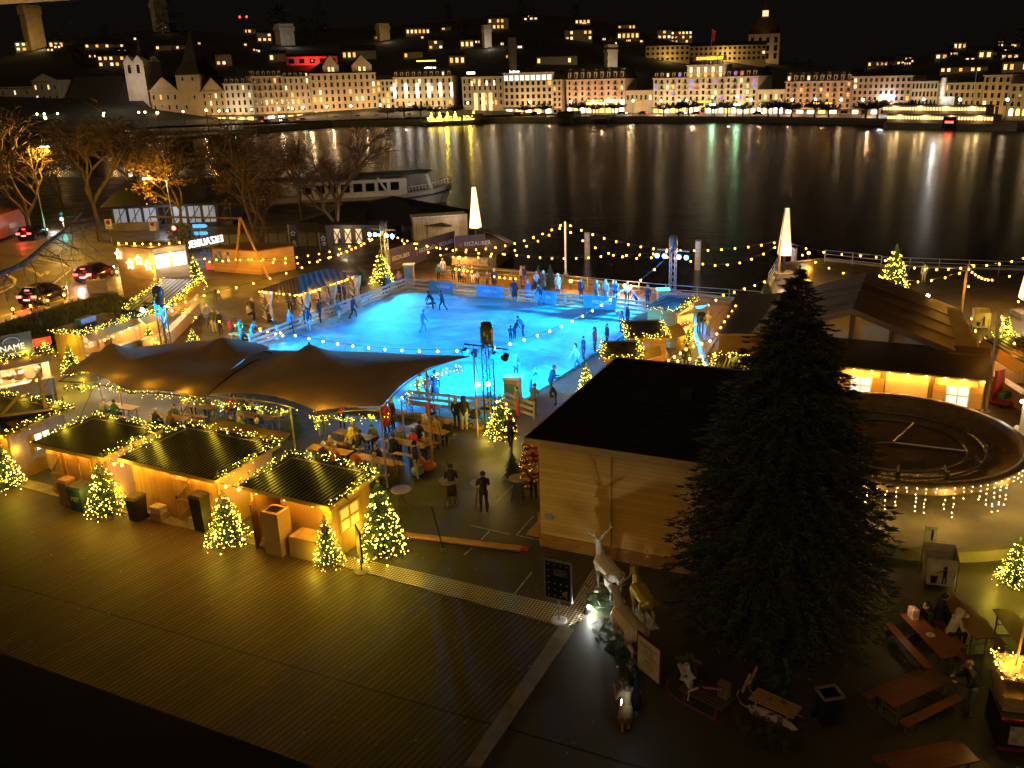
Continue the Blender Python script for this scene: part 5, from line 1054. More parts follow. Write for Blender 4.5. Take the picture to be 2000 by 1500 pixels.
for i in range(9): a_ = 2 * pi * i / 9; q.box((2.7 * cos(a_), 2.7 * sin(a_), .65), (.06, 1.2, .7), a_)
q.build('vent_grille', BLACKM, o)
q = MB(); n = 95; rnd = random.Random(2)
for i in range(n):
    a_ = 2 * pi * i / n
    for k in range(rnd.randint(2, 7)): q.octa(((R_ + .03) * cos(a_) + rnd.uniform(-.03, .03), (R_ + .03) * sin(a_), zr - .05 - k * .2 - rnd.uniform(0, .12)), .02)
ch = q.build('icicle_light', TINYW, o); ch['kind'] = 'stuff'
for i in range(12): a_ = 2 * pi * i / 12; lamp(((R_ + .25) * cos(a_), (R_ + .25) * sin(a_), zr - .45), 34, (1, .62, .14), .15, o)
o = thing('basin_plinth', 'round concrete plinth carrying the raised basin', 'plinth', C); q = MB(); q.lathe([(7.2, 0), (7.2, .42), (7.1, .45), (.5, .45)], n=72); q.build('step', CONC, o)
# =================== TREES, FURNITURE, OBJECTS ===================
def unit_fir(seed, n_lv=26, nb=15, rad=.36, z0=.07, droop=.16, bl=.05):
    """one fir of height 1: stems in whorls, needle blades along each stem"""
    rnd = random.Random(seed); q = MB(); tips = []
    for L in range(n_lv):
        u = L / (n_lv - 1); z = z0 + (1 - z0) * .985 * u ** .95; r = rad * (1 - u) ** .82 + .008; k = max(3, int(nb * (1 - u) ** .5 + 2))
        for b_ in range(k):
            a = 2 * pi * (b_ + rnd.random()) / k + L * .7; rr = r * rnd.uniform(.55, 1.22); n = max(2, int(rr / .03))
            dr = V((cos(a), sin(a), 0)); sd = V((-sin(a), cos(a), 0))
            for i in range(n):
                t = (i + .6) / n; p = dr * (rr * t) + V((0, 0, z + rr * (.28 * t - droop * 3 * t * t + rnd.uniform(-.03, .03))))
                for s in (-1, 1):
                    w = bl * (1.15 - .6 * t) * rnd.uniform(.7, 1.2) * (.5 + .5 * min(1, rr / .15)); d = (sd * s + dr * .8 + V((0, 0, rnd.uniform(-.5, .45)))).normalized() * w
                    q.quad(p - dr * .01, p + d * .55 + V((0, 0, w * .18)), p + d, p + d * .45 - V((0, 0, w * .2)))
            tips.append((p, rr))
    for i in range(6): a = i * 1.1; q.quad((0, 0, .93), (.012 * cos(a), .012 * sin(a), .97), (0, 0, 1.03))
    return q.mesh('crown', NEEDLE), tips
FIRS = [unit_fir(s) for s in (1, 2)]
def chain_mesh(i, n, seed, s=.007):
    rnd = random.Random(seed); q = MB(); tips = FIRS[i][1]
    for j in range(n):
        u = 1 - sqrt(1 - (j + rnd.random()) / n * .985); z = .09 + .9 * u; r = (.36 * (1 - u) ** .82 + .008) * rnd.uniform(.62, 1.1); a = 2 * pi * (8.5 * u ** .8) + rnd.gauss(0, .35)
        if rnd.random() < .12: continue
        q.octa((r * cos(a), r * sin(a), z - r * .18 + rnd.gauss(0, .014)), s * rnd.choice((.6, .8, 1, 1, 1.3, 1.9)))
    return q.mesh('light_chain', TINY)
CHAINS = [chain_mesh(0, 300, 4), chain_mesh(1, 240, 9)]
tq = MB(); tq.tube([(0, 0, -.0), (0, 0, .98)], [.014, .003], 6); FTR = tq.mesh('trunk', BARK); tq = MB(); tq.lathe([(.1, 0), (.1, .025), (.02, .03)], n=10); FBASE = tq.mesh('stand', OAK)
def fir(label, foot, top, lit=1, i=0, wide=1.0, group=None, power=1.0, base=True, name='christmas_tree', z0=0.0):
    g = G(*foot, z0); h = HT(g, top) - z0; o = thing(name, label, 'christmas tree' if lit else 'fir tree', g, random.Random(int(foot[0])).uniform(0, 6), group); S = (h * wide, h * wide, h)
    for nm, me in (('crown', FIRS[i][0]), ('trunk', FTR), ('stand', FBASE)): c = link(nm, me, o); c.scale = S
    if lit:
        c = link('light_chain', CHAINS[i], o); c.scale = S; c['kind'] = 'stuff'
        for k in range(3): a = k * 2.1 + .5; lamp((.36 * wide * h * 1.02 * cos(a), .36 * wide * h * 1.02 * sin(a), h * (.22 + .2 * k)), 27 * power, FAIRY, .15, o)
        lamp((0, 0, h * 1.03), 26 * power, FAIRY, .1, o)
    return o
LT = [('lit fir in front of the gap between the two widest front row huts', (448, 1062), 955, 0, 1.05), ('lit fir before the smooth roofed front row hut, beside a striped bin', (213, 1003), 893, 1, .95), ('smallest lit fir before the open fronted hut, by the tilted board', (643, 1103), 1003, 1, .8), ('tall lit fir at the right end of the front row, by a tent pole', (750, 1083), 938, 0, .9), ('lit fir cut by the left picture edge on the deck', (12, 953), 858, 0, 1.05),
      ('lit fir between the near truss and the hall roof', (980, 852), 766, 0, 1.0), ('big lit fir at the far left rink corner', (747, 553), 488, 0, 1.05), ('big lit fir behind the chalet roof on the right', (1742, 572), 478, 0, 1.0), ('lit fir at the right picture edge by the basin plinth', (1978, 1140), 1050, 0, .95),
      ('lit fir between the food stall and the box topped stall', (143, 733), 672, 1, .95), ('lit fir behind the tent, left of the left truss', (297, 684), 634, 1, 1.0), ('lit fir behind the tent, right of the left truss', (380, 680), 640, 1, 1.1), ('lit fir high behind the left row stalls', (364, 630), 598, 1, 1.1), ('tall lit fir at the right side of the plywood booth', (387, 566), 498, 0, .75),
      ('lit fir beside the flap of the middle rink side hut', (1340, 668), 622, 1, 1.1), ('lit fir on the terrace steps by the half hidden hut', (1366, 735), 688, 1, .95), ('small lit fir beside the right edge stall', (1963, 652), 612, 1, .9), ('lit fir squeezed between hall roof and rink', (1145, 770), 708, 1, .85)]
for lb, ft, tp, i, w in LT: fir(lb, ft, tp, 1, i, w, 'lit christmas trees of the market')
for lb, ft, tp in [('unlit fir behind the rink, left one of the promenade pair', (1052, 562), 518), ('unlit fir behind the rink, right one of the promenade pair', (1075, 564), 517), ('dark fir under the front edge of the tent', (578, 857), 792), ('bushy dark fir in a pot left of the hall corner', (1002, 935), 880), ('dark fir just left of the lit tree at the rink corner', (706, 560), 518), ('dark fir just right of the lit tree at the rink corner', (793, 552), 508), ('dark fir on the terrace railing beside the tree top', (1496, 590), 542)]: fir(lb, ft, tp, 0, 1, 1.05, 'unlit firs of the market', name='fir_tree')
# giant tree
def giant(foot, top):
    rnd = random.Random(21); g = G(*foot); h = HT(g, top); o = thing('giant_spruce', 'giant unlit dark spruce towering over the market at the right', 'tree', g); q = MB(); R = 3.35
    prof = [(0, .45), (.05, .8), (.14, 1.0), (.3, 1.0), (.5, .86), (.7, .62), (.85, .38), (.95, .15), (1, .01)]
    for L in range(70):
        u = L / 69; z = .35 + (h - .5) * u + rnd.uniform(-.1, .1); r = R * ipl(prof, u); k = max(7, int(36 * (r / R) ** .6))
        for b_ in range(k):
            a = rnd.uniform(0, 2 * pi); z = .35 + (h - .5) * min(1, max(0, u + rnd.uniform(-.02, .012))); rr = r * rnd.uniform(.66, 1.06); dr = V((cos(a), sin(a), 0)); sd = V((-sin(a), cos(a), 0)); n = max(3, int(rr / .15)); dp = rnd.uniform(.25, .55)
            path = [dr * (rr * t) + V((0, 0, z - rr * dp * t * t + rr * .22 * max(0, t - .6))) for t in (0, .35, .7, 1)]; q.mi = 1; q.tube(path, [.03, .025, .015, .006], 3, False); q.mi = 0
            for i in range(n):
                t = .25 + .75 * (i + rnd.random()) / n; p = dr * (rr * t) + V((0, 0, z - rr * dp * t * t + rr * .22 * max(0, t - .6)))
                for s in (-1, 1):
                    for kk in range(3):
                        w = rnd.uniform(.14, .34) * (1.25 - .55 * t); d = (sd * s * rnd.uniform(.5, 1.2) + dr * rnd.uniform(.5, 1.1) + V((0, 0, rnd.uniform(-.9, .25)))).normalized() * w; n_ = V((rnd.uniform(-1, 1), rnd.uniform(-1, 1), rnd.uniform(-1, 1))) * w * .095
                        q.quad(p, p + d * .5 + n_, p + d, p + d * .5 - n_)
            d = dr * .22 + V((0, 0, .02)); e = path[-1]
            for kk in range(4): n_ = V((rnd.uniform(-1, 1), rnd.uniform(-1, 1), rnd.uniform(-1, 1))) * .05; q.quad(e - d * .6, e + n_, e + d * rnd.uniform(.7, 1.1), e - n_)
    q.build('crown', [NEEDLED, BARK], o); q = MB(); q.tube([(0, 0, 0), (0, 0, h * .5), (0, 0, h)], [.24, .14, .02], 8); q.build('trunk', BARK, o); return o
giant((1512, 1215), 518)
# bare trees with remaining autumn leaves
LEAF = mat('autumn_leaf', (.2, .105, .012), .7, var=.5, scale=2); TRK = mat('plane_bark', (.1, .07, .042), .85, var=.4, scale=3, bump=.4)
def bare_tree(label, foot, top, seed, spread=1.0, leaves=0, lean=(0, 0), leafband=(.2, .6), name='bare_tree', z0=0.0, depth=7, r0=None):
    rnd = random.Random(seed); g = G(*foot, z0); h = HT(g, top) - z0; o = thing(name, label, 'tree', g); T, B_, LF = MB(), MB(), MB(); T.smooth = B_.smooth = True; ends = []
    def grow(p, d, L, r, k):
        e = p + d * L; mid = p.lerp(e, .5) + V((rnd.uniform(-1, 1), rnd.uniform(-1, 1), rnd.uniform(-.5, .5))) * L * .09
        (T if k == 0 else B_).tube([p, mid, e], [r, r * .85, r * .7], 7 if k < 2 else (5 if k < 4 else 3), False)
        if k >= 3: ends.append((mid, k)); ends.append((e, k))
        if k >= depth: return
        nb = 3 if k in (0, 1) else (2 if rnd.random() < .55 else 3)
        for i in range(nb):
            ax = V((rnd.uniform(-1, 1), rnd.uniform(-1, 1), rnd.uniform(-.35, .35))); nd = (d + ax * (.62 + .06 * k) * spread); nd.z += .16 if k < 4 else -.05; nd.normalize()
            grow(e if rnd.random() < .75 else mid, nd, L * rnd.uniform(.66, .86), r * .7 * rnd.uniform(.62, .85) / .7, k + 1)
    d0 = V((lean[0], lean[1], 1)).normalized(); grow(V((0, 0, 0)), d0, h * .24, r0 or h * .017, 0)
    f = h / max(v[2] for v in B_.v)
    for M_ in (T, B_): M_.v = [(x * f, y * f, z * f) for x, y, z in M_.v]
    ends = [(p * f, k) for p, k in ends]
    T.build('trunk', TRK, o); B_.build('branch', TRK, o)
    if leaves:
        for i in range(leaves):
            p, k = rnd.choice(ends)
            if not leafband[0] * h < p.z < leafband[1] * h: continue
            p = p + V((rnd.gauss(0, .35), rnd.gauss(0, .35), rnd.gauss(0, .3))); a = V((rnd.uniform(-1, 1), rnd.uniform(-1, 1), rnd.uniform(-1, 1))) * .16; c = V((rnd.uniform(-1, 1), rnd.uniform(-1, 1), rnd.uniform(-1, 1))) * .14
            LF.quad(p, p + a, p + a + c, p + c)
        if LF.v: LF.build('foliage', LEAF, o)
    return o
bare_tree('leaning plane tree with yellow leaves behind the plywood shed', (535, 512), 215, 3, 1.35, 2600, (-.5, .1), (.12, .62))
bare_tree('bare tree with a tall forked crown before the half timbered pavilion', (665, 478), 235, 8, 1.0, 0)
bare_tree('yellow leaved plane tree behind the plywood booth', (355, 462), 240, 12, 1.35, 3000, (.1, 0), (.15, .75))
bare_tree('dark wide tree at the left roadside', (195, 470), 190, 17, 1.35, 350)
bare_tree('tree right of the glass pavilion with a few yellow leaves', (470, 420), 240, 23, 1.3, 700)
bare_tree('dark tree far left beside the bus stop', (60, 460), 200, 29, 1.3, 200)
bare_tree('bare tree at the back of the left roadside', (280, 420), 225, 31, 1.25, 250)
bare_tree('dense dark bare tree between the glass pavilion and the pier', (455, 405), 262, 41, 1.3)
bare_tree('dark bare tree behind the left road near the bridge', (125, 415), 240, 43, 1.35)
bare_tree('slim dark bare tree at the pier left of the ship', (590, 425), 262, 47, 1.1)
bare_tree('dark bare tree at the far left river bank', (25, 400), 245, 53, 1.3)
# near dark branch reaching into the picture from the left
o = thing('overhanging_branch', 'dark bare branch reaching in from the left edge over the road', 'branch', G(-160, 640)); bl = V(o.location); q = MB(); q.smooth = True; rnd = random.Random(5)
def PZ(x, y, z): return G(x, y, z) - bl
pth = [PZ(-160, 600, 3), PZ(-40, 548, 6.0), PZ(40, 518, 6.6), PZ(95, 472, 7.2), PZ(130, 445, 7.6), PZ(160, 415, 8.0)]; q.tube(catmull(pth, 4), [.22 - .0095 * i for i in range(21)], 7); q.build('limb', BARK, o); q = MB(); q.tube([V((0, 0, 0)), V((.2, .2, 1.6)), pth[0]], [.5, .42, .26], 8); q.build('trunk', BARK, o); q = MB()
cp_ = catmull(pth, 4)
def twig(p, d, L, r, k):
    e = p + d * L; q.tube([p, p.lerp(e, .5) + V((rnd.uniform(-.1, .1), rnd.uniform(-.1, .1), rnd.uniform(-.1, .1))) * L, e], [r, r * .8, r * .5], 4, False)
    if k < 3:
        for i in range(3): twig(p.lerp(e, rnd.uniform(.4, 1)), (d + V((rnd.uniform(-.8, .8), rnd.uniform(-.8, .8), rnd.uniform(-.8, .5)))).normalized(), L * .65, r * .55, k + 1)
for i in range(18): twig(cp_[rnd.randint(3, 20)], V((rnd.uniform(-.6, 1), rnd.uniform(-1, 1), rnd.uniform(-.8, .6))).normalized(), rnd.uniform(1.2, 2.6), .035, 0)
q.build('twig', BARK, o)
b_ = MB(); rnd = random.Random(9); bs = thing('laurel_bush', 'round yellow green bush beside the mirrored letter sign', 'bush', G(357, 487))
for i in range(900): d = V((rnd.gauss(0, 1), rnd.gauss(0, 1), rnd.gauss(0, 1))).normalized() * rnd.uniform(.6, 1.0); p = V((d.x * 1.5, d.y * 1.5, 1.5 + d.z * 1.4)); a = V((rnd.uniform(-1, 1), rnd.uniform(-1, 1), rnd.uniform(-1, 1))) * .16; c = V((rnd.uniform(-1, 1), rnd.uniform(-1, 1), rnd.uniform(-1, 1))) * .12; b_.quad(p, p + a, p + a + c, p + c)
b_.build('foliage', mat('laurel_leaf', (.12, .14, .02), .5, var=.5), bs); b_ = MB(); b_.cyl((0, 0, 0), (0, 0, 1.2), .1); b_.build('stem', BARK, bs)
# --- beer tables and benches
TOP = mat('varnished_table_top', (.42, .2, .045), .3, var=.2, scale=1.5, stretch=(1, 6, 1)); TOPD = mat('dark_varnished_top', (.22, .075, .02), .35, var=.2, scale=1.5, stretch=(1, 6, 1)); GLEG = mat('green_grey_steel', (.2, .2, .17), .4, .6)
def bt(w, h, name, m):
    o = thing(name, 'x', 'table' if 'table' in name else 'bench'); q = MB(); q.box((0, 0, h - .015), (2.2, w, .03)); q.build('tabletop' if 'table' in name else 'seat', m, o)
    for s in (-1, 1):
        q = MB(); x = s * .85
        for y in (-w * .4, w * .4): q.bar((x, y, 0), (x, y, h - .03), .035)
        q.bar((x, -w * .42, .02), (x, w * .42, .02), .03); q.bar((x, -w * .4, h * .5), (x, w * .4, h * .5), .025); q.bar((x, 0, h * .5), (x - s * .45, 0, h - .04), .025); q.build('leg_frame', GLEG, o)
    return o
PT, PB, PTD, PBD = bt(.6, .76, 'beer_table', TOP), bt(.26, .46, 'beer_bench', TOP), bt(.6, .76, 'beer_table', TOPD), bt(.26, .46, 'beer_bench', TOPD); first = {}
def tset(desc, a, c, n1='near', n2='far', sides=(1, -1), dark=False, grp='under the tent'):
    A, C = G(*a, .76), G(*c, .76); m_ = (A + C) / 2; m_.z = 0; rz = ang(A, C)
    def put(src, loc, lb, gr):
        if src.name not in first: first[src.name] = 1; o = src
        else: o = dup(src)
        o.location = loc; o.rotation_euler = (0, 0, rz); o['label'] = lb; o['group'] = gr; return o
    put(PTD if dark else PT, m_, 'varnished beer table ' + desc, 'beer tables ' + grp); nrm = V((-sin(rz), cos(rz), 0))
    for s in sides: put(PBD if dark else PB, m_ + nrm * (.62 * s), 'bench on the %s side of the table %s' % ((n2 if s > 0 else n1), desc), 'beer benches ' + grp)
    return m_, rz
TB = {}
for k, desc, a, c, sd in [('T1', 'nearest the rink', (796, 827), (880, 848), (1, -1)), ('T2', 'of the two guests in hats', (752, 856), (836, 872), (1, -1)), ('T3', 'with a bright cloth', (700, 890), (772, 905), (1, -1)), ('T4', 'with a red jacketed guest bending over it', (652, 839), (732, 857), (1, -1)), ('T5', 'behind the open fronted hut', (598, 870), (690, 886), (1, -1)),
                         ('T7', 'standing empty under the left tent edge', (346, 786), (424, 797), (-1, 1)), ('T8', 'left of the empty one', (293, 807), (372, 819), (-1, 1)), ('T9', 'close behind the widest hut ridge', (437, 834), (505, 845), (-1, 1)), ('T10', 'deep in the left end of the tent', (208, 788), (262, 797), (-1,)), ('T11', 'by the dark fir', (470, 806), (527, 817), (1, -1)), ('T12', 'deep under the tent behind the middle garland', (455, 782), (510, 790), (-1,)), ('T15', 'before the gazebo at the rink fence', (500, 632), (547, 640), (-1, 1)), ('T16', 'along the near rink fence', (790, 783), (862, 795), (-1,)), ('T17', 'by the bend of the left rink fence', (452, 650), (500, 655), (-1, 1))]: TB[k] = tset(desc, a, c, sides=sd)
for k, desc, a, c, sd in [('R1', 'in the dark corner below the giant tree', (1726, 1370), (1843, 1315), (1, -1)), ('R2', 'with the lantern bag', (1784, 1207), (1845, 1270), (1, -1)), ('R3', 'where a guest in white coat sits', (1844, 1160), (1929, 1252), (1, -1)), ('R4', 'cut by the bottom picture edge', (1735, 1500), (1902, 1468), (1, -1)), ('R5', 'cut by the right picture edge', (1966, 1200), (2012, 1264), (1, -1))]: TB[k] = tset(desc, a, c, sides=sd, dark=True, grp='in the dark right corner')
# standing tables
STW = mat('round_table_top', (.4, .25, .09), .45, var=.25, scale=1.5)
def bistro(label, foot, h=1.1, r=.4, m=STW, first_=[None]):
    if first_[0] is None:
        o = thing('standing_table', label, 'table', G(*foot), group='round standing tables'); q = MB(); q.lathe([(r, h - .05), (r, h)], n=20); q.build('tabletop', m, o)
        for i in range(3): a = i * 2.094; q = MB(); q.cyl((.12 * cos(a), .12 * sin(a), h - .05), (.34 * cos(a), .34 * sin(a), 0), .025); q.build('leg', OAK, o)
        q = MB(); q.tube([V((.24 * cos(i * 2.094), .24 * sin(i * 2.094), .4)) for i in range(4)], .015, 5); q.build('leg_brace', OAK, o); first_[0] = o; return o
    return dup(first_[0], G(*foot), foot[0] * .1, label)
for lb, f in [('empty round standing table beside the tall lit fir', (787, 1003)), ('round standing table where a man in black leans with a silver tray', (879, 985)), ('round standing table with a guest photographing', (940, 990)), ('round standing table beside the hall corner baubles', (1014, 980)), ('round standing table inside the gazebo left side', (540, 590)), ('round standing table under the tent by the dark fir', (550, 848)), ('round standing table behind the middle left stalls', (425, 588))]: bistro(lb, f)
# --- remeshed figures
def blob(prims, voxel, mats, name, smooth=4):
    q = MB()
    for p0, p1, r0, r1, t in prims:
        p0, p1 = V(p0), V(p1); k = 9; q.tube([p0, p0.lerp(p1, .5), p1], [r0, (r0 + r1) / 2, r1], k)
        q.ball(p0, r0, k, 6); q.ball(p1, r1, k, 6)
    me = bpy.data.meshes.new('tmp'); me.from_pydata(q.v, [], q.f); ob = bpy.data.objects.new('tmp', me); COL.objects.link(ob)
    m_ = ob.modifiers.new('r', 'REMESH'); m_.mode = 'VOXEL'; m_.voxel_size = voxel; s_ = ob.modifiers.new('s', 'SMOOTH'); s_.iterations = smooth; s_.factor = .5
    dg = bpy.context.evaluated_depsgraph_get(); out = bpy.data.meshes.new_from_object(ob.evaluated_get(dg)); bpy.data.objects.remove(ob); out.name = name
    out.materials.clear()
    for m2 in mats: out.materials.append(m2)
    P = [(V(a), V(b_), r0, r1, t) for a, b_, r0, r1, t in prims]; mi = []
    for f in out.polygons:
        c = f.center; best = 9; bt_ = 0
        for a, b_, r0, r1, t in P:
            d = b_ - a; L2 = d.length_squared; tt = max(0, min(1, (c - a).dot(d) / L2)) if L2 > 1e-9 else 0
            e = (c - (a + d * tt)).length - (r0 + (r1 - r0) * tt)
            if e < best: best = e; bt_ = t
        mi.append(bt_)
    out.polygons.foreach_set('material_index', mi); out.polygons.foreach_set('use_smooth', [True] * len(out.polygons)); return out
STAGP = [((-.5, 0, .98), (.42, 0, 1.02), .235, .25, 0), ((-.1, 0, .92), (.4, 0, .9), .2, .22, 0), ((.42, 0, 1.05), (.62, 0, 1.42), .17, .105, 0), ((.62, 0, 1.4), (.7, 0, 1.68), .105, .08, 0), ((.7, 0, 1.7), (.95, 0, 1.62), .085, .045, 0), ((.68, .08, 1.74), (.62, .24, 1.8), .03, .015, 0), ((.68, -.08, 1.74), (.62, -.24, 1.8), .03, .015, 0), ((-.68, 0, 1.02), (-.76, 0, .88), .04, .02, 0)]
for s in (-1, 1): STAGP += [((.36, s * .14, .9), (.4, s * .13, .52), .1, .05, 0), ((.4, s * .13, .52), (.38, s * .13, .08), .045, .032, 0), ((.38, s * .13, .08), (.42, s * .13, .04), .04, .04, 0), ((-.5, s * .15, .92), (-.36, s * .16, .62), .17, .085, 0), ((-.36, s * .16, .62), (-.58, s * .14, .45), .075, .045, 0), ((-.58, s * .14, .45), (-.52, s * .14, .08), .042, .032, 0), ((-.52, s * .14, .08), (-.47, s * .14, .04), .04, .04, 0)]
STMESH = blob(STAGP, .026, [WHITEP], 'body'); q = MB(); q.smooth = True
for s in (-1, 1):
    pth = [V((.68, s * .05, 1.76)), V((.6, s * .16, 1.95)), V((.58, s * .3, 2.12)), V((.66, s * .36, 2.32))]; q.tube(catmull(pth, 4), [.022 - .001 * i for i in range(13)], 6)
    for t, dx, dz in ((1, .2, .1), (2, .14, .2), (2, -.14, .16), (1, -.1, .16)): q.tube([pth[t], pth[t] + V((dx * .6, s * .04, dz * .5)), pth[t] + V((dx, s * .03, dz))], [.016, .012, .005], 5)
STANT = q.mesh('antler', WHITEP)
STW_ = mat('stag_white_gloss', (.78, .7, .6), .28, var=.08); STG = mat('stag_gold', (.6, .42, .06), .25, .4, var=.15); STC = mat('stag_cream_gloss', (.72, .54, .4), .28, var=.08)
for lb, rf, tp, m_, rz in [('white glossy stag statue, the one nearest the hall wall', (1200, 1172), 1029, STW_, 1.95), ('gold stag statue, the right one of three', (1266, 1225), 1082, STG, 1.85), ('cream glossy stag statue, nearest the white notice board', (1243, 1293), 1122, STC, 1.95)]:
    g = G(*rf); off = V((cos(rz), sin(rz), 0)) * .52; o = thing('stag_statue', lb, 'statue', g + off, rz, group='three stag statues'); H = HT(g + off * 2, tp); k = max(.8, min(1.35, H / 2.3)); o.scale = (k * 1.08, k * 1.3, k); o.location = g + off * k
    for nm, me in (('body', STMESH), ('antler', STANT)):
        me2 = me.copy(); me2.materials.clear(); me2.materials.append(m_); link(nm, me2, o)
    q = MB(); q.box((-.05, 0, .012), (1.3, .5, .024)); q.build('base_plate', mat('pale_base', (.4, .36, .3), .6), o)
def spray(label, px, z, n, r, m=NEEDLE, sz=.16, name='fir_bough', seed=1, extra=None):
    rnd = random.Random(seed); g = G(*px); o = thing(name, label, 'greenery', g); q = MB()
    for i in range(n):
        a = rnd.uniform(0, 6.28); rr = r * sqrt(rnd.random()); p = V((rr * cos(a), rr * sin(a) * 1.2, rnd.uniform(.03, z))); d = V((rnd.uniform(-1, 1), rnd.uniform(-1, 1), rnd.uniform(-.2, .6))).normalized() * rnd.uniform(.5, 1) * sz * 2; s = d.cross(V((0, 0, 1))).normalized()
        for k in range(5):
            b0 = p + d * k / 5
            for sg in (-1, 1): q.quad(b0, b0 + d * .18 + s * sg * sz * .35, b0 + d * .3 + s * sg * sz * .42, b0 + d * .14)
    q.build('foliage', m, o)
    q = MB(); q.tube([(-r * .6, 0, .03), (0, 0, .08), (r * .6, .1, .05)], .025, 5); q.build('stem', BARK, o)
    if extra:
        q = MB()
        for i in range(extra): q.box((rnd.uniform(-r, r) * .8, rnd.uniform(-r, r) * .8, z), (.14, .1, .08), rnd.random() * 3)
        q.build('ornament', mat('pale_ornament', (.5, .42, .3), .5), o)
    return o
spray('cut fir boughs under the white stag, lit by a ground spotlight', (1178, 1190), .45, 110, .62, seed=2, extra=2); spray('cut fir boughs with pale ornaments beside the cream stag', (1205, 1255), .5, 130, .7, seed=3, extra=5); spray('dark greenery heap at the foot of the white notice board', (1218, 1290), .3, 60, .4, seed=7)
o = thing('ground_spotlight', 'small ground spotlight lighting the fir boughs and stags', 'lamp', G(1143, 1200)); q = MB(); q.cyl((0, 0, .02), (.1, .06, .2), .08, .1); q.build('housing', BLACKM, o); q = MB(); q.ball((.13, .08, .23), .06); q.build('bulb', emit('cold_spot', (.9, 1, 1), 60), o); lamp((.22, -.12, .28), 55, (.95, 1, .9), .05, o)
# --- signs
SIGNF = mat('silver_frame', (.5, .47, .42), .35, .6)
o = thing('menu_stand', 'black menu poster in a rounded silver frame on a round foot', 'sign', G(1092, 1214)); pz0, pz1 = HT(o.location, 1172), HT(o.location, 1094); q = MB(); q.lathe([(.27, 0), (.27, .05), (.22, .08), (.02, .09)], n=24); q.build('foot', WHITEP, o); q = MB(); q.cyl((0, 0, .08), (0, 0, pz0 + .1), .025); q.build('pole', METAL, o)
rz = ang(G(1062, 1162, 1), G(1114, 1174, 1)); o.rotation_euler.z = rz; wd = (G(1062, 1162, pz0) - G(1114, 1176, pz0)).length; H_ = pz1 - pz0; q = MB()
q.box((0, -.02, (pz0 + pz1) / 2), (wd, .04, H_)); q.build('frame', SIGNF, o); q = MB(); q.box((0, -.045, (pz0 + pz1) / 2), (wd * .88, .012, H_ * .9)); pn = q.build('poster', mat('black_poster', (.015, .014, .02), .3), o)
q = MB(); rnd = random.Random(4)
for r_ in range(6):
    for c_ in range(4):
        if r_ in (1, 2) and c_ > 0: continue
        q.ball((wd * (-.33 + .22 * c_), -.053, pz1 - H_ * (.11 + .155 * r_)), .03, 6, 4, (1, .15, .8))
for r_ in range(5): q.box((wd * .1, -.053, pz1 - H_ * (.22 + .035 * r_)), (wd * .5, .004, .008))
q.build('print', mat('poster_print', (.6, .5, .38), .5, var=.5, scale=9), pn); s_ = star(pn, (wd * .25, -.056, pz0 + H_ * .2), V((1, 0, 0)), .09, m=mat('gold_star', (.55, .33, .05), .5), th=.02, nm='star_badge')
o = thing('tilted_board', 'black framed yellow poster stand between the two right lit firs', 'sign', G(707, 1118)); q = MB(); q.lathe([(.26, 0), (.26, .06), (.02, .1)], n=20); q.build('foot', mat('grey_foot', (.2, .18, .13), .6), o); pz0, pz1 = .55, 1.75; q = MB(); q.cyl((0, 0, .08), (0, 0, pz0 + .1), .03); q.build('pole', BLACKM, o); o.rotation_euler.z = TH - .75
q = MB(); q.box((0, 0, (pz0 + pz1) / 2), (.75, .05, pz1 - pz0)); q.build('frame', BLACKM, o); q = MB(); q.box((0, -.03, (pz0 + pz1) / 2), (.66, .02, pz1 - pz0 - .1)); q.build('poster', mat('yellow_poster', (.4, .34, .08), .3, var=.4, scale=4), o)
o = thing('letter_board', 'white framed letter on a dark red wooden board beside the cream stag', 'sign', G(1268, 1325)); A, C_ = G(1247, 1306), G(1289, 1340); rz = ang(A, C_); o.rotation_euler.z = rz; H_ = HT(G(1268, 1325), 1258); wd = (C_ - A).length; q = MB(); q.box((0, 0, .1 + H_ / 2), (wd + .12, .06, H_ + .1)); q.build('backboard', mat('dark_red_wood', (.1, .02, .012), .5), o); q = MB(); q.box((0, -.04, .1 + H_ / 2), (wd - .02, .02, H_ - .06)); p = q.build('paper', mat('letter_paper', (.6, .5, .44), .6), o)
INK = mat('ink', (.06, .05, .05), .6)
for i, t in enumerate(('Die grösste Weihnachts-', 'in Luzern findet', 'Advent auf der', 'schöne Adventszeit')): letter(t, .075, INK, p, (0, -.053, H_ * (.9 - .085 * i)), depth=.002)
q = MB(); q.tube([(-.2, -.055, H_ * .42), (-.08, -.055, H_ * .5), (.02, -.055, H_ * .42), (.12, -.055, H_ * .46), (.24, -.055, H_ * .38)], .006, 4); q.box((0, -.055, H_ * .34), (.55, .004, .012)); q.build('drawing', INK, p); q = MB(); q.bar((0, .05, 0), (0, .5, 0), .05); q.bar((0, .5, .02), (0, .05, H_ * .7), .05); q.build('prop', OAK, o)
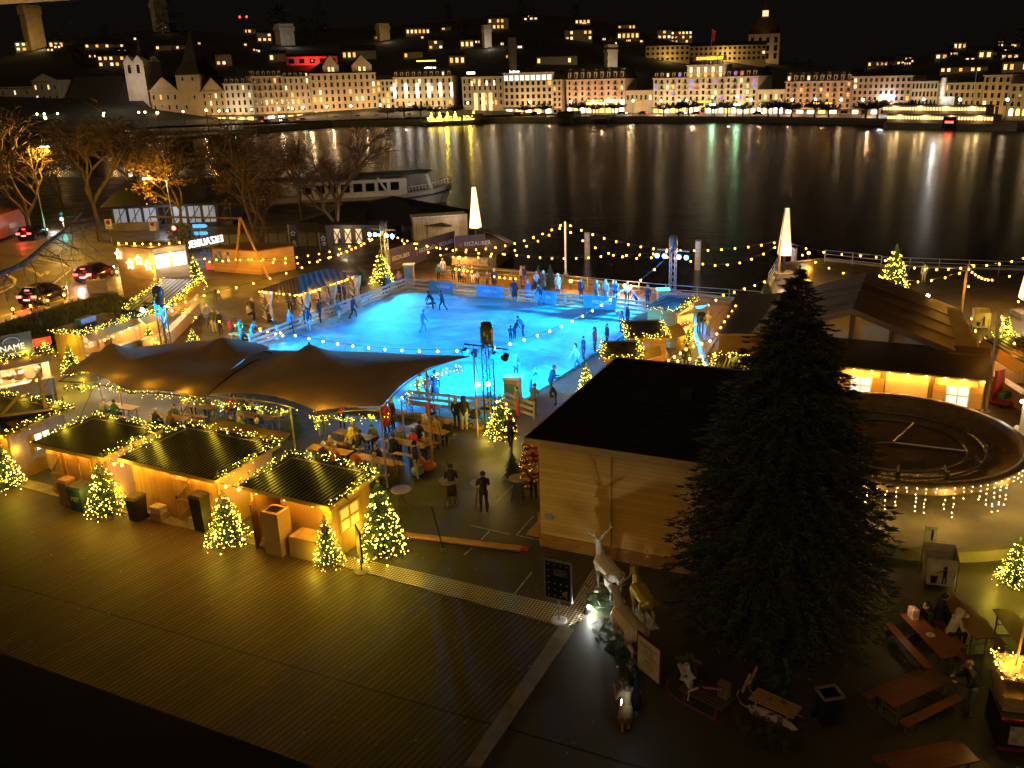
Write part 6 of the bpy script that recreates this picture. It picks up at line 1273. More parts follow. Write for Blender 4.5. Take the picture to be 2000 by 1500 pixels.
# --- sleds
def sled(name, label, px, px2, m, L=1.7, w=.55, h=.38):
    a, c = G(*px), G(*px2); o = thing(name, label, 'sled', (a + c) / 2, ang(a, c)); k = (c - a).length / 1.9
    for s in (-1, 1):
        q = MB(); q.smooth = True; y = s * w / 2 * k; q.tube([V(p) * k for p in ((.95, s * w / 2, .03), (-.5, s * w / 2, .03), (-.82, s * w / 2, .12), (-.98, s * w / 2, .35), (-.92, s * w / 2, .58))], .026 * k, 6); q.build('runner', m, o)
        for x in (.7, -.35): q = MB(); q.bar(V((x, s * w / 2, .03)) * k, V((x, s * w / 2 * .8, h)) * k, .04); q.build('strut', m, o)
    q = MB()
    for i in range(6): q.box(V((.15, -w * .42 + w * .84 * i / 5, h + .02)) * k, V((1.5, w * .1, .03)) * k)
    q.build('seat', OAK if m is not PINE else PINE, o); return o, k
REDP = mat('red_lacquer', (.28, .02, .02), .35)
o, k = sled('red_sled', 'big red runnered sled with white stars and pale pillows', (1318, 1345), (1425, 1400), REDP, w=.8)
q = MB(); q.bar((.5, -.3, .9), (.15, .3, .5), .5, .06); q.build('back_rest', REDP, o); q = MB(); q.tube([(.1, -.35, .75), (-.1, -.5, .62), (-.1, -.55, .35)], .035, 5); q.build('scarf', mat('cream_scarf', (.5, .4, .25), .9), o)
star(o, (-.45, -.1, .75), V((.8, -.3, .0)).normalized(), .33, m=mat('white_star_wood', (.5, .46, .38), .6), th=.09, nm='star_ornament'); star(o, (-.6, .25, .85), V((.8, .3, 0)).normalized(), .36, m=mat('dark_star_wood', (.08, .09, .03), .6), th=.09, nm='star_ornament')
q = MB(); q.box((.6, .15, .65), (.3, .2, .45)); q.build('sack', mat('tan_sack', (.25, .15, .05), .9), o)
o, k = sled('wooden_sled', 'pale slatted sled loaded with greenery and a fleece', (1450, 1365), (1560, 1415), PINE, w=.7)
q = MB(); q.ball((.2, -.35, .12), .35, 10, 6, (2.2, .5, .5)); q.build('fleece', mat('pale_fleece', (.5, .38, .32), .95, bump=1, bscale=8), o); q = MB(); q.bar((-.75, .2, .4), (-.6, .3, 1.0), .06); q.bar((-.75, -.2, .4), (-.6, -.1, 1.0), .06); q.build('back_rest', PINE, o)
spray('dark fir boughs piled on the pale sled', (1512, 1352), .8, 70, .5, NEEDLE, .2, 'fir_bough', 14); spray('withered fir branches lying before the pale sled', (1500, 1432), .25, 90, .75, mat('dry_needle', (.06, .05, .025), .8), .2, 'dry_bough', 15)
# --- bins, boxes
def bin_(label, px, m, lidm, w=.55, d=.6, h=1.0, lid=True, rz=TH, name='wheelie_bin', open_=False):
    o = thing(name, label, 'bin', G(*px), rz); q = MB(); b0, b1 = .42, .5; vs = [(-w * b0, -d * b0, .06), (w * b0, -d * b0, .06), (w * b0, d * b0, .06), (-w * b0, d * b0, .06), (-w * b1, -d * b1, h), (w * b1, -d * b1, h), (w * b1, d * b1, h), (-w * b1, d * b1, h)]
    q.add(vs, [(0, 1, 5, 4), (1, 2, 6, 5), (2, 3, 7, 6), (3, 0, 4, 7), (3, 2, 1, 0)]); q.build('body', m, o); q = MB()
    if open_:
        for a, c in ((4, 5), (5, 6), (6, 7), (7, 4)): q.bar(vs[a], vs[c], .06, .06)
        q.build('rim', lidm, o)
    else: q.add([(-w * .54, -d * .55, h), (w * .54, -d * .55, h), (w * .54, d * .54, h + .02), (-w * .54, d * .54, h + .02), (-w * .46, -d * .4, h + .09), (w * .46, -d * .4, h + .09), (w * .46, d * .5, h + .11), (-w * .46, d * .5, h + .11)], [(0, 1, 5, 4), (1, 2, 6, 5), (2, 3, 7, 6), (3, 0, 4, 7), (4, 5, 6, 7)]); q.build('lid', lidm, o)
    for s in (-1, 1): q = MB(); q.cyl((s * w * .44, d * .48, .1), (s * w * .52, d * .48, .1), .1); q.build('wheel', BLACKM, o)
    return o
BK = mat('black_plastic', (.02, .02, .02), .35)
bin_('black wheelie bin with an amber lit lid at the widest hut', (272, 1015), BK, mat('dark_lid', (.08, .065, .03), .3)); bin_('tall black cabinet bin behind the middle front lit fir', (400, 1035), BK, BK, .6, .6, 1.5, name='cabinet_bin'); o = bin_('dark blue printed bin beside the striped lit fir', (165, 995), mat('blue_bin', (.03, .06, .1), .4), mat('blue_bin', 0), .8, .7, 1.05, name='recycling_bin'); 
letter('PET', .3, mat('bin_yellow_print', (.4, .4, .05), .5), o, (0, -.34, .6)); bin_('tan cardboard bin left of the dark blue printed bin', (138, 985), PLY, PLY, .55, .5, 1.1, name='cardboard_bin'); bin_('open black waste bin with a silver rim right of the sleds', (1615, 1410), BK, SIGNF, .55, .5, .95, open_=True, rz=.2, name='waste_bin')
CARD = mat('cardboard', (.36, .22, .1), .75, var=.1)
o = thing('packing_crate', 'tall brown packing crate with a black sheet for its open top before the open fronted hut', 'crate', G(548, 1078), TH); q = MB(); q.box((0, 0, .9), (.75, .7, 1.75)); q.build('panel', CARD, o); q = MB(); q.box((0, 0, 1.785), (.5, .4, .03)); q.build('black_opening_sheet', BLACKM, o)  # black sheet on the solid box stands for the shaded inside
o = thing('low_crate', 'low wide brown packing crate right of the tall one', 'crate', G(610, 1088), TH); q = MB(); q.box((0, .1, .42), (1.5, .8, .84)); q.build('panel', CARD, o); q = MB(); q.box((0, .1, .855), (1.46, .76, .02)); q.build('lid', mat('crate_lid', (.45, .27, .1), .6), o)
o = thing('bottle_crate', 'stack of two drink crates by the braced hut door', 'crate', G(313, 1014), TH); q = MB(); q.box((0, 0, .17), (.6, .45, .3)); q.build('lower_crate', CARD, o); q = MB(); q.box((0, 0, .47), (.55, .4, .28)); q.build('upper_crate', mat('pale_carton', (.5, .42, .32), .7, var=.5, scale=6), o)
o = thing('jerrycan', 'white plastic canister by the braced hut door', 'canister', G(378, 1025), TH); q = MB(); q.box((0, 0, .17), (.28, .2, .34)); q.build('body', WHITEP, o); q = MB(); q.cyl((.06, 0, .34), (.06, 0, .42), .03); q.build('cap', BK, o)
def litter(label, px, h=1.15):
    o = thing('litter_bag', label, 'bin', G(*px), TH + .15); w = 1.0
    q = MB()
    for x in (-w / 2, w / 2):
        for y in (-.45, .45): q.bar((x, y, 0), (x, y, h), .035)
    q.build('frame', METAL, o); q = MB(); B0 = [(-.42, -.38, .12), (.42, -.38, .12), (.42, .38, .12), (-.42, .38, .12)]; T0 = [(-.5, -.45, h), (.5, -.45, h), (.5, .45, h + .12), (-.5, .45, h + .12)]; q.add(B0 + T0, [(0, 1, 5, 4), (1, 2, 6, 5), (2, 3, 7, 6), (3, 0, 4, 7), (3, 2, 1, 0)]); bg_ = q.build('bag', mat('white_tarp_bag', (.5, .44, .34), .6, bump=.4, bscale=4), o)
    q = MB(); y = -.455; q.ball((.12, y + .02, .82), .065, 8, 5, (1, .2, 1)); q.box((.12, y + .02, .6), (.12, .02, .3)); q.box((.08, y + .04, .34), (.045, .02, .26)); q.box((.17, y + .04, .34), (.045, .02, .26)); q.bar((.06, y + .02, .7), (-.14, y + .02, .62), .035, .02); q.extr([(-.32, y + .02, .5), (-.08, y + .02, .5), (-.13, y + .03, .22), (-.28, y + .03, .22)], (0, -.01, 0)); q.build('tidyman_mark', BK, bg_); return o
litter('white litter bag in a frame printed with a tidying figure, before the basin plinth', (1830, 1138)); litter('white litter bag printed with a tidying figure, behind the chalet annex', (1913, 640))
o = thing('litter_flag', 'small white panel with a tidying figure standing on the plinth', 'sign', G(1816, 1060, .45), TH); q = MB(); q.box((0, 0, .35), (.42, .02, .6)); q.build('panel', WHITEP, o); q = MB(); q.ball((.05, -.02, .5), .04, 8, 5, (1, .2, 1)); q.box((.05, -.015, .35), (.08, .01, .2)); q.box((.05, -.015, .18), (.06, .01, .16)); q.build('print', BK, o); q = MB(); q.cyl((-.2, 0, 0), (-.2, 0, .7), .015); q.build('pole', METAL, o)
o = thing('orange_fish', 'orange inflatable fish standing on its nose by a tent pole', 'toy', G(838, 920), .3); q = MB(); q.smooth = True; q.ball((0, 0, .25), .27, 12, 8, (1.3, .75, .85)); q.tube([(-.2, 0, .35), (-.38, 0, .75), (-.42, 0, 1.1)], [.2, .1, .05], 8); q.build('body', mat('orange_vinyl', (.75, .17, .02), .3), o); q = MB(); q.extr([(-.42, 0, 1.05), (-.62, .02, 1.3), (-.3, .02, 1.32)], (0, .03, 0)); q.extr([(.0, .2, .4), (.15, .35, .5), (.15, .2, .3)], (.02, .02, 0)); q.build('fin', mat('orange_vinyl', 0), o)
o = thing('blue_sack', 'pale blue sack on the ground beside the orange fish', 'bag', G(815, 928)); q = MB(); q.smooth = True; q.ball((0, 0, .2), .3, 10, 6, (1.1, .8, .7)); q.build('body', mat('blue_sack_cloth', (.25, .4, .5), .7, bump=.5, bscale=4), o); q = MB(); q.cyl((.1, 0, .35), (.14, 0, .5), .07, .1); q.build('neck', mat('blue_sack_cloth', 0), o)
o = thing('bauble_column', 'column of large gold and copper baubles hanging at the hall corner', 'ornament', G(1036, 975)); rnd = random.Random(3); GOLDB = mat('gold_bauble', (.7, .42, .12), .12, .9, var=.05); COPB = mat('copper_bauble', (.6, .2, .08), .15, .9, var=.05)
zt_ = HT(o.location, 858); q = MB(); q.cyl((0, 0, zt_ - .2), (0, 0, .4), .015); q.bar((0, 0, zt_ - .1), (.6, .3, zt_ - .1), .04); q.build('hanger', BLACKM, o)
for i in range(20): z = zt_ - .3 - (zt_ - .9) * i / 20; a = i * 2.2; r = rnd.choice((.13, .16, .2, .26)); q = MB(); q.smooth = True; q.ball((.22 * cos(a), .22 * sin(a), z), r, 14, 9); q.cyl((.22 * cos(a), .22 * sin(a), z + r), (.22 * cos(a), .22 * sin(a), z + r + .04), .03); q.build('bauble', GOLDB if i % 3 else COPB, o)
# cable ramp, strut
o = thing('cable_ramp', 'long orange cable ramp on the ground before the hall', 'cable ramp', G(905, 1060)); a, c = G(792, 1046) - V(o.location), G(1018, 1073) - V(o.location); n_ = V((-(c - a).y, (c - a).x, 0)).normalized(); q = MB(); q.extr([a - n_ * .2, a + n_ * .2, a + n_ * .12 + V((0, 0, .09)), a - n_ * .12 + V((0, 0, .09))], c - a); q.build('cover', mat('orange_ramp', (.5, .22, .03), .5, var=.2), o); q = MB()  # the cover material itself is orange
for i in range(46): p = a.lerp(c, (i + .5) / 46) - n_ * .22; q.box(p + V((0, 0, .02)), (.05, .08, .04), ang(a, c))
q.build('edge_tooth', BK, o); q = MB(); p = c + (c - a).normalized() * .15; q.box(p + V((0, 0, .06)), (.25, .14, .12), ang(a, c)); q.build('plug', mat('red_plug', (.5, .05, .02), .4), o)
o = thing('tent_anchor', 'dark slanting anchor strut from the tent to the ground', 'strut', G(866, 1075)); q = MB(); q.bar((0, 0, .02), UP(845, 1020, 990) - V(o.location) + V((0, 0, 0)), .05); q.build('strut', BLACKM, o); q = MB(); q.cyl((0, 0, 0), (0, 0, .06), .12); q.build('foot', METAL, o)
# --- right edge decorated stall
g = G(1975, 1440); o = thing('toy_cart', 'painted cart stall at the right edge crowned with amber light chains', 'cart', g, TH + .2); q = MB(); q.box((.3, 0, .55), (1.6, 1.3, .9)); q.build('body', mat('dark_blue_lacquer', (.02, .025, .03), .4), o); q = MB(); q.box((.3, -.66, .58), (1.2, .02, .55)); p = q.build('painted_panel', mat('painted_white_panel', (.5, .42, .33), .5, var=.5, scale=5), o); q = MB(); q.lathe([(.16, -.01), (.16, .02)], n=16); r_ = q.build('round_mark', REDP, p, (.25, -.68, .55)); r_.rotation_euler.x = pi / 2
q = MB(); q.box((.3, -.66, 1.03), (1.7, .06, .07)); q.box((.3, -.66, .16), (1.7, .06, .07)); q.build('red_trim', REDP, o); q = MB(); q.box((.3, .1, 1.25), (1.5, .9, .4)); q.build('counter', FASC, o); q = MB(); q.box((.3, .25, 1.95), (1.6, 1.1, .06)); q.box((-.45, .25, 1.7), (.08, .9, .6)); q.box((.2, .1, 2.05), (.5, .12, .3), .4); q.build('shelf', FASC, o); q = MB(); q.cyl((-.1, .3, 1.9), (.1, .7, 3.2), .03); q.build('pole', WOODP, o)
garland('amber light chain around the top of the painted cart at the right edge', [o.matrix_basis @ V(p) for p in ((-.5, .8, 2.05), (-.5, -.3, 2.05), (1.1, -.3, 2.05), (.3, .3, 2.15), (-.3, .6, 2.1))], n_m=42, spread=.07, lp=22, col=(1, .6, .12), s=.014)
# --- right stall, container, cart
o, L, rz = stall('right edge pine stall with a lit roof edge', (1920, 664), (2010, 716), 2.6, 2.5, 2.6, 1, power=80); ML = o.matrix_basis.copy(); garland('fairy light garland on the roof of the right edge pine stall', [ML @ V((0, 0, 2.62)), ML @ V((0, 2.6, 2.7)), ML @ V((L, 2.6, 2.7))], n_m=26, lp=18)
g = G(1985, 872); o = thing('white_container', 'white box trailer at the right edge beside the basin', 'container', g, TH + 1.25); q = MB(); q.box((1.6, -.9, 1.35), (3.8, 1.7, 2.1)); q.build('body', mat('container_white', (.5, .46, .4), .5, bump=.1), o); q = MB(); q.box((1.6, -.9, 2.45), (3.9, 1.8, .06)); q.build('roof', mat('container_top', (.1, .09, .08), .5), o); q = MB(); q.box((.2, .1, .35), (1.4, .5, .7)); q.build('step_box', WHITEP, o)
letter('EISZAUBER', .32, BK, o, (1.9, -.02, 1.9), rz=pi); lamp((-.5, .3, 2.2), 26, (1, .95, .85), .1, o); q = MB(); q.ball((-.35, .0, 2.3), .07); q.build('lamp', emit('container_lamp', (1, .95, .85), 30), o)
o = thing('red_trolley', 'red handled transport trolley leaning by the chalet corner', 'trolley', G(1955, 790), .5); q = MB(); q.box((0, 0, .12), (.7, 1.0, .08)); q.build('bed', REDP, o); q = MB(); q.box((0, .3, 1.0), (.75, .06, 1.6)); q.build('back_board', mat('red_board', (.4, .03, .02), .5), o); q = MB(); q.tube([(-.25, .2, .9), (-.25, .2, 1.9), (.25, .2, 1.9), (.25, .2, .9)], .025, 6); q.build('handle', METAL, o); q = MB(); q.box((0, -.1, .55), (.55, .35, .3)); q.build('crate', mat('green_crate', (.05, .15, .07), .5), o)
for s in (-1, 1): q = MB(); q.cyl((s * .36, -.3, .1), (s * .42, -.3, .1), .1); q.build('wheel', BK, o)
# rails, bollards, obelisks
RAILS = [((860, 543), (1100, 563)), ((1100, 563), (1300, 583)), ((1300, 583), (1488, 598)), ((1500, 560), (1522, 520)), ((1610, 512), (1720, 524)), ((1720, 526), (2010, 538))]
for i, (a, c) in enumerate(RAILS):
    A, C_ = G(*a), G(*c); L = (C_ - A).length; o = thing('quay_railing', 'metal quay railing, ' + ('left stretch behind the rink', 'middle stretch behind the rink', 'right stretch behind the rink up to the giant tree top', 'short stretch at the right obelisk', 'stretch behind the chalet roof', 'right stretch on the dark quay')[i], 'railing', A, ang(A, C_)); n = max(2, int(L / 2))
    for k in range(n + 1): q = MB(); q.cyl((L * k / n, 0, 0), (L * k / n, 0, 1.1), .03); q.build('post', METAL, o)
    for z in (.4, .75, 1.1): q = MB(); q.cyl((0, 0, z), (L, 0, z), .022); q.build('rail', METAL, o)
for lb, f, t in [('white mooring pile in the water behind the rink', (1147, 506), 456), ('white mooring pile in the water right of the far right truss', (1362, 527), 471), ('pair of pale posts left of the right obelisk', (1549, 525), 486)]:
    g = G(*f, ZW); o = thing('mooring_pile', lb, 'pile', g); h = HT(g, t) - ZW; q = MB(); q.cyl((0, 0, -1), (0, 0, h), .27, n=14); q.build('shaft', WHITEP, o); q = MB(); q.lathe([(.3, h), (.28, h + .08), (.02, h + .12)], n=14); q.build('cap', METAL, o); lamp((.0, -3, h), 12, (1, .85, .6), .2, o)
def obelisk(label, f, b_, t, st):
    g = G(*f); o = thing('light_obelisk', label, 'lantern', g); z0, z1 = HT(g, b_), HT(g, t); q = MB(); q.cyl((0, 0, 0), (0, 0, z0 + .3), .14); q.build('stem', BLACKM, o); r0 = .75; q = MB(); q.lathe([(r0, z0), (r0 * .98, z0 + .3), (r0 * .33, z1)], n=4)
    b0 = q.build('shade', emit('obelisk_' + label[:9].replace(' ', '_'), (1, .62, .28), st), o, rz=.6); q = MB()
    for i in range(4): a = i * pi / 2 + .0; q.bar((r0 * cos(a), r0 * sin(a), z0), (r0 * .33 * cos(a), r0 * .33 * sin(a), z1), .05)
    fr = q.build('rib', OAK, o, rz=.6); lamp((0, -1.3, z0 + .5), 320, (1, .72, .38), .3, o); q = MB(); q.box((0, 0, .2), (1.6, 1.6, .4)); q.build('base', STONE, o)
obelisk('bright glowing tall lantern obelisk on the left jetty', (930, 470), 444, 366, 2.4); obelisk('dimmer tall lantern obelisk right of the far truss', (1529, 540), 497, 407, .9); obelisk('glowing lantern obelisk cut by the right picture edge', (2004, 618), 584, 470, 2.2)
for lb, a, c, hh in [('left long dark banner fence lettered in white by the jetty', (760, 535), (890, 493), 2.0), ('right dark banner fence below the left obelisk', (890, 500), (948, 496), 1.8)]:
    A, C_ = G(*a), G(*c); L = (C_ - A).length; o = thing('banner_fence', lb, 'fence', A, ang(A, C_)); q = MB(); q.box((L / 2, 0, hh / 2 + .2), (L, .04, hh)); p = q.build('banner', mat('dark_banner', (.085, .075, .09), .6), o)
    for k in range(int(L / 3) + 1): q = MB(); q.cyl((min(L, k * 3), .05, 0), (min(L, k * 3), .05, hh + .3), .04); q.build('post', METAL, o)
    for t in ((.12, .5, .8) if L > 8 else (.55,)):
        letter('EISZAUBER', .55, LETW, p, (L * t + .6, -.04, hh * .62)); q = MB(); q.box((L * t + .6, -.035, hh * .36), (2.0, .01, .05)); q.extr([(L * t - 1.35, -.03, hh * .75), (L * t - 1.1, -.03, hh * .4), (L * t - .85, -.03, hh * .75), (L * t - 1.1, -.03, hh * .6)], (0, -.01, 0)); q.build('emblem', mat('banner_red', (.4, .08, .06), .5), p)
o = thing('flight_case', 'stone walled jetty block under the left obelisk', 'wall', G(925, 520)); q = MB(); q.box((0, 1.2, .1), (3.6, 2.4, 1.4), -.3); q.build('block', mat('rubble_stone', (.3, .27, .22), .8, var=.6, scale=4, bump=1, bscale=5), o); q = MB(); q.box((0, 1.2, .84), (3.8, 2.6, .08), -.3); q.build('coping', STONE, o); lamp((-1.8, -.6, 1.2), 20, (1, .95, .8), .1, o)
o.name = 'jetty_block'
o = thing('shipping_container', 'grey white shipping container on the jetty', 'container', G(862, 468), .25); q = MB(); q.box((0, 1.2, 1.3), (6, 2.4, 2.5)); q.build('body', corr('container_steel', (.42, .38, .34), .3, 0, .5), o); q = MB(); q.box((0, 1.2, 2.58), (6.05, 2.45, .06)); q.build('roof', WHITEP, o); q = MB(); q.box((-1.5, -.03, 1.3), (.05, .05, 2.3)); q.build('door_bar', METAL, o)
# counters by the rink
for lb, f, t, rz in [('white topped skate counter box by the near rink corner', (1003, 792), 737, -.3), ('cyan topped booth at the far left rink corner', (801, 557), 517, .0), ('cyan topped box beside the far truss', (1294, 603), 566, .0)]:
    g = G(*f); h = HT(g, t); o = thing('rink_booth', lb, 'booth', g, rz); q = MB(); q.box((0, 0, h / 2), (.8, .7, h)); q.build('body', PINE, o); q = MB(); q.box((0, -.05, h + .05), (1.0, .95, .06)); q.build('lid', WHITEP, o); q = MB(); q.box((0, -.37, h * .6), (.6, .03, h * .5)); q.build('panel', mat('booth_panel', (.1, .25, .3), .5), o)
# lighting trusses
TRS = mat('truss_aluminium', (.3, .3, .3), .4, .8)
def truss(label, f, t, arm, lit, col, w=.42, blk=False, aim=None, power=0, heads=4, dome=True, cone=72):
    g = G(*f); h = HT(g, t); o = thing('lighting_truss', label, 'truss', g, RANG); m_ = BLACKM if blk else TRS; q = MB(); n = int(h / .5); c4 = [(-w / 2, -w / 2), (w / 2, -w / 2), (w / 2, w / 2), (-w / 2, w / 2)]
    for x, y in c4: q.bar((x, y, 0), (x, y, h - 1.2), .05)
    for k in range(n - 2):
        for i in range(4): a, c = c4[i], c4[(i + 1) % 4]; q.bar((a[0], a[1], k * .5), (c[0], c[1], k * .5 + .5), .025)
    q.box((0, 0, .05), (1.1, 1.1, .1)); q.build('mast', m_, o); za = arm
    q = MB(); q.bar((-1.3, -.1, za), (1.3, -.1, za), .06); q.build('cross_arm', m_, o)
    for i in range(heads):
        x = (-1.2, -.6, .6, 1.2)[i]; q = MB(); q.cyl((x, -.1, za - .3), (x, -.35, za - .42), .16, .2, 12); q.tube([(x - .18, -.1, za - .3), (x - .18, -.1, za - .05), (x + .18, -.1, za - .05), (x + .18, -.1, za - .3)], .015, 5); hd = q.build('lamp_head', BLACKM, o)
        if lit: q = MB(); q.ball((x, -.38, za - .42), .17); q.build('lens', emit('lens_%s' % lit, col, 60), hd)
    if dome:
        q = MB(); q.smooth = True; q.lathe([(.2, h - 1.2), (.34, h - 1.1), (.35, h - .3), (.25, h - .05), (.02, h)], n=16); q.build('speaker_dome', mat('smoky_dome', (.1, .1, .1), .15, .4), o); q = MB(); q.cyl((0, 0, h - 1.35), (0, 0, h - .9), .26); q.build('moving_head', BLACKM, o)
    if power:
        for j, tg in enumerate(aim): p = o.matrix_basis @ V(((-.9, .9)[j % 2], -.4, za - .4)); lamp(p, power, (0, .36, 1) if lit != 'blue' else (0, .33, 1), .2, None, 'SPOT', tg, cone, name='rink_spotlight')
    return o, h
RC = (RFL + RFR + RNL + RNR) / 4
g = G(757, 551); LZ = HT(g, 448)
t1, h1 = truss('far left truss with blazing cyan lamps above the lit corner fir', (757, 551), 430, LZ, 'cyan', (.05, .5, 1), aim=[RFL.lerp(RNL, .5), RFL.lerp(RNR, .22), RFL.lerp(RNR, .4), RFL.lerp(RFR, .45)], power=9000, cone=42)
t2, h2 = truss('far right truss with blue lamps in front of the lake', (1313, 573), 458, HT(G(1313, 573), 489), 'blue', (.04, .22, 1), aim=[RC.lerp(RFR, .45), RFR.lerp(RNR, .35), RC, RFR.lerp(RFL, .4)], power=34000, cone=60)
t3, h3 = truss('near black truss with four lamps turned to the rink and a clear dome', (957, 802), 628, HT(G(957, 802), 676), '', CYAN, blk=True, cone=80, aim=[RC.lerp(RNR, .3), RC.lerp(RNL, .4), RNR.lerp(RFR, .5), RC.lerp(RFR, .6)], power=17000)  # rink spots added here without glowing lenses, facing away from the viewer
t4, h4 = truss('left truss with a dome between the lit stalls', (328, 690), 558, HT(G(328, 690), 594), 'cyan', (.05, .5, 1), blk=True, heads=1, aim=[RNL.lerp(RFR, .35), RNL.lerp(RFR, .6)], power=17000)
o = thing('path_lantern', 'black post with two small amber lanterns beside the near truss', 'lamp post', G(948, 845)); h = HT(o.location, 750); q = MB(); q.cyl((0, 0, 0), (0, 0, h), .04); q.bar((-.25, 0, h - .1), (.25, 0, h - .1), .03); q.build('post', BLACKM, o)
for s in (-.25, .25): q = MB(); q.ball((s, 0, h - .02), .11); q.build('lantern', emit('path_lantern_glass', (1, .6, .25), 10), o); lamp((s, -.2, h - .1), 14, (1, .6, .25), .08, o)
# =================== LEFT BANK, SHIP, VEHICLES, PEOPLE ===================
# excursion ship at the pier
Rk = G(610, 408, ZW); Bw = G(884, 372, ZW + 1.6); Bw.z = ZW; L = (Bw - Rk).length; o = thing('excursion_ship', 'white excursion ship with a dark flat roof moored behind the pavilion', 'ship', Rk, ang(Rk, Bw)); HW = mat('ship_white', (.62, .6, .56), .35, var=.08)
st = [(-6, 3.0, 0), (L * .6, 3.2, 0), (L * .85, 2.4, .5), (L * .95, 1.3, .9), (L, .08, 1.2)]; vs = []
for x, y, s in st: vs += [(x - (1.2 if x > L * .9 else 0), -y * .6, -.3), (x - (1.2 if x > L * .9 else 0), y * .6, -.3), (x, -y, 1.7 + s), (x, y, 1.7 + s)]
q = MB(); n = len(st); q.add(vs, [f for i in range(n - 1) for f in ((i * 4, i * 4 + 4, i * 4 + 6, i * 4 + 2), (i * 4 + 1, i * 4 + 3, i * 4 + 7, i * 4 + 5), (i * 4 + 2, i * 4 + 6, i * 4 + 7, i * 4 + 3))] + [(0, 2, 3, 1)]); q.build('hull', HW, o)
q = MB()
for a, c in zip(st, st[1:]): q.bar((a[0], -a[1] - .02, 1.1 + a[2] * .8), (c[0], -c[1] - .02, 1.1 + c[2] * .8), .06, .22)
q.build('blue_stripe', mat('navy_stripe', (.02, .03, .1), .4), o)
q = MB(); q.box((L * .3, 0, 2.9), (L * .72, 5.4, 2.4)); q.build('saloon', HW, o)
for i in range(8): q = MB(); q.box((L * (-.02 + .085 * i), -2.72, 3.05), (L * .06, .06, 1.2)); q.build('window', DGLASS, o)
q = MB(); q.extr([(-6, -2.9, 4.3), (L * .78, -2.9, 4.6), (L * .86, 0, 4.75), (L * .78, 2.9, 4.6), (-6, 2.9, 4.3)], (0, 0, .22)); q.build('roof', mat('ship_roof', (.03, .03, .035), .4), o)
q = MB(); q.bar((L * .81, -1.2, 4.5), (L * .84, -1.2, 2.2), .4, .5); q.bar((L * .46, -2.8, 4.4), (L * .53, -2.9, 1.8), .6, .3); q.build('roof_strut', HW, o)
q = MB()
for i in range(16): t = .6 + .36 * i / 15; y = -ipl([(p[0] / L, p[1]) for p in st], t); zz = 1.75 + ipl([(p[0] / L, p[2]) for p in st], t); q.cyl((L * t, y, zz), (L * t, y, zz + .9), .035)
for z in (.5, .9): q.tube([(L * (.6 + .36 * i / 8), -ipl([(p[0] / L, p[1]) for p in st], .6 + .36 * i / 8), 1.75 + ipl([(p[0] / L, p[2]) for p in st], .6 + .36 * i / 8) + z) for i in range(9)], .03, 5)
q.build('railing', HW, o); q = MB(); q.box((L * .7, 0, 2.0), (L * .2, 2.6, .5)); q.build('deck_seating', mat('seat_dark', (.05, .035, .03), .7), o); lamp((L * .86, -7, 3), 130, (1, .92, .8), .3, o); lamp((L * .5, -7, 7), 120, (1, .9, .75), .3, o)  # two unseen lamps added to brighten hull and saloon
# half timbered pavilion
HTW = mat('blue_grey_timber', (.07, .08, .1), .6); A, C_ = G(640, 478), G(745, 478); L = (C_ - A).length; o = thing('pavilion', 'half timbered pavilion with lit panes and a big dark pyramid roof', 'pavilion', A, ang(A, C_)); H = HT(A, 440)
q = MB(); q.box((L / 2, 4, H / 2), (L, 8, H)); q.build('wall', mat('pavilion_wall', (.1, .1, .11), .7), o)
for i in range(4):
    x0 = L * (.12 + .2 * i); q = MB(); q.box((x0 + L * .08, -.03, H * .45), (L * .13, .04, H * .72)); w_ = q.build('window', emit('pavilion_pane', (1, .7, .36), .55) if i != 3 else HTW, o); q = MB(); a, c = x0 + L * .01, x0 + L * .15
    q.bar((a, -.08, H * .1), (c, -.08, H * .8), .1, .05, up=V((0, 1, 0))); q.bar((c, -.08, H * .1), (a, -.08, H * .8), .1, .05, up=V((0, 1, 0)))
    for x in (a, c): q.box((x, -.08, H * .45), (.16, .06, H * .9))
    q.build('timber', HTW, w_)
q = MB(); q.box((L / 2, -.15, H * .95), (L, .2, .3)); q.build('eave', HTW, o); g2 = G(752, 460) - A; R_ = Matrix.Rotation(-ang(A, C_), 3, 'Z'); g2 = R_ @ g2; hh = HT(G(752, 460), 388)
q = MB(); q.add([(g2.x - 9, g2.y - 3.5, H), (g2.x + 8.5, g2.y - 3.5, H - .6), (g2.x + 8.5, g2.y + 9, H - .6), (g2.x - 9, g2.y + 9, H), (g2.x + .5, g2.y + 2.5, hh)], [(0, 1, 4), (1, 2, 4), (2, 3, 4), (3, 0, 4), (3, 2, 1, 0)]); q.build('pyramid_roof', mat('pavilion_slate', (.025, .026, .03), .5), o)
q = MB(); q.extr([(-.8, -.8, H + .15), (L * .75, -.8, H + .15), (L * .6, 4, H + 1.9), (1, 4, H + 1.9)], (0, .1, .1)); q.build('low_roof', mat('pavilion_slate', 0), o); lamp((L * .4, -1.5, H * .9), 60, (1, .7, .4), .2, o)
